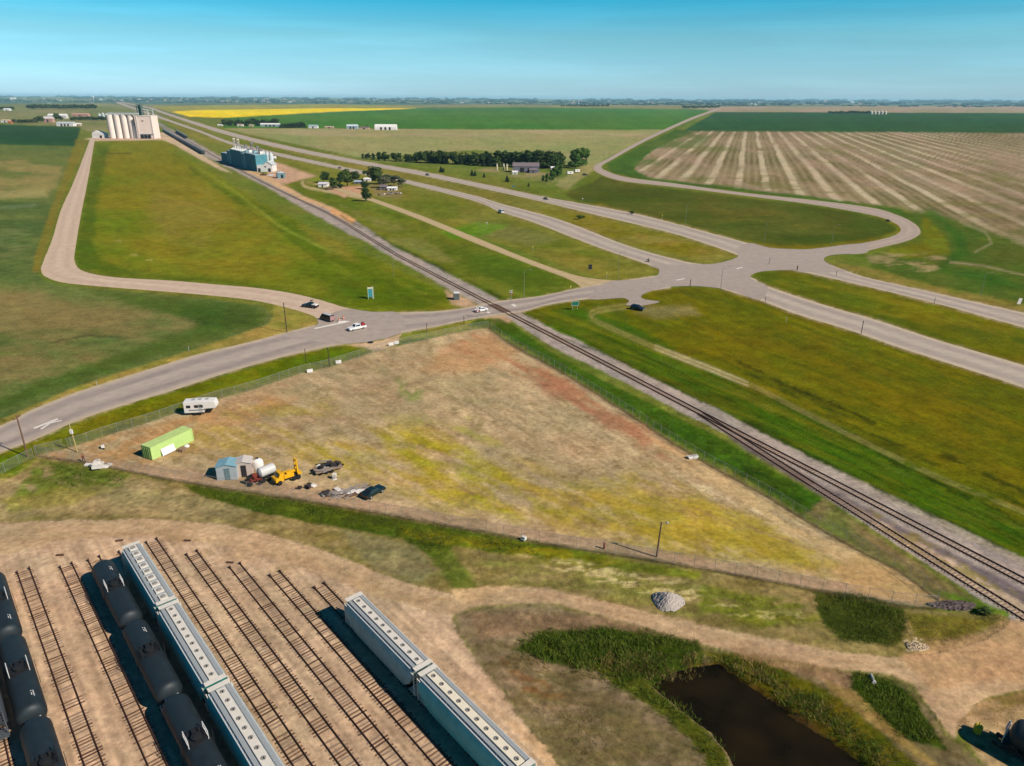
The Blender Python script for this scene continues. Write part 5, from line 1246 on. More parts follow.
# signal hut and crossing signals
t = thing('signal_hut', 'small grey signal hut with a pale front beside the rail crossing', 'hut', base(456.5, 299.5), 0.2)
MB().box((0, 0, 1.2), (2.0, 1.6, 2.4)).build('hut_wall', mat('grey hut', (96, 104, 104), 0.6), t, bevel=0.02)
MB().prism([(-1.15, 2.4), (1.15, 2.4), (0.9, 2.62), (-0.9, 2.62)], -0.95, 0.95).build('roof', WHT, t)
MB().box((1.02, 0, 1.1), (0.05, 0.9, 1.9)).build('door', WHT, t)
RED = mat('signal red', (170, 40, 34), 0.5)
for u, v, rz, lb in ((478, 317.5, 0.2, 'crossing signal with crossbuck on the lot side of the rails'), (511, 300.5, 3.2, 'crossing signal with crossbuck on the far side of the rails')):
    t = thing('crossing_signal', lb, 'rail signal', base(u, v), rz, 'crossing signals')
    MB().lathe([(0.2, 0), (0.2, 0.3), (0.07, 0.35), (0.07, 3.6)], 'Z', (0, 0, 0), 8).build('mast', GALV, t)
    for an in (0.8, -0.8): MB().box((0, -0.1 - 0.03 * (an > 0), 3.2), (1.5, 0.03, 0.22), M=Matrix.Rotation(an, 3, 'Y')).build('crossbuck_blade', WHT, t)
    for s in (-1, 1): MB().lathe([(0.28, -0.05), (0.28, 0.0), (0.1, 0.05)], 'Y', (s * 0.5, -0.12, 2.3), 10).build('lamp', RED, t)
    MB().box((0, -0.05, 2.3), (1.0, 0.06, 0.08)).build('lamp_bar', GALV, t)

# ------------------------------------------------------------------ vehicles
TYRE = mat('tyre rubber', (30, 30, 32), 0.85, var=0.15)
RIM = mat('wheel rim', (150, 152, 154), 0.4)
LAMP = mat('lamp lens', (236, 230, 214), 0.3); TAIL = mat('tail lens', (150, 24, 20), 0.35)
PROF = {
 'pickup': dict(L=5.8, W=1.95, low=[(-2.85, 0.45), (2.8, 0.42), (2.9, 0.75), (2.85, 1.0), (1.2, 1.1), (-2.85, 1.1)], cab=[(1.15, 1.08), (0.55, 1.8), (-0.85, 1.82), (-1.0, 1.08)], wb=1.75),
 'suv': dict(L=4.8, W=1.9, low=[(-2.35, 0.4), (2.3, 0.4), (2.4, 0.7), (2.3, 1.0), (1.0, 1.08), (-2.4, 1.08)], cab=[(1.0, 1.06), (0.35, 1.68), (-2.0, 1.7), (-2.35, 1.06)], wb=1.4),
 'car': dict(L=4.6, W=1.8, low=[(-2.25, 0.35), (2.2, 0.35), (2.3, 0.6), (2.2, 0.85), (1.0, 0.95), (-1.7, 0.98), (-2.25, 0.92)], cab=[(0.95, 0.93), (0.2, 1.42), (-1.0, 1.44), (-1.75, 0.96)], wb=1.35),
 'van': dict(L=5.4, W=2.0, low=[(-2.7, 0.45), (2.6, 0.45), (2.7, 0.8), (2.5, 1.15), (-2.7, 1.2)], cab=[(2.3, 1.12), (1.6, 2.1), (-2.6, 2.2), (-2.7, 1.15)], wb=1.7),
}
def vehicle(kind, label, cat, u, v, rz, paint_, name=None, group=None, cargo=None, cab_paint=None, bed=None):
    d = PROF[kind]; w = d['W'] / 2
    t = thing(name or cat.replace(' ', '_'), label, cat, base(u, v) if not isinstance(u, Vector) else u, rz, group)
    MB().prism(d['low'], -w, w).build('body', paint_, t, bevel=0.06)
    cb = d['cab']; M_ = None
    m = MB(); n = len(cb); vs = []
    for s in (-1, 1):
        for i, (x, z) in enumerate(cb): vs.append((x, s * (w - (0.06 if i in (0, n - 1) else 0.24)), z))
    m.add(vs, [(i, (i + 1) % n, n + (i + 1) % n, n + i) for i in range(n)] + [tuple(range(n)), tuple(range(2 * n - 1, n - 1, -1))])
    c = m.build('cab', cab_paint or paint_, t, bevel=0.05)
    (x0, z0), (x1, z1), (x2, z2), (x3, z3) = cb
    g = MB()
    def lerp(a, b, f): return (a[0] + (b[0] - a[0]) * f, a[1] + (b[1] - a[1]) * f)
    def yy(f): return w - 0.06 - 0.18 * f
    # windscreen, rear window
    for (a, b, ox) in ((cb[0], cb[1], 0.02), (cb[3], cb[2], -0.02)):
        p, q = lerp(a, b, 0.15), lerp(a, b, 0.9)
        g.add([(p[0] + ox, -yy(.15) + 0.1, p[1] + 0.02), (p[0] + ox, yy(.15) - 0.1, p[1] + 0.02), (q[0] + ox, yy(.9) - 0.1, q[1] + 0.02), (q[0] + ox, -yy(.9) + 0.1, q[1] + 0.02)], [(0, 1, 2, 3)])
    g.build('windscreen', glass(), c)
    for s in (-1, 1):
        g = MB(); a, b = lerp(cb[0], cb[1], 0.2), lerp(cb[0], cb[1], 0.85); e, f = lerp(cb[3], cb[2], 0.2), lerp(cb[3], cb[2], 0.85)
        g.add([(a[0] - 0.15, s * (yy(.2) + 0.012), a[1]), (b[0] - 0.1, s * (yy(.85) + 0.012), b[1]), (f[0] + 0.1, s * (yy(.85) + 0.012), f[1]), (e[0] + 0.15, s * (yy(.2) + 0.012), e[1])], [(0, 1, 2, 3)])
        g.build('side_window', glass(), c)
    for sx_ in (-1, 1):
        for s in (-1, 1):
            wh = MB().lathe([(0.3, -0.12), (0.36, -0.1), (0.36, 0.1), (0.3, 0.12)], 'Y', (sx_ * d['wb'], s * (w - 0.1), 0.36), 14).build('wheel', TYRE, t)
            MB().lathe([(0.2, -0.01), (0.2, 0.01)], 'Y', (sx_ * d['wb'], s * (w + 0.025), 0.36), 10).build('rim', RIM, wh)
    xf = max(x for x, z in d['low']); xr = min(x for x, z in d['low'])
    for s in (-1, 1):
        MB().box((xf - 0.02, s * (w - 0.3), 0.78), (0.08, 0.36, 0.16)).build('headlight', LAMP, t)
        MB().box((xr + 0.0, s * (w - 0.18), 0.85), (0.06, 0.2, 0.25)).build('tail_light', TAIL, t)
    if kind == 'pickup':
        MB().box((-1.95, 0, 1.115), (1.65, 1.55, 0.02)).build('cargo_bed', bed or BLK2, t)
    return t
WHITEC = mat('white car paint', (236, 236, 236), 0.3, var=0.03, spec=0.5)
BLACKC = mat('black car paint', (24, 26, 30), 0.25, var=0.05, spec=0.5)
NAVYC = mat('dark green black car paint', (22, 44, 44), 0.25, var=0.05, spec=0.5)
SILVC = mat('silver car paint', (190, 192, 194), 0.3, var=0.03, spec=0.5)
REDC = mat('dull red paint', (160, 40, 50), 0.5, var=0.15)
hw = heading((420, 325), (360, 338))
wt = vehicle('pickup', 'white pickup with a dark red load driving past the side road', 'pickup', 357, 329.5, hw, WHITEC)
lp = thing('equipment_load', 'dark red equipment heaped in the bed of the white pickup', 'load', wt.location + Vector((math.cos(hw) * -1.95, math.sin(hw) * -1.95, 1.13)), hw)
m = MB().box((0, 0.2, 0.3), (1.2, 0.8, 0.6)).build('crate', REDC, lp, bevel=0.04)
MB().box((-0.3, -0.4, 0.4), (0.5, 0.5, 0.8)).build('tool_box', mat('purple grey steel', (96, 60, 74), 0.6), lp, bevel=0.03)
vehicle('car', 'white car crossing towards the rails at the level crossing', 'car', 481, 311.5, heading((482, 312), (440, 320)), WHITEC)
t = vehicle('pickup', 'dark pickup with a white tarp over its bed, parked on the gravel side road', 'pickup', 310.5, 307.5, heading((318, 307), (303, 305)), BLACKC, bed=WHT)
MB().box((-1.95, 0, 1.28), (1.6, 1.7, 0.3)).build('bed_cover', WHT, t, bevel=0.08)
MB().tube((-0.9, 0.6, 1.1), (-0.9, 0.6, 2.6), 0.06, n=6).box((-0.9, 0.2, 2.6), (0.2, 1.2, 0.3)).build('ladder_rack', BLK2, t)
t = vehicle('van', 'dark van with a pale roof waiting at the stop line of the side road', 'van', 327.5, 320.5, heading((333, 322), (322, 318.5)), BLACKC, cab_paint=mat('dark van cab', (40, 46, 52), 0.35))
MB().box((-0.4, 0, 2.22), (3.4, 1.5, 0.08)).build('roof_panel', mat('pale van roof', (196, 196, 196), 0.5), t, bevel=0.03)
MB().box((-2.74, 0, 1.3), (0.05, 1.7, 1.4)).build('rear_door', mat('dusty pink grey door', (168, 130, 132), 0.6), t)
ORG = mat('orange barrel plastic', (206, 120, 80), 0.6)
for u, v, lb in ((339.5, 321.5, 'left one of two orange barrels at the stop line'), (343.5, 319, 'right one of two orange barrels at the stop line')):
    t = thing('traffic_barrel', lb, 'traffic barrel', base(u, v), 0, 'orange barrels at the stop line')
    MB().lathe([(0.34, 0), (0.34, 0.1), (0.28, 0.12), (0.22, 1.05), (0.1, 1.1)], 'Z', (0, 0, 0), 12).build('drum', ORG, t)
    MB().lathe([(0.275, 0.45), (0.26, 0.65)], 'Z', (0, 0, 0), 12).build('reflective_band', WHT, t)
t = thing('concrete_slab', 'white concrete slab lying beside the orange barrels', 'slab', base(342, 322), 0.3)
MB().box((0, 0, 0.1), (2.4, 1.0, 0.2)).build('slab', WHT, t, bevel=0.03)
vehicle('suv', 'dark suv parked at the gravel entry below the junction', 'suv', 637.5, 310, heading((632, 309), (643, 311)), BLACKC)
# motorcycle at the junction mouth: rider sits on it
hm_ = heading((645, 258), (652, 263))
t = thing('motorcycle', 'dark motorcycle leaving the junction on the near carriageway', 'motorcycle', base(648.5, 262), hm_)
for x in (-0.72, 0.72): MB().lathe([(0.26, -0.07), (0.33, -0.05), (0.33, 0.05), (0.26, 0.07)], 'Y', (x, 0, 0.33), 14).build('wheel', TYRE, t)
MB().prism([(-0.8, 0.75), (-0.3, 0.45), (0.35, 0.4), (0.55, 0.8), (0.3, 1.02), (-0.1, 0.88), (-0.8, 0.92)], -0.18, 0.18).build('body', BLACKC, t, bevel=0.04)
MB().tube((0.72, 0, 0.33), (0.45, 0, 1.05), 0.05, n=6).tube((0.42, -0.38, 1.1), (0.42, 0.38, 1.1), 0.03, n=6).build('handlebar', GALV, t)
MB().box((-0.85, 0.32, 0.75), (0.5, 0.22, 0.4)).box((-0.85, -0.32, 0.75), (0.5, 0.22, 0.4)).box((-0.85, 0, 0.95), (0.3, 0.7, 0.06)).build('pannier', BLK2, t, bevel=0.03)
SKIN = mat('skin', (206, 160, 130), 0.6, var=0.04); DENIM = mat('dark clothing', (52, 54, 62), 0.85, var=0.1); REDSH = mat('red shirt', (150, 52, 40), 0.8, var=0.1); HAIR = mat('dark hair', (50, 38, 30), 0.8)
def person(label, loc, rz, pose, shirt, helmet=False):
    """one skinned body from joints; hair/clothes as children"""
    j, edges, rad = pose
    me = bpy.data.meshes.new('person'); me.from_pydata(j, edges, [])
    o = bpy.data.objects.new('person', me); COL.objects.link(o)
    sk_ = o.modifiers.new('skin', 'SKIN'); o.modifiers.new('sub', 'SUBSURF').levels = 1
    for i, r in enumerate(rad): me.skin_vertices[0].data[i].radius = (r, r)
    me.skin_vertices[0].data[0].use_root = True
    dg = bpy.context.evaluated_depsgraph_get(); ev = bpy.data.meshes.new_from_object(o.evaluated_get(dg))
    o.modifiers.clear(); o.data = ev
    ev.materials.clear(); ev.materials.append(shirt); ev.materials.append(SKIN); ev.materials.append(DENIM)
    for p in ev.polygons:
        c = p.center; p.use_smooth = True
        p.material_index = 1 if c.z > j[3][2] - 0.02 or min((Vector(c) - Vector(j[i])).length for i in (7, 10)) < 0.14 else (2 if c.z < j[0][2] + 0.02 else 0)
    o.location = loc; o.rotation_euler = (0, 0, rz)
    tag(o, label, 'person')
    hd = j[4]
    if helmet: MB().lathe([(0.05, 0.15), (0.12, 0.1), (0.145, 0.0), (0.13, -0.09)], 'Z', hd, 12).build('helmet', BLACKC, o, smooth=True)
    else: MB().lathe([(0.03, 0.135), (0.085, 0.11), (0.112, 0.05), (0.108, 0.0)], 'Z', (hd[0] - 0.015, hd[1], hd[2]), 12).build('hair', HAIR, o, smooth=True)
    return o
E_ = [(0, 1), (1, 2), (2, 3), (3, 4), (2, 5), (5, 6), (6, 7), (2, 8), (8, 9), (9, 10), (0, 11), (11, 12), (12, 13), (13, 14), (0, 15), (15, 16), (16, 17), (17, 18)]
RAD_ = [0.14, 0.14, 0.13, 0.055, 0.105, 0.065, 0.045, 0.04, 0.065, 0.045, 0.04, 0.09, 0.065, 0.045, 0.05, 0.09, 0.065, 0.045, 0.05]
ride = [(0, 0, 0), (0.08, 0, 0.25), (0.18, 0, 0.46), (0.24, 0, 0.58), (0.3, 0, 0.72), (0.22, 0.2, 0.44), (0.42, 0.26, 0.28), (0.66, 0.3, 0.2), (0.22, -0.2, 0.44), (0.42, -0.26, 0.28), (0.66, -0.3, 0.2), (0.08, 0.13, -0.02), (0.46, 0.24, -0.08), (0.2, 0.24, -0.48), (0.34, 0.24, -0.5), (0.08, -0.13, -0.02), (0.46, -0.24, -0.08), (0.2, -0.24, -0.48), (0.34, -0.24, -0.5)]
q = P(648.5, 262)
person('rider in dark clothes and helmet astride the motorcycle', (q.x - 0.2 * math.cos(hm_), q.y - 0.2 * math.sin(hm_), 1.0), hm_, (ride, E_, RAD_), DENIM, True)
stand = [(0, 0, 0.92), (0, 0, 1.15), (0.02, 0, 1.4), (0.03, 0, 1.52), (0.05, 0, 1.66), (0.02, 0.2, 1.38), (0.06, 0.27, 1.12), (0.2, 0.26, 0.92), (0.02, -0.2, 1.38), (0.05, -0.27, 1.12), (0.16, -0.26, 0.9), (0, 0.11, 0.86), (0.06, 0.14, 0.48), (-0.02, 0.16, 0.08), (0.13, 0.17, 0.04), (0, -0.11, 0.86), (-0.1, -0.14, 0.48), (-0.28, -0.15, 0.09), (-0.14, -0.16, 0.04)]
q = P(84, 462)
person('person in a red top and dark trousers standing by the south fence', (q.x, q.y, 0), 2.6, (stand, E_, RAD_), REDSH)
# traffic on the highway
vehicle('car', 'small black car on the far carriageway above the junction', 'car', 545.8, 199.5, heading((545, 199), (580, 207)), BLACKC)
vehicle('van', 'white van on the near carriageway', 'van', 501, 213, heading((530, 220), (490, 206)), WHITEC)
vehicle('suv', 'dark suv on the far carriageway by the tree row', 'suv', 427.5, 175.5, heading((420, 173), (440, 177)), BLACKC)
vehicle('car', 'dark car on the near carriageway above the tree shaded farmyard', 'car', 339.5, 168.5, heading((360, 172), (330, 165)), BLACKC)
vehicle('suv', 'dark vehicle parked where the farm lane meets the loop road', 'suv', 585, 175.5, 0.2, BLACKC)
vehicle('car', 'dark green black car parked at the right end of the junk row', 'car', 373.5, 494.5, heading((366, 497), (382, 488)), NAVYC)
tr_ = PROF
def trailer(label, u, v, rz, L_=7.0, H_=2.3, group='white trailers by the loop road'):
    t = thing('white_trailer', label, 'trailer', base(u, v), rz, group)
    MB().prism([(-L_ / 2, 0.6), (L_ / 2 - 0.4, 0.6), (L_ / 2, 1.0), (L_ / 2, 0.5 + H_), (-L_ / 2, 0.6 + H_)], -1.15, 1.15).build('body', WHT, t, bevel=0.08)
    for s in (-1, 1):
        for x in (-0.5, 0.4): MB().lathe([(0.3, -0.1), (0.34, 0), (0.3, 0.1)], 'Y', (x, s * 1.05, 0.34), 12).build('wheel', TYRE, t)
    MB().tube((L_ / 2, 0, 0.6), (L_ / 2 + 1.1, 0, 0.55), 0.07, n=6).build('hitch', BLK2, t)
    MB().box((0, -1.16, 1.7), (1.6, 0.03, 0.5)).build('window', glass(), t)
trailer('left white trailer parked by the farm lane near the loop road', 570, 174.5, 0.3, 6)
trailer('right white trailer parked by the farm lane near the loop road', 577, 172.5, 0.4, 5)

# ------------------------------------------------------------------ things standing in the lot
# lime green container
A, Bq = P(152.5, 460.5), P(194, 440.5)
dv = Bq - A; hd = math.atan2(dv.y, dv.x); Lc = dv.length
LIME = mat('lime green container steel', (190, 222, 136), 0.55, var=0.1, scale=1.2)
LIME2 = mat('darker lime roof', (190, 216, 132), 0.6, var=0.14, scale=1.2)
t = thing('shipping_container', 'long lime green container near the road fence', 'container', A.lerp(Bq, 0.5), hd)
Wc = 2.6; Hc_ = 2.75
# corrugated long sides
n = int(Lc / 0.28); prof = []
for i in range(n + 1):
    x = -Lc / 2 + Lc * i / n; prof.append((x, 0.0 if i % 2 else 0.05))
for s in (0, 1):
    m = MB()
    vs = []; y0 = 0.0 if s == 0 else Wc
    for x, d_ in prof:
        y = y0 + d_ if s == 0 else y0 - d_
        vs += [(x, y, 0.15), (x, y, Hc_)]
    m.add(vs, [(2 * i, 2 * i + 2, 2 * i + 3, 2 * i + 1) for i in range(n)])
    m.build('side_wall', LIME, t)
MB().box((0, Wc / 2, Hc_), (Lc, Wc + 0.04, 0.08)).build('roof', LIME2, t)
MB().box((0, Wc / 2, 0.1), (Lc, Wc + 0.02, 0.16)).build('floor', LIME2, t)
for s in (-1, 1):
    for y in (0.03, Wc - 0.03): MB().box((s * (Lc / 2 - 0.06), y, Hc_ / 2), (0.16, 0.16, Hc_ - 0.1)).build('corner_post', LIME2, t)
e = MB().box((-Lc / 2 - 0.01, Wc / 2, Hc_ / 2), (0.06, Wc - 0.2, Hc_ - 0.2)).build('end_door', mat('dull green container end', (110, 168, 84), 0.6, var=0.1), t)
m = MB()
for y in (0.5, 1.0, 1.6, 2.1): m.tube((-Lc / 2 - 0.07, y, 0.25), (-Lc / 2 - 0.07, y, Hc_ - 0.2), 0.03, n=6)
m.build('lock_rods', LIME, e)
MB().box((Lc / 2, Wc / 2, Hc_ / 2), (0.06, Wc - 0.2, Hc_ - 0.2)).build('end_wall', LIME, t)
dx = Vector((math.cos(hd), math.sin(hd), 0)); dy = Vector((-math.sin(hd), math.cos(hd), 0))
p = A + dx * (Lc * 0.36) - dy * 0.55
t = thing('leaning_sheet', 'white sheet leaning on the side of the lime container', 'panel', p, hd)
MB().box((0, 0.25, 0.75), (3.0, 0.08, 1.6), M=Matrix.Rotation(R(-18), 3, 'X')).build('sheet', WHT, t)
MB().box((0, -0.05, 0.1), (2.8, 0.12, 0.12)).build('batten', TIE2, t)
p = A + dx * (Lc * 0.55) - dy * 1.7
PAL = mat('grey pallet wood', (168, 140, 114), 0.9, var=0.25)
t = thing('pallet_stack', 'heap of weathered pallets in front of the lime container', 'pallets', p, hd + 0.2)
for k in range(4):
    m = MB(); z = 0.02 + 0.16 * k
    for i in range(6): m.box((-0.5 + 0.2 * i + 0.1 * (k % 2), 0, z + 0.12), (0.12, 1.4, 0.03))
    for y in (-0.55, 0, 0.55): m.box((0.05 * k, y, z + 0.05), (1.25, 0.1, 0.1))
    m.build('pallet', PAL, t)
p2 = A + dx * (Lc * 0.72) - dy * 1.2
t = thing('white_sack', 'small white sack on the ground beside the lime container', 'sack', p2, hd)
MB().lathe([(0.1, 0.01), (0.5, 0.05), (0.55, 0.3), (0.35, 0.5), (0.1, 0.55)], 'Z', (0, 0, 0), 10).build('sack', WHT, t, smooth=True)
MB().lathe([(0.1, 0.53), (0.14, 0.68)], 'Z', (0, 0, 0), 8).build('tied_neck', WHT, t)

# fifth-wheel camper
A, Bq = P(186.5, 414), P(215, 412.5)
dv = Bq - A; hd = math.atan2(dv.y, dv.x)
t = thing('camper_trailer', 'white fifth wheel camper with raised front by the road fence', 'camper', A.lerp(Bq, 0.5), hd)
CAMP = mat('camper white', (232, 230, 226), 0.5, var=0.06)
h = dv.length / 2
MB().prism([(-h, 0.7), (h - 1.9, 0.7), (h - 1.9, 1.55), (h + 0.6, 1.6), (h + 0.85, 2.0), (h + 0.5, 3.2), (h - 1.9, 3.35), (-h, 3.25)], -1.2, 1.2).build('body', CAMP, t, bevel=0.08)
w = MB()
for x in (-h + 1.0, -h + 2.7, 0.6, h - 0.9): w.box((x, -1.215, 2.2), (0.9, 0.03, 0.6))
w_ = None
for x in (-h + 1.0, -h + 2.7, 0.6): MB().box((x, -1.215, 2.2), (0.9, 0.03, 0.65)).build('window', glass(), t)
MB().box((h - 2.6, -1.215, 1.75), (0.75, 0.03, 1.9)).build('door', mat('camper door grey', (190, 190, 186), 0.5), t)
MB().box((-0.3, -1.225, 1.35), (2 * h - 2.6, 0.03, 0.22)).build('stripe', mat('camper stripe', (120, 124, 130), 0.5), t)
for x in (-h + 2, 0.3, 1.8): MB().box((x, 0.1, 3.4), (0.7, 0.7, 0.22)).build('roof_vent', mat('vent grey', (170, 170, 168), 0.6), t, bevel=0.04)
for s in (-1, 1):
    for x in (-0.9, 0.1): MB().lathe([(0.3, -0.11), (0.38, -0.08), (0.38, 0.08), (0.3, 0.11)], 'Y', (x, s * 1.08, 0.38), 14).build('wheel', TYRE, t)
MB().box((h - 2.2, 0.6, 0.6), (0.12, 0.12, 1.2)).box((h - 2.2, -0.6, 0.6), (0.12, 0.12, 1.2)).box((h - 2.2, 0, 1.1), (0.1, 1.3, 0.1)).build('landing_leg', BLK2, t)
MB().box((-h + 0.2, 0, 0.65), (0.4, 2.2, 0.15)).build('bumper', BLK2, t)

# two sheds
SHED = mat('faded blue grey shed', (172, 184, 190), 0.7, var=0.15, scale=1.5)
SHED2 = mat('pinkish grey shed', (206, 190, 178), 0.7, var=0.12, scale=1.5)
SROOF = mat('blue shed roof', (128, 172, 186), 0.6, var=0.2, scale=1.2)
def shed(u, v, rz, w, d, h, wm, rm, label, open_=False):
    t = thing('garden_shed', label, 'shed', base(u, v), rz)
    MB().prism([(-w / 2, 0), (w / 2, 0), (w / 2, h * 0.9), (0, h * 1.04), (-w / 2, h * 0.9)], -d / 2, d / 2).build('wall', wm, t)
    for s in (-1, 1):
        m = MB(); a = Vector((0, 0, h * 1.04 + 0.04)); b = Vector((s * (w / 2 + 0.15), 0, h * 0.9 - 0.0))
        m.add([(a.x, -d / 2 - 0.15, a.z), (a.x, d / 2 + 0.15, a.z), (b.x, d / 2 + 0.15, b.z), (b.x, -d / 2 - 0.15, b.z), (a.x, -d / 2 - 0.15, a.z + 0.07), (a.x, d / 2 + 0.15, a.z + 0.07), (b.x, d / 2 + 0.15, b.z + 0.07), (b.x, -d / 2 - 0.15, b.z + 0.07)], [(0, 1, 2, 3), (7, 6, 5, 4), (0, 4, 5, 1), (1, 5, 6, 2), (2, 6, 7, 3), (3, 7, 4, 0)])
        m.build('roof_panel', rm, t)
    MB().box((0.1, -d / 2 - 0.03, h * 0.4), (0.95, 0.05, h * 0.8)).build('door', mat('shed door teal', (110, 134, 140), 0.7) if not open_ else mat('dark doorway', (48, 46, 48), 0.9), t)
    MB().box((w / 2 + 0.02, -0.2, h * 0.55), (0.04, 0.7, 0.6)).build('window', glass(), t)
    return t
shed(229.5, 476, R(8), 3.6, 3.0, 3.0, SHED, SROOF, 'blue grey shed with a teal roof at the left end of the junk row')
shed(245, 473.5, R(12), 3.0, 2.6, 3.0, SHED2, mat('pale shed roof', (206, 198, 190), 0.6, var=0.12), 'pinkish grey shed with a dark doorway, right of the blue one', True)
# white poly tank behind the sheds
t = thing('water_tank', 'white upright tank behind the pinkish shed', 'tank', base(258.5, 469))
MB().lathe([(1.0, 0), (1.05, 0.1), (1.05, 1.5), (0.9, 1.9), (0.4, 2.15), (0.3, 2.3)], 'Z', (0, 0, 0), 20).build('shell', WHT, t, smooth=True)
MB().lathe([(0.32, 2.28), (0.32, 2.42)], 'Z', (0, 0, 0), 12).build('lid', mat('tank lid', (70, 70, 72), 0.6), t)
# silver cylinder on a trailer
A, Bq = P(259, 482), P(276, 475)
hd = heading((259, 482), (276, 475)); Lq = (Bq - A).length
t = thing('tank_trailer', 'silver cylindrical tank on a low trailer beside the yellow truck', 'tank trailer', A.lerp(Bq, 0.5), hd)
MB().lathe([(0.1, -Lq / 2), (0.6, -Lq / 2 + 0.1), (0.95, -Lq / 2 + 0.35), (0.95, Lq / 2 - 0.35), (0.6, Lq / 2 - 0.1), (0.1, Lq / 2)], 'X', (0, 0, 1.75), 22).build('tank', mat('bare aluminium tank', (206, 206, 204), 0.35, var=0.08), t, smooth=True)
MB().box((0, 0, 0.7), (Lq, 0.9, 0.18)).box((-0.9, 0, 0.95), (0.2, 1.2, 0.5)).box((0.9, 0, 0.95), (0.2, 1.2, 0.5)).build('frame', BLK2, t)
for s in (-1, 1):
    for x in (-0.5, 0.5): MB().lathe([(0.36, -0.12), (0.44, 0), (0.36, 0.12)], 'Y', (x - 0.7, s * 0.95, 0.44), 12).build('wheel', TYRE, t)
MB().tube((-Lq / 2, 0, 0.7), (-Lq / 2 - 1.6, 0, 0.5), 0.08, n=6).build('drawbar', BLK2, t)
# rusty machine left of it
RUST = mat('rusty implement', (128, 56, 44), 0.8, var=0.3, scale=3)
t = thing('farm_implement', 'rusty red and black implement between the sheds and the silver tank', 'implement', base(255, 483.5), 0.5)
MB().box((0, 0, 0.7), (2.6, 0.3, 0.3)).box((0.5, 0.5, 0.75), (0.3, 1.8, 0.25)).box((-0.6, -0.2, 0.95), (0.3, 1.4, 0.25)).build('frame', RUST, t)
for x, y in ((0.9, 0.9), (0.9, -0.9), (-0.9, 0.8), (-0.9, -0.8)): MB().lathe([(0.36, -0.12), (0.45, 0), (0.36, 0.12)], 'Y', (x, y, 0.45), 12).build('wheel', TYRE, t)
MB().lathe([(0.35, 0.9), (0.5, 1.3), (0.5, 1.8), (0.2, 1.9)], 'Z', (0.1, 0.2, 0), 12).build('hopper_bin', RUST, t)
MB().box((-1.0, 0.2, 1.2), (0.6, 0.7, 0.8)).build('engine', BLK2, t, bevel=0.05)
# yellow picker truck
YT = mat('yellow truck paint', (234, 178, 22), 0.5, var=0.12)
hd = heading((276, 482), (300, 474))
t = thing('yellow_truck', 'yellow truck with a raised boom frame at its rear', 'truck', P(288.5, 480), hd + math.pi)
t.scale = (0.86, 0.95, 0.95)
MB().box((0.3, 0, 0.85), (5.4, 1.0, 0.3)).build('chassis', BLK2, t)
MB().prism([(1.3, 0.7), (3.1, 0.7), (3.15, 1.4), (2.5, 1.55), (2.1, 2.35), (1.3, 2.4)], -1.0, 1.0).build('cab', YT, t, bevel=0.06)
MB().box((0.1, 0, 1.35), (2.2, 1.9, 0.75)).box((0.1, 0.6, 1.9), (1.0, 0.6, 0.5)).build('service_body', YT, t, bevel=0.05)
MB().box((2.62, 0, 1.92), (0.05, 1.5, 0.55), M=Matrix.Rotation(R(-26), 3, 'Y')).build('windscreen', glass(), t)
m = MB()
for y in (-0.5, 0.5): m.box((-2.0, y, 2.4), (0.3, 0.25, 3.4))
m.box((-2.0, 0, 3.9), (0.35, 1.2, 0.3)).box((-2.0, 0, 2.6), (0.25, 1.2, 0.25)).box((-1.3, 0, 1.7), (1.4, 0.4, 0.4))
m.build('boom_frame', YT, t)
MB().box((-2.3, 0, 1.2), (0.9, 1.8, 0.35)).build('rear_deck', YT, t)
for x in (2.3, -0.9, -1.9):
    for s in (-1, 1): MB().lathe([(0.4, -0.15), (0.5, -0.1), (0.5, 0.1), (0.4, 0.15)], 'Y', (x, s * 0.95, 0.5), 14).build('wheel', TYRE, t)
# flatbed with scrap
hd = heading((318, 471), (338, 466))
t = thing('flatbed_trailer', 'flat deck trailer standing alone above the scrap row', 'trailer', P(328, 470.5), hd)
MB().box((0, 0, 0.62), (5.2, 2.5, 0.16)).build('deck', mat('grey deck boards', (150, 130, 112), 0.9, var=0.25), t)
MB().box((0, 0, 0.5), (6.2, 0.5, 0.14)).build('frame', BLK2, t)
for s in (-1, 1):
    for x in (-0.6, 0.4): MB().lathe([(0.3, -0.1), (0.36, 0), (0.3, 0.1)], 'Y', (x, s * 1.3, 0.36), 12).build('wheel', TYRE, t)
p = P(328, 470.5)
SCR = [mat('scrap grey', (150, 142, 136), 0.8, var=0.2), mat('scrap brown', (110, 84, 70), 0.9, var=0.25), mat('scrap dark', (62, 52, 50), 0.9, var=0.2), mat('scrap pale', (226, 220, 212), 0.8, var=0.15)]
def junk(name, label, cat, loc, rz, spec, z0=0.0, seed=1):
    """spec: (count, length, width, height, material) pieces strewn in an ellipse"""
    t = thing(name, label, cat, (loc[0], loc[1], z0), rz); rr = random.Random(seed)
    for (cnt, l_, w_, h_, mt_, sx_, sy_, nm) in spec:
        for k in range(cnt):
            z = rr.uniform(0, 1) * h_ * 2
            a = rr.uniform(-0.5, 0.5) if l_ > 2 else rr.uniform(0, 3.1)
            m = MB().box((rr.gauss(0, sx_ / 2), rr.gauss(0, sy_ / 2), h_ / 2 + z * 0.6), (l_ * rr.uniform(0.7, 1.1), w_ * rr.uniform(0.7, 1.2), h_), rz=a, M=Matrix.Rotation(rr.uniform(-0.12, 0.12), 3, 'X'))
            m.build(nm, SCR[mt_], t)
    return t
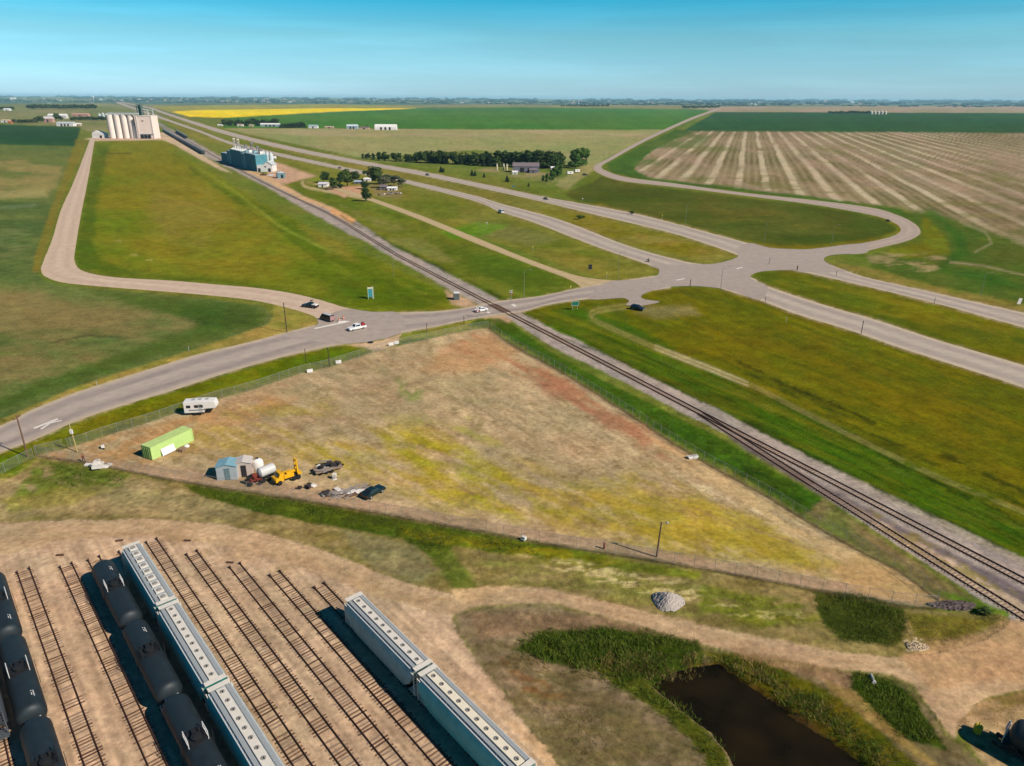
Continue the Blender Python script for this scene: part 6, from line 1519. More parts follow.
junk('scrap_load', 'grey and dark scrap loaded on the flat deck trailer', 'scrap', (p.x, p.y), hd, [(5, 2.6, 0.25, 0.15, 0, 2.0, 1.4, 'beam'), (4, 1.2, 0.7, 0.45, 2, 2.0, 1.2, 'scrap_box'), (3, 1.4, 0.9, 0.1, 3, 2.0, 1.0, 'sheet')], 0.71, 3)
p = P(306, 487); junk('scrap_heap', 'small dark scrap heap with a white piece below the yellow truck', 'scrap', (p.x, p.y), 0.2, [(4, 1.0, 0.5, 0.4, 2, 1.6, 0.7, 'scrap_box'), (2, 1.0, 0.7, 0.25, 3, 1.4, 0.6, 'sheet')], 0, 5)
p = P(327, 495); junk('scrap_heap', 'small grey and dark scrap heap left of the timber pile', 'scrap', (p.x, p.y), 0.2, [(4, 0.9, 0.5, 0.4, 2, 1.4, 0.7, 'scrap_box'), (3, 1.0, 0.7, 0.3, 0, 1.4, 0.7, 'sheet')], 0, 6)
p = P(349, 493); junk('timber_pile', 'wide pile of grey timber left of the parked dark car', 'timber', (p.x, p.y), heading((338, 497), (360, 490)), [(26, 3.6, 0.22, 0.14, 0, 2.6, 2.2, 'plank'), (10, 3.0, 0.22, 0.14, 1, 2.6, 2.0, 'plank'), (6, 1.2, 0.9, 0.2, 3, 2.8, 2.2, 'sheet')], 0, 8)
p = P(334.5, 479); junk('white_box', 'single pale crate between the flat deck trailer and timber', 'crate', (p.x, p.y), 0.4, [(1, 0.9, 0.7, 0.7, 3, 0.1, 0.1, 'box'), (1, 0.95, 0.75, 0.1, 3, 0.1, 0.1, 'crate_lid')], 0, 9)
p = P(100, 466.5); junk('rubble_heap', 'heap of white bags and sheets at the south fence', 'rubble', (p.x, p.y), -0.1, [(5, 1.5, 1.0, 0.5, 3, 2.4, 0.9, 'bag'), (4, 1.2, 0.9, 0.25, 3, 2.6, 1.0, 'sheet'), (3, 0.8, 0.5, 0.3, 0, 2.6, 0.8, 'lump')], 0, 10)
p = P(103, 448.5); junk('wood_block', 'small pale block with a dark side on the bare lot', 'block', (p.x, p.y), 0.4, [(1, 0.8, 0.6, 0.5, 3, 0.1, 0.1, 'block'), (1, 1.6, 0.4, 0.15, 2, 0.5, 0.3, 'plank')], 0, 11)
p = P(692.5, 458); t = thing('bath_tub', 'white tub lying at the foot of the railway side fence', 'tub', (p.x, p.y, 0), 0.25)
MB().prism([(-0.9, 0), (0.9, 0), (1.1, 0.5), (-1.1, 0.5)], -0.45, 0.45).build('tub', WHT, t, bevel=0.06)
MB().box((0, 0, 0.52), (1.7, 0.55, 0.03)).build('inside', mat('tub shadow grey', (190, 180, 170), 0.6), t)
p = P(524, 540.5); junk('white_bucket', 'small white bag at the foot of the south fence, right of centre', 'bag', (p.x, p.y), 0.4, [(1, 1.0, 0.6, 0.5, 3, 0.1, 0.1, 'bag'), (1, 0.7, 0.6, 0.2, 3, 0.3, 0.2, 'sheet')], 0, 12)
p = P(604, 548); plain_post(604, 549, 543.5, 'short brown stump at the south fence left of the lamp pole', 'stump', 'stump', RUST, 0.16)
# white blocks at the entrance gate
for u, v, lb in ((391, 345.5, 'left white block at the lot entrance'), (396.5, 344, 'right white block at the lot entrance'), (338.5, 363.5, 'white sign panel on the road fence left of the entrance'), (310, 372.5, 'white panel on the road fence farther from the entrance')):
    t = thing('white_block', lb, 'block', base(u, v), 0.5, 'white blocks and panels at the road fence')
    MB().box((0, 0, 0.5), (1.5, 0.35, 0.8)).build('block', WHT, t, bevel=0.04)
    MB().box((0, 0, 0.05), (1.2, 0.6, 0.1)).build('foot', GALV, t)
p = P(370.5, 342.5)
t = thing('manhole', 'dark steel drain cover in the entrance gravel', 'drain cover', (p.x, p.y, 0.02), 0.2)
MB().lathe([(0.9, 0), (0.9, 0.08), (0.8, 0.1)], 'Z', (0, 0, 0), 14).build('frame', BLK2, t)
MB().lathe([(0.75, 0.1), (0.75, 0.12)], 'Z', (0, 0, 0), 14).build('cover', BLK2, t)
# gravel heap
p = P(670, 607.5)
def heap(name, label, cat, loc, rx, ry, h, m, seed, bumps=0.16):
    N_ = 26; vs = []; fs = []
    rr = np.random.default_rng(seed)
    for i in range(N_ + 1):
        for j in range(N_ + 1):
            x, y = (i / N_ * 2 - 1), (j / N_ * 2 - 1); r = math.hypot(x, y) * (1 + 0.12 * math.sin(3 * math.atan2(y, x) + seed))
            z = h * max(-0.1, (1 - r ** 1.25)) + rr.uniform(-bumps, bumps) * (1 if r < 0.95 else 0) if r < 1.02 else -0.3
            vs.append((x * rx * 1.15, y * ry * 1.15, z))
    for i in range(N_):
        for j in range(N_):
            a = i * (N_ + 1) + j; fs.append((a, a + N_ + 1, a + N_ + 2, a + 1))
    o = MB().add(vs, fs).build(name, m); o.location = loc
    return tag(o, label, cat)
heap('gravel_heap', 'grey gravel heap beside the dirt road', 'gravel heap', (p.x, p.y + 1.2, 0), 2.0, 1.9, 1.5, mat('crushed grey gravel', (176, 166, 158), 0.95, var=0.3, scale=9, bump=0.6), 4, 0.1)
# brush and rubble at the lot's far corner
p = P(953, 606)
heap('rubble_heap', 'dark grey brush and rubble heap at the right tip of the lot', 'rubble', (p.x, p.y, 0), 3.0, 0.9, 0.6, mat('dead brush grey', (112, 98, 96), 0.95, var=0.45, scale=4, bump=0.8), 9, 0.35)
p = P(917, 646.5)
heap('stone_heap', 'pale broken stone heap beside the dirt road near the right edge', 'stone heap', (p.x, p.y, 0), 1.3, 0.7, 0.32, mat('pale limestone', (208, 186, 154), 0.9, var=0.2, scale=5, bump=0.6), 5, 0.16)
# culvert end
p = P(873, 682); q = P(870, 675)
t = thing('culvert_pipe', 'pale steel culvert pipe sticking out by the dark reeds', 'culvert', (p.x, p.y, 0), math.atan2(q.y - p.y, q.x - p.x))
MB().lathe([(0.2, 0), (0.2, 1.3), (0.15, 1.3), (0.15, 0)], 'X', (-0.3, 0, 0.24), 14).build('pipe', GALV, t, smooth=True)
MB().lathe([(0.25, 0), (0.25, 0.1)], 'X', (-0.35, 0, 0.26), 14).build('collar', WHT, t)
# ------------------------------------------------------------------ grain elevator at the end of the gravel road
CONC = mat('pale concrete', (244, 232, 222), 0.85, var=0.08, scale=0.12)
CONC2 = mat('pinkish concrete', (252, 232, 220), 0.85, var=0.06, scale=0.1)
TEALM = mat('teal corrugated steel', (84, 150, 164), 0.55, var=0.2, scale=0.25)
STEELG = mat('light steel', (196, 204, 206), 0.5, var=0.1, scale=0.4)
DARKH = mat('dark opening', (40, 42, 46), 0.9)
WHB = mat('white cladding', (240, 238, 234), 0.6, var=0.04, scale=0.3)
def face_h(u, v, vt): return height_for(u, v, vt)
m_e = mpp(130, 138.5)
t = thing('grain_elevator', 'tall concrete grain elevator block with four silos at the end of the gravel road', 'grain elevator', base(130, 138.5), 0)
ex, ey, _ = t.location
def L_(u, v):  # local coords
    p = P(u, v); return Vector((p.x - ex, p.y - ey, 0))
hs = face_h(119, 138.5, 115)
for u in (112, 119, 126, 132.7):
    c = L_(u, 138.4); r = 3.3 * m_e
    s = MB().lathe([(r, 0), (r, hs), (r - 0.6, hs), (r - 0.6, hs + 0.3), (0.3, hs + 0.4)], 'Z', (c.x, c.y + r, 0), 28).build('silo', CONC, t, smooth=True)
    MB().lathe([(r + 0.25, hs - 1.2), (r + 0.25, hs - 0.2)], 'Z', (c.x, c.y + r, 0), 28).build('silo_rim', CONC, s)
hb_ = face_h(148, 138.5, 116)
a = L_(139.3, 138.6); b = L_(157, 138.2); wB = (b - a).length; dB = 24
MB().box(((a.x + b.x) / 2, a.y + dB / 2, hb_ / 2), (wB, dB, hb_)).build('headhouse_block', CONC2, t)
MB().box(((a.x + b.x) / 2, a.y + dB / 2, hb_ + 0.4), (wB + 0.8, dB + 0.8, 0.8)).build('parapet', CONC, t)
for s in (0.04, 0.93): MB().box((a.x + wB * s, a.y - 0.3, hb_ / 2), (wB * 0.05, 0.6, hb_ - 0.6)).build('wall_rib', CONC, t)
for u in (143, 146.7, 150.5):
    c = L_(u, 138.6); MB().prism([(c.x - 2.4, 0.1), (c.x + 2.4, 0.1), (c.x + 2.4, 4.8), (c.x + 1.4, 6.2), (c.x - 1.4, 6.2), (c.x - 2.4, 4.8)], a.y - 0.9, a.y - 0.05).build('drive_door', DARKH, t)
MB().box((a.x + wB * 0.55, a.y - 0.5, 7.4), (wB * 0.85, 1.4, 0.8)).build('canopy', STEELG, t)
# dark emblem high on the wall
c = L_(145.7, 138.6); zc_ = face_h(145.7, 138.5, 121)
m = MB()
for sx_ in (-1, 1): m.prism([(c.x, zc_ - 1.6), (c.x + sx_ * 2.4, zc_ + 1.0), (c.x + sx_ * 1.5, zc_ + 1.6), (c.x, zc_ + 0.2)], a.y - 0.12, a.y - 0.02)
m.build('emblem', mat('dull plum emblem', (120, 82, 80), 0.7), t)
# leg tower and conveyor gantry above the roofs
h2 = face_h(143, 138.5, 104.5)
tw = MB(); c = L_(142.5, 138.5); w_ = 3.2
for sx_ in (-1, 1):
    for sy_ in (-1, 1): tw.box((c.x + sx_ * w_, c.y + 8 + sy_ * w_, (h2 + hb_) / 2), (0.9, 0.9, h2 - hb_))
for k in range(6):
    z = hb_ + (h2 - hb_) * (k + 1) / 6.0
    tw.box((c.x, c.y + 8, z - 0.3), (2 * w_ + 0.9, 2 * w_ + 0.9, 0.5))
tw.box((c.x, c.y + 8, (h2 + hb_) / 2), (3.4, 3.4, h2 - hb_ - 2))
tw.build('leg_tower', mat('dark teal steel', (44, 96, 96), 0.6, var=0.15), t)
for k, u in enumerate((150, 155)):
    c2 = L_(u, 138.5)
    MB().box((c2.x, c2.y + 8, hb_ + 5), (1.2, 1.2, 10)).tube((c2.x, c2.y + 8, hb_ + 8), (c.x, c.y + 8, h2 - 6), 0.5, n=6).build('spout', STEELG, t)
c3 = L_(112, 138.5)
MB().box(((c3.x + a.x) / 2, c3.y + 7, hs + 2.2), (a.x - c3.x + 6, 2.6, 2.6)).build('conveyor_gallery', STEELG, t)
c4 = L_(136.3, 138.5)
MB().prism([(c4.x - 3.0, 0), (c4.x + 2.4, 0), (c4.x + 0.6, 20), (c4.x - 2.2, 22)], c4.y + 1, c4.y + 9).build('drying_tower', WHB, t)
t2 = thing('storage_shed', 'white peaked storage shed at the foot of the concrete silos', 'shed', base(99, 138), 0)
ww = 13 * m_e
MB().box((0, 5, 2.6), (ww, 12, 5.2)).build('wall', WHB, t2)
MB().prism([(-ww / 2 - 0.4, 5.2), (ww / 2 + 0.4, 5.2), (ww / 2 - 2, 7.5), (-ww * 0.15, 11.5), (-ww / 2 + 2, 9)], -1.3, 11.3).build('roof', WHB, t2)
MB().box((ww * 0.2, -1.1, 2), (4, 0.2, 4)).build('door', DARKH, t2)

# teal wooden elevator row beside the track
A, Bq = P(222, 161.5), P(257, 171.5)
dv = Bq - A; hd = math.atan2(dv.y, dv.x); Le = dv.length
t = thing('grain_elevator', 'long teal clad grain elevator with a white annex beside the railway', 'grain elevator', A, hd)
ht = face_h(240, 166, 150.5)
TEAL2 = mat('faded teal steel', (150, 196, 206), 0.6, var=0.25, scale=0.25)
segs = [(0.0, 0.2, 0.62, 10, TEALM), (0.2, 0.3, 0.86, 12, TEAL2), (0.3, 0.62, 1.0, 12, TEALM), (0.62, 0.72, 0.9, 13, TEAL2), (0.72, 1.0, 0.98, 11, TEALM)]
for k, (f0, f1, hh, dd_, mm_) in enumerate(segs):
    x0, x1 = Le * f0, Le * f1; h_ = ht * hh
    w = MB().box(((x0 + x1) / 2, dd_ / 2 + 0.01 * k, h_ / 2), (x1 - x0 - 0.02, dd_, h_)).build('bin_wall', mm_, t)
    rb = MB()
    for q in range(int((x1 - x0) / 1.9)): rb.box((x0 + 1 + 1.9 * q, -0.12 + 0.01 * k, h_ / 2), (0.3, 0.24, h_ - 0.4))
    rb.build('wall_rib', mat('teal rib', (70, 146, 162), 0.55), w)
    MB().box(((x0 + x1) / 2, dd_ / 2, h_ + 0.2), (x1 - x0 - 0.1, dd_ + 0.4, 0.4)).build('roof', mat('grey blue roof', (172, 190, 196), 0.6, var=0.3, scale=0.3), w)
for k in range(6):
    MB().box((Le * (0.33 + 0.06 * k), 3.6, ht + 1.5), (0.9, 5.6, 0.9), M=Matrix.Rotation(R(24), 3, 'X')).build('roof_vent', WHB, t)
for k in range(4):
    MB().box((Le * (0.75 + 0.065 * k), 5 + (k % 2) * 3, ht + 1.2), (1.8, 2.6, 2.4)).build('roof_house', (WHB, STEELG, TEAL2, CONC)[k], t)
for k, (f_, hh) in enumerate(((0.22, 9.5), (0.34, 9.5), (0.55, 5), (0.72, 8.5), (0.86, 6), (0.93, 4))):
    m = MB()
    for sx_ in (-0.9, 0.9):
        for sy_ in (-0.9, 0.9): m.box((Le * f_ + sx_, 8 + sy_, ht * 0.8 + (hh + ht * 0.2) / 2), (0.3, 0.3, hh + ht * 0.2))
    for z in range(1, int(hh), 2): m.box((Le * f_, 8, ht + z), (2.1, 2.1, 0.25))
    m.box((Le * f_, 8, ht + hh), (2.6, 2.6, 1.4))
    m.build('leg_tower', mat('pale leg steel', (206, 192, 184), 0.6, var=0.15) if k < 2 else mat('grey leg steel', (128, 124, 128), 0.6, var=0.2), t)
for k in range(3):
    r = 2.2; MB().lathe([(r, 0), (r, ht * 0.95), (0.4, ht * 1.12)], 'Z', (Le * (0.8 + 0.09 * k), 15.5, 0), 18).build('steel_bin', STEELG, t, smooth=True)
MB().path([(Le * 0.3, 6, ht + 6), (Le * 0.6, 6, ht + 3), (Le - 1, 9, ht * 0.98)], 0.4, 6).build('conveyor', STEELG, t)
pw_ = P(257.5, 171.8); we = P(273, 171.8)
t3 = thing('annex_building', 'white gabled building against the end of the teal elevator', 'building', ((pw_.x + we.x) / 2, pw_.y, 0), 0.0)
wW = (we - pw_).length; hw_ = face_h(262, 171.8, 165)
MB().prism([(-wW / 2, 0), (wW / 2, 0), (wW / 2, hw_ * 1.0), (wW * 0.2, hw_ * 1.5), (-wW * 0.1, hw_ * 1.0), (-wW / 2, hw_ * 0.95)], 0, 13).build('wall', WHB, t3)
MB().prism([(wW / 2 + 0.4, hw_ * 0.98), (wW / 2 + 0.4, hw_ * 1.04), (wW * 0.2, hw_ * 1.56), (-wW * 0.1 - 0.4, hw_ * 1.06), (-wW * 0.1 - 0.4, hw_ * 1.0), (wW * 0.2, hw_ * 1.5)], -0.4, 13.3).build('roof', STEELG, t3)
for x in (-0.36, 0.3): MB().box((wW * x, -0.06, 1.6), (2.4, 0.1, 3.2)).build('door', DARKH, t3)
MB().box((wW * 0.05, -0.06, 4.6), (1.4, 0.1, 1.2)).build('window', DARKH, t3)
t4 = thing('pump_shed', 'small teal and grey shed right of the white annex', 'shed', base(281, 178), 0.5)
MB().box((0, 0, 2.2), (6.5, 5, 4.4)).build('wall', mat('teal grey shed', (110, 150, 160), 0.6), t4)
MB().prism([(-3.6, 4.4), (3.6, 4.4), (0, 6)], -2.9, 2.9).build('roof', STEELG, t4)
MB().box((0.6, -2.56, 1.5), (2, 0.1, 3)).build('door', DARKH, t4)
vehicle('pickup', 'dark red truck parked below the white annex', 'pickup', 263.5, 175.5, 0.2, mat('dark red truck', (96, 44, 40), 0.5))
vehicle('pickup', 'pale truck parked between the white annex and the small shed', 'pickup', 271, 176, 0.4, WHITEC)
tw_ = thing('white_tank', 'white horizontal tank on the gravel behind the white annex', 'tank', base(274, 159.8), 0.1)
MB().lathe([(0.2, -3), (1.4, -2.6), (1.6, -2), (1.6, 2), (1.4, 2.6), (0.2, 3)], 'X', (0, 0, 2.2), 16).build('shell', WHB, tw_, smooth=True)
MB().box((-1.5, 0, 0.4), (0.5, 2.4, 0.8)).box((1.5, 0, 0.4), (0.5, 2.4, 0.8)).build('saddle', STEELG, tw_)

# ------------------------------------------------------------------ farm buildings
ROOFD = mat('dark slate roof', (124, 112, 116), 0.8, var=0.12, scale=0.5)
RUSTB = mat('rust pink building', (196, 150, 136), 0.8, var=0.15, scale=0.2)
ORB = mat('orange barn', (196, 120, 80), 0.8, var=0.15, scale=0.3)
BLB = mat('blue grey building', (166, 186, 200), 0.6, var=0.12, scale=0.3)
TANB = mat('tan building', (196, 172, 146), 0.8, var=0.12, scale=0.3)
def building(u, v, wpx, vt, label, wall=WHB, roof=None, depth=10, cat='building', name='farm_building', rz=0.0, group=None, kind='gable', doors=1, gable=0.35):
    k = mpp(u, v); w = wpx * k; h = max(2.5, height_for(u, v, vt)); e = h * (1 - gable)
    t = thing(name, label, cat, base(u, v), rz, group)
    rm = roof or wall
    if kind == 'gable':       # ridge along x
        MB().box((0, depth / 2, e / 2), (w, depth, e)).build('wall', wall, t)
        MB().prism([(-0.4, e - 0.1), (depth + 0.4, e - 0.1), (depth / 2, h)], -w / 2 - 0.4, w / 2 + 0.4, axis='X').build('roof', rm, t)
    else:                      # arched hall
        pr = [(depth / 2 - depth / 2 * math.cos(math.pi * i / 10), h * math.sin(math.pi * i / 10) ** 0.7) for i in range(11)]
        MB().prism(pr, -w / 2, w / 2, axis='X').build('arched_roof', wall, t)
    for i in range(doors):
        MB().box((w * (-0.3 + 0.6 * (i + 0.5) / doors), -0.06, e * 0.4), (min(4, w * 0.16), 0.1, e * 0.75)).build('door', DARKH, t)
    return t
building(65, 126.2, 18, 121.8, 'long white farm building at the edge of the dark green crop', WHB, STEELG, 14, doors=3)
building(48, 122.5, 10, 116.5, 'rust pink farm building left of the dark trees', RUSTB, mat('pale roof tin', (214, 206, 204), 0.6, var=0.1, scale=0.3), 12)
building(57, 118.5, 20, 113.8, 'pale roofed farm building standing behind the dark tree clump', mat('pale farm wall', (216, 210, 206), 0.7), WHB, 14, doors=2)
building(80, 116.5, 18, 113.2, 'long rust pink farm shed far behind the trees', RUSTB, RUSTB, 14)
building(78, 126, 5, 123, 'small pinkish shed right of the long white farm building', TANB, WHB, 8)
building(5, 122.5, 9, 119.3, 'pale farm house at the far left edge', WHB, TANB, 10)
building(9.5, 123.5, 4, 120.8, 'small orange barn at the far left edge', ORB, ORB, 8)
building(6.5, 110.7, 7, 108.3, 'white shed far off at the left edge', WHB, WHB, 14)
building(13, 99.8, 6, 97.6, 'white building of the far off town at the left', WHB, WHB, 18)
for i, (u, v) in enumerate(((100, 117.8), (103.5, 117.2), (107, 118), (111, 117.2), (115, 117.8), (119, 117.3), (122.5, 117.8))):
    k = mpp(u, v); r = 1.55 * k; h = height_for(u, v, v - 4.6)
    t = thing('steel_bin', 'pale steel grain bin in the row behind the concrete silos', 'grain bin', base(u, v), 0, 'grain bins behind the silos')
    MB().lathe([(r, 0), (r, h * 0.75), (0.5, h)], 'Z', (0, 0, 0), 16).build('bin_wall', STEELG, t, smooth=True)
    MB().lathe([(0.8, h * 0.97), (0.8, h * 1.03)], 'Z', (0, 0, 0), 8).build('cap', STEELG, t)
building(385.5, 130, 22, 124.3, 'large white arched hall at the edge of the bright green field', WHB, WHB, 16, kind='arch', doors=3, cat='hall')
building(352, 129, 11, 124.5, 'blue and white farm shop left of the arched hall', BLB, mat('pale blue roof', (206, 220, 230), 0.6, var=0.1), 12, doors=2)
building(364, 129.5, 10, 126.5, 'low tan shed between the blue shop and the arched hall', TANB, mat('brown roof', (120, 108, 100), 0.8), 9)
building(313, 128.3, 9, 124.8, 'small white and blue farm building near the dark hedge', WHB, BLB, 11)
building(329, 128.3, 9, 126.2, 'low tan sheds in the middle of the far farm row', TANB, TANB, 8)
building(270, 126.5, 20, 123.2, 'long pale building in front of the dark shelter trees', BLB, WHB, 10, doors=3)
building(240, 126.2, 6, 124, 'small pale house at the left of the shelter trees', WHB, TANB, 8)
building(220, 126, 5, 124.2, 'tiny white shed beside the highway lane', WHB, WHB, 7)
building(251, 127, 4, 124.6, 'small tan hut among the shelter trees', TANB, TANB, 6)
# farmhouse in the trees on the right of the highway
t = building(526, 172.5, 26, 163, 'dark roofed farmhouse in front of the long tree row', mat('dark farmhouse wall', (122, 122, 134), 0.8, var=0.1), ROOFD, 13, cat='house', name='farm_house', doors=2)
building(515, 174.5, 5, 171, 'white garage at the left end of the dark farmhouse', WHB, WHB, 7)
building(533, 173.2, 7, 168.5, 'low wing at the front of the dark farmhouse', mat('dark farmhouse wall', (122, 122, 134), 0.8, var=0.1), ROOFD, 6)
for i, (u, v) in enumerate(((497, 170.2), (503.7, 170), (506.8, 170.3))):
    k = mpp(u, v); h = height_for(u, v, v - 6.5)
    t = thing('feed_bin', ['left pale feed bin by the farmhouse, standing apart', 'middle pale feed bin left of the farmhouse', 'right pale feed bin nearest the farmhouse'][i], 'feed bin', base(u, v), 0, 'feed bins at the farmhouse')
    MB().lathe([(0.9 * k, 0), (0.9 * k, h * 0.8), (0.3, h)], 'Z', (0, 0, 0), 12).build('bin_wall', mat('tan feed bin', (206, 196, 160), 0.6, var=0.1), t, smooth=True)
    MB().lathe([(0.5, h * 0.97), (0.5, h * 1.04)], 'Z', (0, 0, 0), 8).build('cap', STEELG, t)
building(553, 170, 4, 166.5, 'small white hut at the right end of the tree row', WHB, WHB, 5)
# shaded farmyard between the carriageway and railway
building(322.5, 187, 8.5, 182.5, 'white house with a pale roof at the left of the shaded farmyard', WHB, mat('white grey roof', (216, 214, 218), 0.6), 9, cat='house', name='farm_house', doors=1)
building(367, 181.5, 6.5, 178, 'white cottage deep among the farmyard trees', WHB, WHB, 8, cat='house', name='farm_house')
building(392, 190.5, 9, 186.8, 'long white trailer home at the right of the farmyard trees', WHB, WHB, 5, cat='trailer home', name='trailer_home', doors=2)
building(383, 190, 6, 185, 'dark roofed shed beside the white trailer home', mat('grey shed wall', (130, 122, 122), 0.8), ROOFD, 7)
building(357, 184, 6, 180.5, 'small grey house behind the round farmyard trees', mat('grey shed wall', (130, 122, 122), 0.8), BLB, 7, cat='house', name='farm_house')
p = P(391, 194.5); junk('scrap_heap', 'grey scrap spread below the white trailer home', 'scrap', (p.x, p.y), 0.2, [(8, 2.2, 1.0, 0.7, 0, 9, 4, 'scrap_box'), (4, 1.6, 1.2, 0.6, 3, 9, 4, 'sheet'), (4, 2, 0.9, 0.6, 2, 9, 4, 'lump')], 0, 14)
# farm on the horizon at the right: pale bins
for i, (u, v) in enumerate(((871, 114.2), (874.5, 114.2), (878, 114.3), (881.5, 114.2), (885, 114.3))):
    k = mpp(u, v); h = height_for(u, v, v - 3.6)
    t = thing('grain_bin', 'pale grain bin in the row beside the dark trees on the right', 'grain bin', base(u, v), 0, 'grain bins far right')
    MB().lathe([(1.3 * k, 0), (1.3 * k, h * 0.75), (0.8, h)], 'Z', (0, 0, 0), 12).build('bin_wall', mat('cream bins', (214, 206, 186), 0.6), t, smooth=True)
    MB().lathe([(1.0, h * 0.98), (1.0, h * 1.03)], 'Z', (0, 0, 0), 8).build('cap', STEELG, t)
# water tower of the town
t = thing('water_tower', 'white water tower rising over the far off town', 'water tower', base(94, 101.6), 0)
h = height_for(94, 101.6, 96.3)
MB().lathe([(h * 0.05, 0), (h * 0.035, h * 0.15), (h * 0.035, h * 0.6), (h * 0.12, h * 0.72), (h * 0.19, h * 0.84), (h * 0.15, h * 0.96), (0.5, h)], 'Z', (0, 0, 0), 18).build('tower', WHB, t, smooth=True)
MB().lathe([(2, h), (2, h * 1.03)], 'Z', (0, 0, 0), 8).build('cap', STEELG, t)
# town and scattered farmsteads along the horizon: one house each, very small
HS = []
for wm, rm in ((mat('town wall white', (206, 212, 214), 0.7), mat('town roof grey', (176, 180, 182), 0.7)), (mat('town wall grey', (150, 158, 164), 0.7), mat('town roof', (150, 140, 136), 0.8)), (TANB, mat('town roof', (150, 140, 136), 0.8))):
    me_w = MB().box((0, 0.5, 0.31), (1, 1, 0.62)).build('wall', wm); me_r = MB().prism([(-0.04, 0.6), (1.04, 0.6), (0.5, 1.0)], -0.52, 0.52, axis='X').build('roof', rm)
    HS.append((me_w.data, me_r.data)); bpy.data.objects.remove(me_w); bpy.data.objects.remove(me_r)
rt = random.Random(5)
def town(n, u0, u1, v0, v1, wr, hr, grp, lbl):
    for i in range(n):
        u = rt.uniform(u0, u1); vb = HZ + (u - 512) * ROLL
        v = vb + rt.uniform(v0, v1)
        k = mpp(u, v)
        t = thing('town_building', lbl, 'building', base(u, v), rt.uniform(-0.5, 0.5), grp)
        w, h = rt.uniform(*wr) * k, rt.uniform(*hr) * k * 0.8
        for nm, me in zip(('wall', 'roof'), rt.choice(HS)):
            o = bpy.data.objects.new(nm, me); COL.objects.link(o); o.parent = t; o.scale = (w, w * 0.6, h)
town(40, 95, 300, 3.2, 6.5, (1.0, 3.6), (0.8, 1.7), 'buildings of the town on the horizon', 'small pale building of the town on the horizon left of centre')
town(14, 0, 95, 3.2, 9, (1.2, 4), (0.8, 1.6), 'buildings at the far left horizon', 'small pale building among the trees at the far left horizon')
town(24, 300, 640, 3.2, 7, (1.0, 3.2), (0.7, 1.4), 'farm buildings on the middle horizon', 'small pale farm building among the trees on the middle horizon')
town(12, 640, 1024, 3.0, 6, (1.0, 3.4), (0.6, 1.3), 'farm buildings on the right horizon', 'small pale farm building on the right horizon')

# ------------------------------------------------------------------ trees
def leaf_mat(name, rgb, rgb2, sc=0.35):
    if name in MATS: return MATS[name]
    m = bpy.data.materials.new(name); m.use_nodes = True
    nt = m.node_tree; N = nt.nodes; L = nt.links; b = N['Principled BSDF']
    b.inputs['Roughness'].default_value = 0.75; b.inputs['Specular IOR Level'].default_value = 0.15
    tc = N.new('ShaderNodeTexCoord'); no = N.new('ShaderNodeTexNoise'); no.inputs['Scale'].default_value = sc; no.inputs['Detail'].default_value = 4
    L.new(tc.outputs['Object'], no.inputs['Vector'])
    oi = N.new('ShaderNodeObjectInfo'); ad = N.new('ShaderNodeMath'); ad.operation = 'MULTIPLY_ADD'; L.new(oi.outputs['Random'], ad.inputs[0]); ad.inputs[1].default_value = 0.35; L.new(no.outputs['Fac'], ad.inputs[2])
    mr = N.new('ShaderNodeMapRange'); mr.inputs['From Min'].default_value = 0.4; mr.inputs['From Max'].default_value = 0.9; L.new(ad.outputs[0], mr.inputs['Value'])
    mx = N.new('ShaderNodeMix'); mx.data_type = 'RGBA'; mx.inputs['A'].default_value = (*alb(rgb), 1); mx.inputs['B'].default_value = (*alb(rgb2), 1)
    L.new(mr.outputs[0], mx.inputs['Factor']); L.new(mx.outputs['Result'], b.inputs['Base Color'])
    tl = N.new('ShaderNodeBsdfTranslucent'); L.new(mx.outputs['Result'], tl.inputs['Color'])
    ms = N.new('ShaderNodeMixShader'); ms.inputs[0].default_value = 0.3; L.new(b.outputs[0], ms.inputs[1]); L.new(tl.outputs[0], ms.inputs[2]); L.new(ms.outputs[0], N['Material Output'].inputs['Surface'])
    MATS[name] = m; return m
LF1 = leaf_mat('dark broad leaves', (54, 80, 38), (98, 120, 54))
LF2 = leaf_mat('spruce needles', (38, 62, 38), (70, 92, 50))
LFW = leaf_mat('far wood leaves with painted haze', (34, 66, 62), (56, 90, 78), 0.01)  # distance haze is put into the leaf colour as a bluer tone
LF3 = leaf_mat('grey green leaves', (84, 96, 70), (126, 126, 100))
LF4 = leaf_mat('bright young leaves', (70, 108, 40), (98, 132, 48))
BARK = mat('tree bark', (92, 76, 62), 0.95, var=0.2)
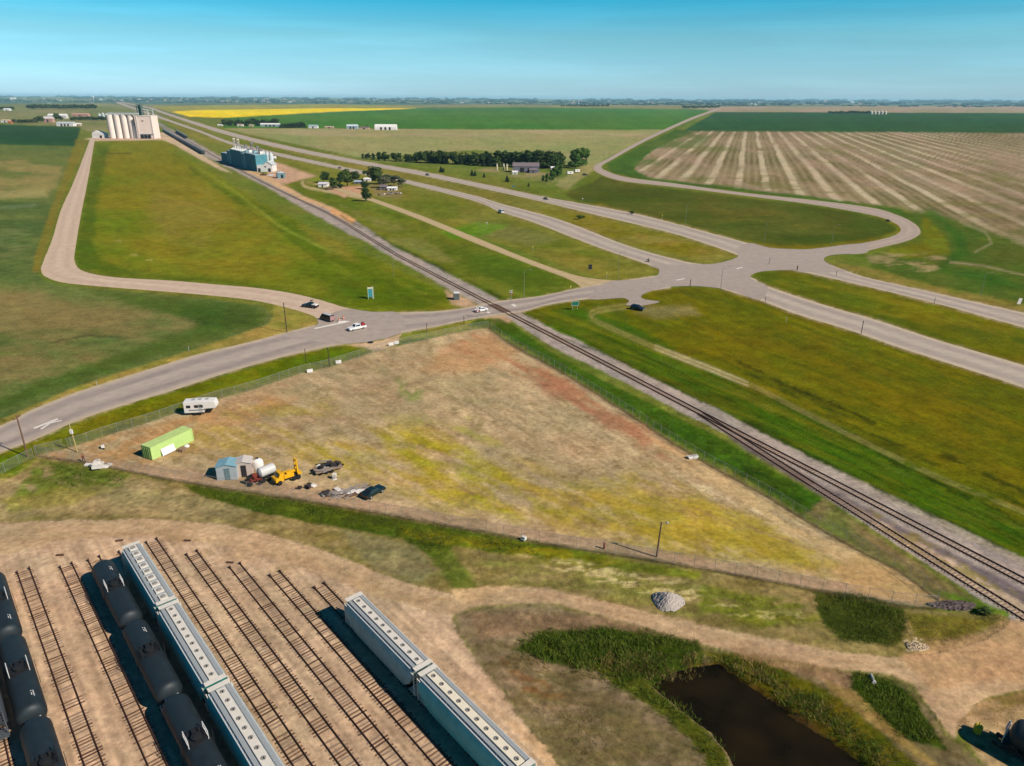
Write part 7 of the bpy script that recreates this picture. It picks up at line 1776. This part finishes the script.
def crown_mesh(name, kind, seed, n=700):
    """unit tree: height 1, leaf clumps spread through an uneven crown"""
    r = np.random.default_rng(seed); vs, fs = [], []
    cl = []
    if kind == 'round':
        for i in range(13):
            a = r.uniform(0, 6.28); rad = r.uniform(0.05, 0.27); z = r.uniform(0.36, 0.86)
            cl.append((rad * math.cos(a) * (1.25 - z * 0.5), rad * math.sin(a) * (1.25 - z * 0.5), z, r.uniform(0.11, 0.19)))
        cl.append((0, 0, 0.86, 0.14))
    elif kind == 'spruce':
        for i in range(16):
            z = 0.1 + 0.84 * i / 15; rr = 0.19 * (1 - z) ** 0.85 + 0.02
            for j in range(4 if z < 0.7 else 1):
                a = r.uniform(0, 6.28); cl.append((rr * 0.6 * math.cos(a), rr * 0.6 * math.sin(a), z, rr * 0.62 + 0.015))
    else:   # tall poplar clump
        for i in range(13):
            z = r.uniform(0.16, 0.9); a = r.uniform(0, 6.28); rad = r.uniform(0, 0.15) * (1.1 - 0.6 * z)
            cl.append((rad * math.cos(a), rad * math.sin(a), z, r.uniform(0.08, 0.13)))
        cl.append((0, 0, 0.92, 0.08))
    w = np.array([c[3] ** 2 for c in cl]); w /= w.sum()
    for i in range(n):
        c = cl[r.choice(len(cl), p=w)]
        d = r.normal(size=3); d /= np.linalg.norm(d)
        p = np.array(c[:3]) + d * c[3] * r.uniform(0.55, 1.05) ** 0.6
        s = r.uniform(0.018, 0.042)
        nrm = d + r.normal(size=3) * 0.5 + np.array((0, 0, 0.25)); nrm /= np.linalg.norm(nrm)
        t1 = np.cross(nrm, (0.3, 0.2, 1)); t1 /= np.linalg.norm(t1) + 1e-9; t2 = np.cross(nrm, t1)
        o = len(vs)
        for a, b in ((-1, -0.7), (0.9, -1), (1.1, 0.8), (-0.8, 1)): vs.append(tuple(p + t1 * s * a + t2 * s * b))
        fs.append((o, o + 1, o + 2, o + 3))
    me = bpy.data.meshes.new(name); me.from_pydata(vs, [], fs); return me
def trunk_mesh(kind, seed):
    r = random.Random(seed); m = MB()
    m.tube((0, 0, -0.01), (0.01, 0, 0.42), 0.022, 0.014, 7).tube((0.01, 0, 0.42), (0, 0.01, 0.88 if kind != 'round' else 0.7), 0.014, 0.004, 6)
    for i in range(6 if kind != 'spruce' else 0):
        a = r.uniform(0, 6.28); z = r.uniform(0.25, 0.5); l = 0.2 if kind == 'round' else 0.1
        m.tube((0.005, 0, z), (l * math.cos(a), l * math.sin(a), z + 0.2), 0.009, 0.003, 5)
    o = m.build('trunk', BARK); me = o.data; bpy.data.objects.remove(o); return me
TREES = {}
for kind, lm in (('round', LF1), ('spruce', LF2), ('poplar', LF1), ('grey', LF3), ('bright', LF4)):
    kk = {'grey': 'round', 'bright': 'poplar'}.get(kind, kind)
    TREES[kind] = []
    for s in range(3):
        me = crown_mesh('crown', kk, 10 + s * 7 + len(kind), 900 if kk == 'round' else 650); me.materials.append(lm)
        TREES[kind].append((me, trunk_mesh(kk, s)))
rtree = random.Random(3)
def tree(kind, u, v, hm, label, group=None, wide=1.0, name=None):
    p = P(u, v) if not isinstance(u, Vector) else u
    t = thing(name or {'spruce': 'spruce_tree'}.get(kind, 'leafy_tree'), label, 'tree', p, rtree.uniform(0, 6.28), group)
    cm, tm = rtree.choice(TREES[kind])
    for nm, me in (('crown', cm), ('trunk', tm)):
        o = bpy.data.objects.new(nm, me); COL.objects.link(o); o.parent = t
        o.scale = (hm * wide * rtree.uniform(0.9, 1.1), hm * wide * rtree.uniform(0.9, 1.1), hm)
    return t
def tpx(kind, u, v, vt, label, group=None, wide=1.0):
    return tree(kind, u, v, height_for(u, v, vt), label, group, wide)
# long tree row behind the farmhouse
g = 'long tree row behind the farmhouse'
for i in range(64):
    f = i / 63; u = 364 + f * 198 + rtree.uniform(-1.5, 1.5)
    v = np.interp(u, [364, 400, 440, 480, 520, 562], [158.5, 161.8, 163.5, 165.5, 167.2, 168.8]) + rtree.uniform(-0.9, 0.5)
    top = np.interp(u, [364, 385, 412, 420, 440, 470, 500, 520, 540, 562], [153, 152, 153, 150, 150.5, 152.5, 150, 151, 148.5, 152]) + rtree.uniform(-0.5, 2.2)
    k = rtree.choice(('spruce', 'poplar', 'poplar', 'round')) if u > 400 else rtree.choice(('round', 'poplar'))
    tpx(k, u, v, top, 'dark green tree in the long row behind the farmhouse', g, 1.9 if k != 'round' else 1.2)
g = 'bright trees at the end of the row'
for u, v, vt in ((572, 167.5, 150.5), (577, 166.8, 148.5), (582, 166, 147.5), (586, 165.5, 148.5), (575, 168.5, 153)):
    tpx('bright', u, v, vt, 'bright green poplar at the right end of the long tree row', g, 1.5)
g = 'bright trees right of the farmhouse'
for u, v, vt in ((543, 182, 175), (547, 182.5, 173), (551, 181, 170), (554, 179.5, 167), (557, 178, 164.5), (560, 176.5, 164)):
    tpx('bright', u, v, vt, 'bright green tree in the clump between the farmhouse and the highway', g, 1.3)
g = 'small spruces on the farmhouse lawn'
for u, v, vt in ((441, 172.3, 165.5), (443, 172.5, 168), (472, 175.5, 169), (475, 176, 170), (484, 177.5, 172), (507, 181.5, 174.5), (508, 182.2, 177), (528.5, 186.5, 182), (484, 166.5, 160), (443.5, 171.8, 167)):
    tpx('spruce', u, v, vt, 'small dark spruce on the lawn left of the farmhouse', g, 1.3)
# shaded farmyard
for kind, u, v, vt, w, lb in (('round', 347.5, 186, 168.5, 1.5, 'tall dark tree at the middle of the shaded farmyard'), ('round', 372, 180.5, 166, 1.9, 'broad round tree at the top of the shaded farmyard'), ('round', 366, 189, 181, 1.7, 'low round tree in front of the farmyard cottage'), ('round', 324, 182.5, 171, 1.5, 'tree just behind the white farmyard house'), ('round', 333, 189.5, 177, 1.5, 'green tree just right of the white farmyard house'), ('grey', 384, 188, 176.5, 1.9, 'grey green tree left in the pair by the trailer home'), ('grey', 394, 186.5, 175.5, 1.9, 'grey green tree right in the pair by the trailer home'), ('poplar', 366, 201.3, 187.5, 1.9, 'lone green tree beside the gravel frontage road'), ('round', 357, 181, 171, 1.9, 'dark tree behind the small grey farmyard house'), ('grey', 402, 187.5, 178, 1.9, 'grey green tree at the right end of the farmyard'), ('poplar', 340, 188, 174, 1.8, 'slim tree between the two left farmyard trees'), ('round', 379, 184, 171, 1.7, 'dark tree above the grey roofed farmyard shed'), ('grey', 389, 183, 174.5, 1.9, 'hazy grey green tree behind the farmyard pair')):
    tpx(kind, u, v, vt, lb, 'trees of the shaded farmyard', w)
# shelter trees and hedge at the far farm
g = 'shelter trees of the far farm'
for i in range(16): tpx(rtree.choice(('round', 'spruce')), 226 + i * 3.3 + rtree.uniform(-0.8, 0.8), 125.5 + rtree.uniform(-0.4, 0.4), 118.6 + rtree.uniform(-0.8, 1.6), 'dark shelter tree of the far farm below the canola', g, 1.9)
g = 'dark hedge trees of the far farm'
for i in range(14): tpx('spruce', 281 + i * 1.75, 128 - i * 0.02, 123.2 - i * 0.17 + rtree.uniform(-0.3, 0.3), 'dark spruce in the dense hedge of the far farm', g, 2.0)
tpx('round', 367, 129.3, 124.8, 'single tree between the blue shop and the arched hall', None, 1.3)
# left farm trees
g = 'trees of the left farm'
for u, v, vt, w in ((56, 120.5, 112.6, 1.1), (59, 120.5, 113, 1.2), (61.5, 120.8, 115.5, 1.2), (54, 120.6, 115, 1.2), (40, 122.6, 116, 1.3), (43.5, 122.8, 115.8, 1.3), (36, 122.6, 117.5, 1.3)):
    tpx('round', u, v, vt, 'dark tree in the clump at the left farm', g, w)
g = 'low trees along the dark crop'
for i in range(16):
    tpx(rtree.choice(('round', 'grey')), 13 + i * 1.6, 123.4, 119.3 + rtree.uniform(-0.5, 1), 'low dark tree in the line left of the left farm', g, 1.6)
g = 'trees between farm and silos'
for i in range(20):
    tpx('round', 72 + i * 1.8, 120.8 + rtree.uniform(-0.3, 0.3), 116.5 + rtree.uniform(-0.6, 0.8), 'dark tree in the belt left of the concrete silos', g, 1.6)
g = 'windbreak trees beyond the left farm'
for i in range(34):
    tpx('round', 29 + i * 2.0, 109.3 + rtree.uniform(-0.3, 0.3), 104.2 + rtree.uniform(-0.4, 0.8), 'dark tree in the windbreak beyond the left farm', g, 1.7)
for i in range(9): tpx('round', -2 + i * 1.9, 109.8, 106.4 + rtree.uniform(-0.3, 0.5), 'dark tree in the windbreak at the far left edge', 'windbreak trees at the far left edge', 1.7)
g = 'trees by the right hand far farm'
for i in range(20): tpx('round', 829 + i * 2.1, 114.0 + rtree.uniform(-0.2, 0.2), 110.8 + rtree.uniform(-0.4, 0.8), 'dark tree beside the row of far bins on the right', g, 1.8)
g = 'trees at the end of the range road'
for i in range(18): tpx('round', 683 + i * 2.1, 108.9 - i * 0.05 + rtree.uniform(-0.15, 0.15), 105.0 + rtree.uniform(-0.3, 0.8), 'dark tree in the belt at the far end of the range road', g, 1.8)
for i in range(22): tpx('round', 562 + i * 2.2, 106.9 + rtree.uniform(-0.2, 0.2), 104.2 + rtree.uniform(-0.3, 0.7), 'dark tree in the belt on the middle horizon', 'belt of trees on the middle horizon', 1.8)
# shrubs on the highway verges
for u, v, vt, lb in ((579, 219.5, 215, 'left dark bush in the highway median'), (583, 218.5, 215.5, 'right dark bush in the highway median'), (632, 214, 210.5, 'dark bush at the near edge of the crop inside the loop'), (887.5, 222, 219, 'dark bush inside the loop bend'), (961, 606.5, 601, 'green bush on the brush heap')):
    if u == 961: u, v, vt = 984, 615, 608.5; lb = 'green bush at the right tip of the lot'
    t = tpx('round', u, v, vt, lb, None, 2.2); t.name = 'bush'; t['category'] = 'bush'
# far woods that read as one band
def woods(name, label, u0, u1, dv0, dv1, n, seed, hpx):
    r = np.random.default_rng(seed); m = MB(); vs, fs = [], []
    for i in range(n):
        u = r.uniform(u0, u1); v = HZ + (u - 512) * ROLL + dv0 + (dv1 - dv0) * r.uniform() ** 1.3
        if vnoise(np.array([u / 16.0]), np.array([v * 1.7]), seed)[0] < 0.42: continue
        p = P(u, v); k = mpp(u, v); h = r.uniform(0.5, 1.0) * hpx * k; w = r.uniform(0.7, 2.4) * k
        o = len(vs); ns = 6
        for z, f in ((0, 0.8), (0.45, 1.0), (0.85, 0.7), (1.0, 0.2)):
            for q in range(ns):
                a = 6.283 * q / ns + z; rr = f * r.uniform(0.75, 1.2)
                vs.append((p.x + w * rr * math.cos(a), p.y + w * rr * math.sin(a), h * z * r.uniform(0.9, 1.1)))
        for a in range(3):
            for q in range(ns): fs.append((o + a * ns + q, o + a * ns + (q + 1) % ns, o + (a + 1) * ns + (q + 1) % ns, o + (a + 1) * ns + q))
        fs.append(tuple(o + 3 * ns + q for q in range(ns)))
    o = MB().add(vs, fs).build(name, LFW); tag(o, label, None, None, 'stuff'); return o
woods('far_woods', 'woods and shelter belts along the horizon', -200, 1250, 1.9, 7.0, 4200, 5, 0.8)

# ------------------------------------------------------------------ rank grass, reeds and weeds with real blades
def blades(name, label, regions, rgb, rgb2, seed):
    """regions: (poly, tufts per m2, height, spread)"""
    r = np.random.default_rng(seed); V_, Fc = [], []
    for poly, dens, hgt, spr in regions:
        wp = np.array([[P(*q).x, P(*q).y] for q in poly]); lo, hi = wp.min(0), wp.max(0)
        n = int((hi - lo).prod() * dens * 5)
        xy = r.uniform(lo, hi, size=(n, 2))
        ins = sdf(xy[:, 0], xy[:, 1], wp) < r.uniform(-2.2, 0.9, n)
        xy = xy[ins]
        cl = fbm(xy[:, 0] / 3.0, xy[:, 1] / 3.0, seed, 3)
        keep = r.uniform(size=len(xy)) < sstep(0.22, 0.6, cl); xy = xy[keep]; cl = cl[keep]
        nb = 4
        for b in range(nb):
            m = len(xy); a = r.uniform(0, 6.28, m); off = r.normal(size=(m, 2)) * spr * 0.5
            bx = xy + off; h = hgt * 0.5 * r.uniform(0.25, 1.1, m) * (0.6 + 0.8 * cl)
            w = 0.014 + 0.028 * r.uniform(size=m) * hgt ** 0.5
            lean = r.normal(size=(m, 2)) * 0.28 * h[:, None]
            dx = np.stack([np.cos(a), np.sin(a)], 1) * w[:, None]
            p0 = np.concatenate([bx - dx, np.full((m, 1), -0.05)], 1); p1 = np.concatenate([bx + dx, np.full((m, 1), -0.05)], 1)
            p2 = np.concatenate([bx + lean + dx * 0.6, (h * 0.72)[:, None]], 1); p3 = np.concatenate([bx + lean * 1.5 - dx * 0.3, h[:, None]], 1)
            base_ = sum(len(x) for x in V_)
            blk = np.stack([p0, p1, p2, p3], 1).reshape(-1, 3)
            V_.append(blk); idx = base_ + np.arange(m)[:, None] * 4 + np.array([0, 1, 2, 3])[None, :]; Fc.append(idx)
    vs = np.concatenate(V_); fs = np.concatenate(Fc)
    me = bpy.data.meshes.new(name); me.vertices.add(len(vs)); me.loops.add(fs.size); me.polygons.add(len(fs))
    me.vertices.foreach_set('co', vs.astype(np.float32).ravel()); me.loops.foreach_set('vertex_index', fs.astype(np.int32).ravel())
    me.polygons.foreach_set('loop_start', np.arange(0, fs.size, 4, dtype=np.int32)); me.polygons.foreach_set('loop_total', np.full(len(fs), 4, np.int32))
    me.update(); me.validate(); me.materials.append(leaf_mat(name + ' blades', rgb, rgb2, 0.5))
    o = bpy.data.objects.new(name, me); COL.objects.link(o); return tag(o, label, None, None, 'stuff')
blades('reeds', 'dark green reeds round the pond', [
    ([(512, 650), (540, 632), (600, 627), (660, 634), (700, 644), (705, 660), (690, 668), (655, 680), (600, 670), (556, 664)], 5, 1.5, 0.35),
    ([(590, 664), (640, 672), (662, 690), (690, 712), (722, 750), (745, 790), (722, 790), (700, 752), (664, 716), (620, 690)], 4, 1.1, 0.35),
    ([(722, 655), (760, 662), (800, 688), (846, 718), (884, 752), (910, 790), (890, 790), (858, 752), (800, 712), (745, 676)], 4.5, 1.2, 0.35),
    ([(855, 674), (890, 680), (912, 696), (930, 722), (945, 748), (905, 736), (872, 710), (855, 690)], 5, 1.2, 0.35)], (92, 118, 28), (146, 156, 66), 3)
blades('dry_reeds', 'straw coloured dead reeds at the water edge of the pond', [
    ([(590, 660), (640, 652), (700, 656), (700, 672), (664, 684), (640, 676)], 4.5, 1.2, 0.3),
    ([(540, 656), (600, 668), (640, 676), (600, 682), (530, 668), (505, 655)], 3.0, 0.8, 0.4),
    ([(700, 655), (745, 674), (800, 706), (850, 738), (890, 775), (905, 775), (860, 732), (810, 700), (760, 668)], 3.6, 1.2, 0.35)], (140, 122, 60), (178, 158, 96), 13)
blades('tall_grass', 'rank dark green grass in the ditch along the lot fence and by the road', [
    ([(183, 485), (325, 506), (456, 529), (540, 545), (530, 556), (455, 545), (440, 556), (400, 536), (340, 526), (262, 512), (200, 495)], 2.6, 0.8, 0.4),
    ([(815, 593), (860, 595), (904, 607), (903, 638), (890, 645), (840, 639), (822, 620)], 4, 1.0, 0.4),
    ([(40, 461), (90, 467), (130, 474), (120, 484), (60, 488)], 2, 0.8, 0.4),
    ([(498, 322), (512, 325), (548, 351), (598, 379), (644, 401), (724, 441), (780, 475), (820, 500), (812, 512), (771, 494), (724, 466), (686, 447), (627, 410), (560, 368), (520, 344)], 0.8, 0.7, 0.5),
    ([(965, 603), (1005, 614), (996, 628), (975, 618)], 3, 0.7, 0.4)], (74, 98, 22), (120, 132, 46), 5)
blades('dry_weeds', 'olive and straw coloured weeds on the rough ground', [
    ([(450, 545), (560, 560), (700, 586), (812, 604), (820, 625), (790, 640), (700, 620), (600, 598), (540, 584), (480, 582)], 2.2, 0.28, 0.4),
    ([(480, 612), (560, 608), (690, 645), (640, 640), (540, 630), (510, 655), (540, 690), (640, 720), (690, 780), (620, 790), (540, 730), (480, 670)], 2.0, 0.28, 0.4),
    ([(905, 612), (960, 617), (1000, 624), (950, 646), (905, 650), (840, 648), (812, 630)], 2.0, 0.32, 0.4),
    ([(760, 690), (830, 690), (880, 725), (930, 766), (960, 810), (920, 800), (860, 752)], 2.0, 0.45, 0.4),
    ([(960, 722), (985, 700), (1060, 690), (1060, 740), (990, 730)], 1.6, 0.28, 0.4)], (140, 126, 66), (186, 168, 112), 9)
SKY0 = (0.54, 0.84, 1.25, 1); SKY1 = (0.37, 0.73, 0.82, 1); SKY2 = (0.02, 0.69, 0.82, 1); SKY3 = (0.012, 0.3, 0.5, 1)
HAZE = 0.000032; EXPO = 0.45
# ------------------------------------------------------------------ daylight, air and camera
SUN_AZ, SUN_EL = R(-29.0), R(39.0)         # azimuth from +X, counter-clockwise
sd = Vector((math.cos(SUN_AZ) * math.cos(SUN_EL), math.sin(SUN_AZ) * math.cos(SUN_EL), math.sin(SUN_EL)))
sl = bpy.data.lights.new('sun', 'SUN'); sl.energy = 5.0; sl.angle = R(0.53); sl.color = (1.0, 0.93, 0.83)
so = bpy.data.objects.new('sun', sl); COL.objects.link(so); so.rotation_euler = (-sd).to_track_quat('-Z', 'Y').to_euler(); so.location = (80, -40, 120)
wd = bpy.data.worlds.new('World'); SC.world = wd; wd.use_nodes = True
nt = wd.node_tree; N = nt.nodes; L = nt.links
bg = N['Background']; bg.inputs['Strength'].default_value = 0.10
sk = N.new('ShaderNodeTexSky'); sk.sky_type = 'NISHITA'; sk.sun_disc = False
sk.sun_elevation = SUN_EL; sk.sun_rotation = math.pi / 2 - SUN_AZ; sk.altitude = 600; sk.air_density = 1.0; sk.dust_density = 0.6; sk.ozone_density = 3.0
tc = N.new('ShaderNodeTexCoord'); sx = N.new('ShaderNodeSeparateXYZ'); L.new(tc.outputs['Generated'], sx.inputs[0])
rp = N.new('ShaderNodeValToRGB'); L.new(sx.outputs['Z'], rp.inputs['Fac'])
e = rp.color_ramp.elements
e[0].position = 0.0; e[0].color = SKY0
e[1].position = 0.45; e[1].color = SKY3
x = e.new(0.07); x.color = SKY1
x = e.new(0.126); x.color = SKY2
vm = N.new('ShaderNodeVectorMath'); vm.operation = 'MULTIPLY'
cn = N.new('ShaderNodeTexNoise'); cn.inputs['Scale'].default_value = 3.0; cn.inputs['Detail'].default_value = 6; cn.inputs['Roughness'].default_value = 0.6
cm = N.new('ShaderNodeVectorMath'); cm.operation = 'MULTIPLY'; cm.inputs[1].default_value = (1.0, 1.0, 14.0); L.new(tc.outputs['Generated'], cm.inputs[0]); L.new(cm.outputs[0], cn.inputs['Vector'])
cq = N.new('ShaderNodeMapRange'); cq.inputs['From Min'].default_value = 0.45; cq.inputs['From Max'].default_value = 0.8; cq.inputs['To Min'].default_value = 0.99; cq.inputs['To Max'].default_value = 1.16; L.new(cn.outputs['Fac'], cq.inputs['Value'])
cv = N.new('ShaderNodeVectorMath'); cv.operation = 'SCALE'; L.new(sk.outputs['Color'], cv.inputs[0]); L.new(cq.outputs[0], cv.inputs['Scale'])
L.new(cv.outputs[0], vm.inputs[0]); L.new(rp.outputs['Color'], vm.inputs[1]); L.new(vm.outputs[0], bg.inputs['Color'])

if HAZE > 0:
    hb = MB().box((0, 21000, 47), (90000, 46000, 104))
    hm = bpy.data.materials.new('summer haze'); hm.use_nodes = True
    hn = hm.node_tree; hn.nodes.remove(hn.nodes['Principled BSDF'])
    pv = hn.nodes.new('ShaderNodeVolumePrincipled'); pv.inputs['Color'].default_value = (0.5, 0.86, 1.0, 1); pv.inputs['Density'].default_value = HAZE; pv.inputs['Anisotropy'].default_value = 0.0
    hn.links.new(pv.outputs[0], hn.nodes['Material Output'].inputs['Volume'])
    tag(hb.build('haze', hm), kind='stuff')

cam = bpy.data.cameras.new('camera'); co = bpy.data.objects.new('camera', cam); COL.objects.link(co); SC.camera = co
cam.sensor_fit = 'HORIZONTAL'; cam.sensor_width = 36.0; cam.lens = F / W * 36.0
cam.clip_start = 0.5; cam.clip_end = 120000
er = Vector((1, 0, 0)); ed = Vector((0, -SP, -CP)); fw = Vector((0, CP, -SP))
rc = (er - ROLL * ed).normalized(); dc = (ROLL * er + ed).normalized()
co.matrix_world = Matrix(((rc.x, -dc.x, -fw.x, 0), (rc.y, -dc.y, -fw.y, 0), (rc.z, -dc.z, -fw.z, HC), (0, 0, 0, 1)))
SC.view_settings.view_transform = 'Standard'; SC.view_settings.look = 'None'; SC.view_settings.exposure = EXPO; SC.view_settings.gamma = 1.0
SC.view_settings.use_curve_mapping = False
SC.cycles.use_denoising = True
SC.cycles.max_bounces = 6
SC.cycles.volume_bounces = 0
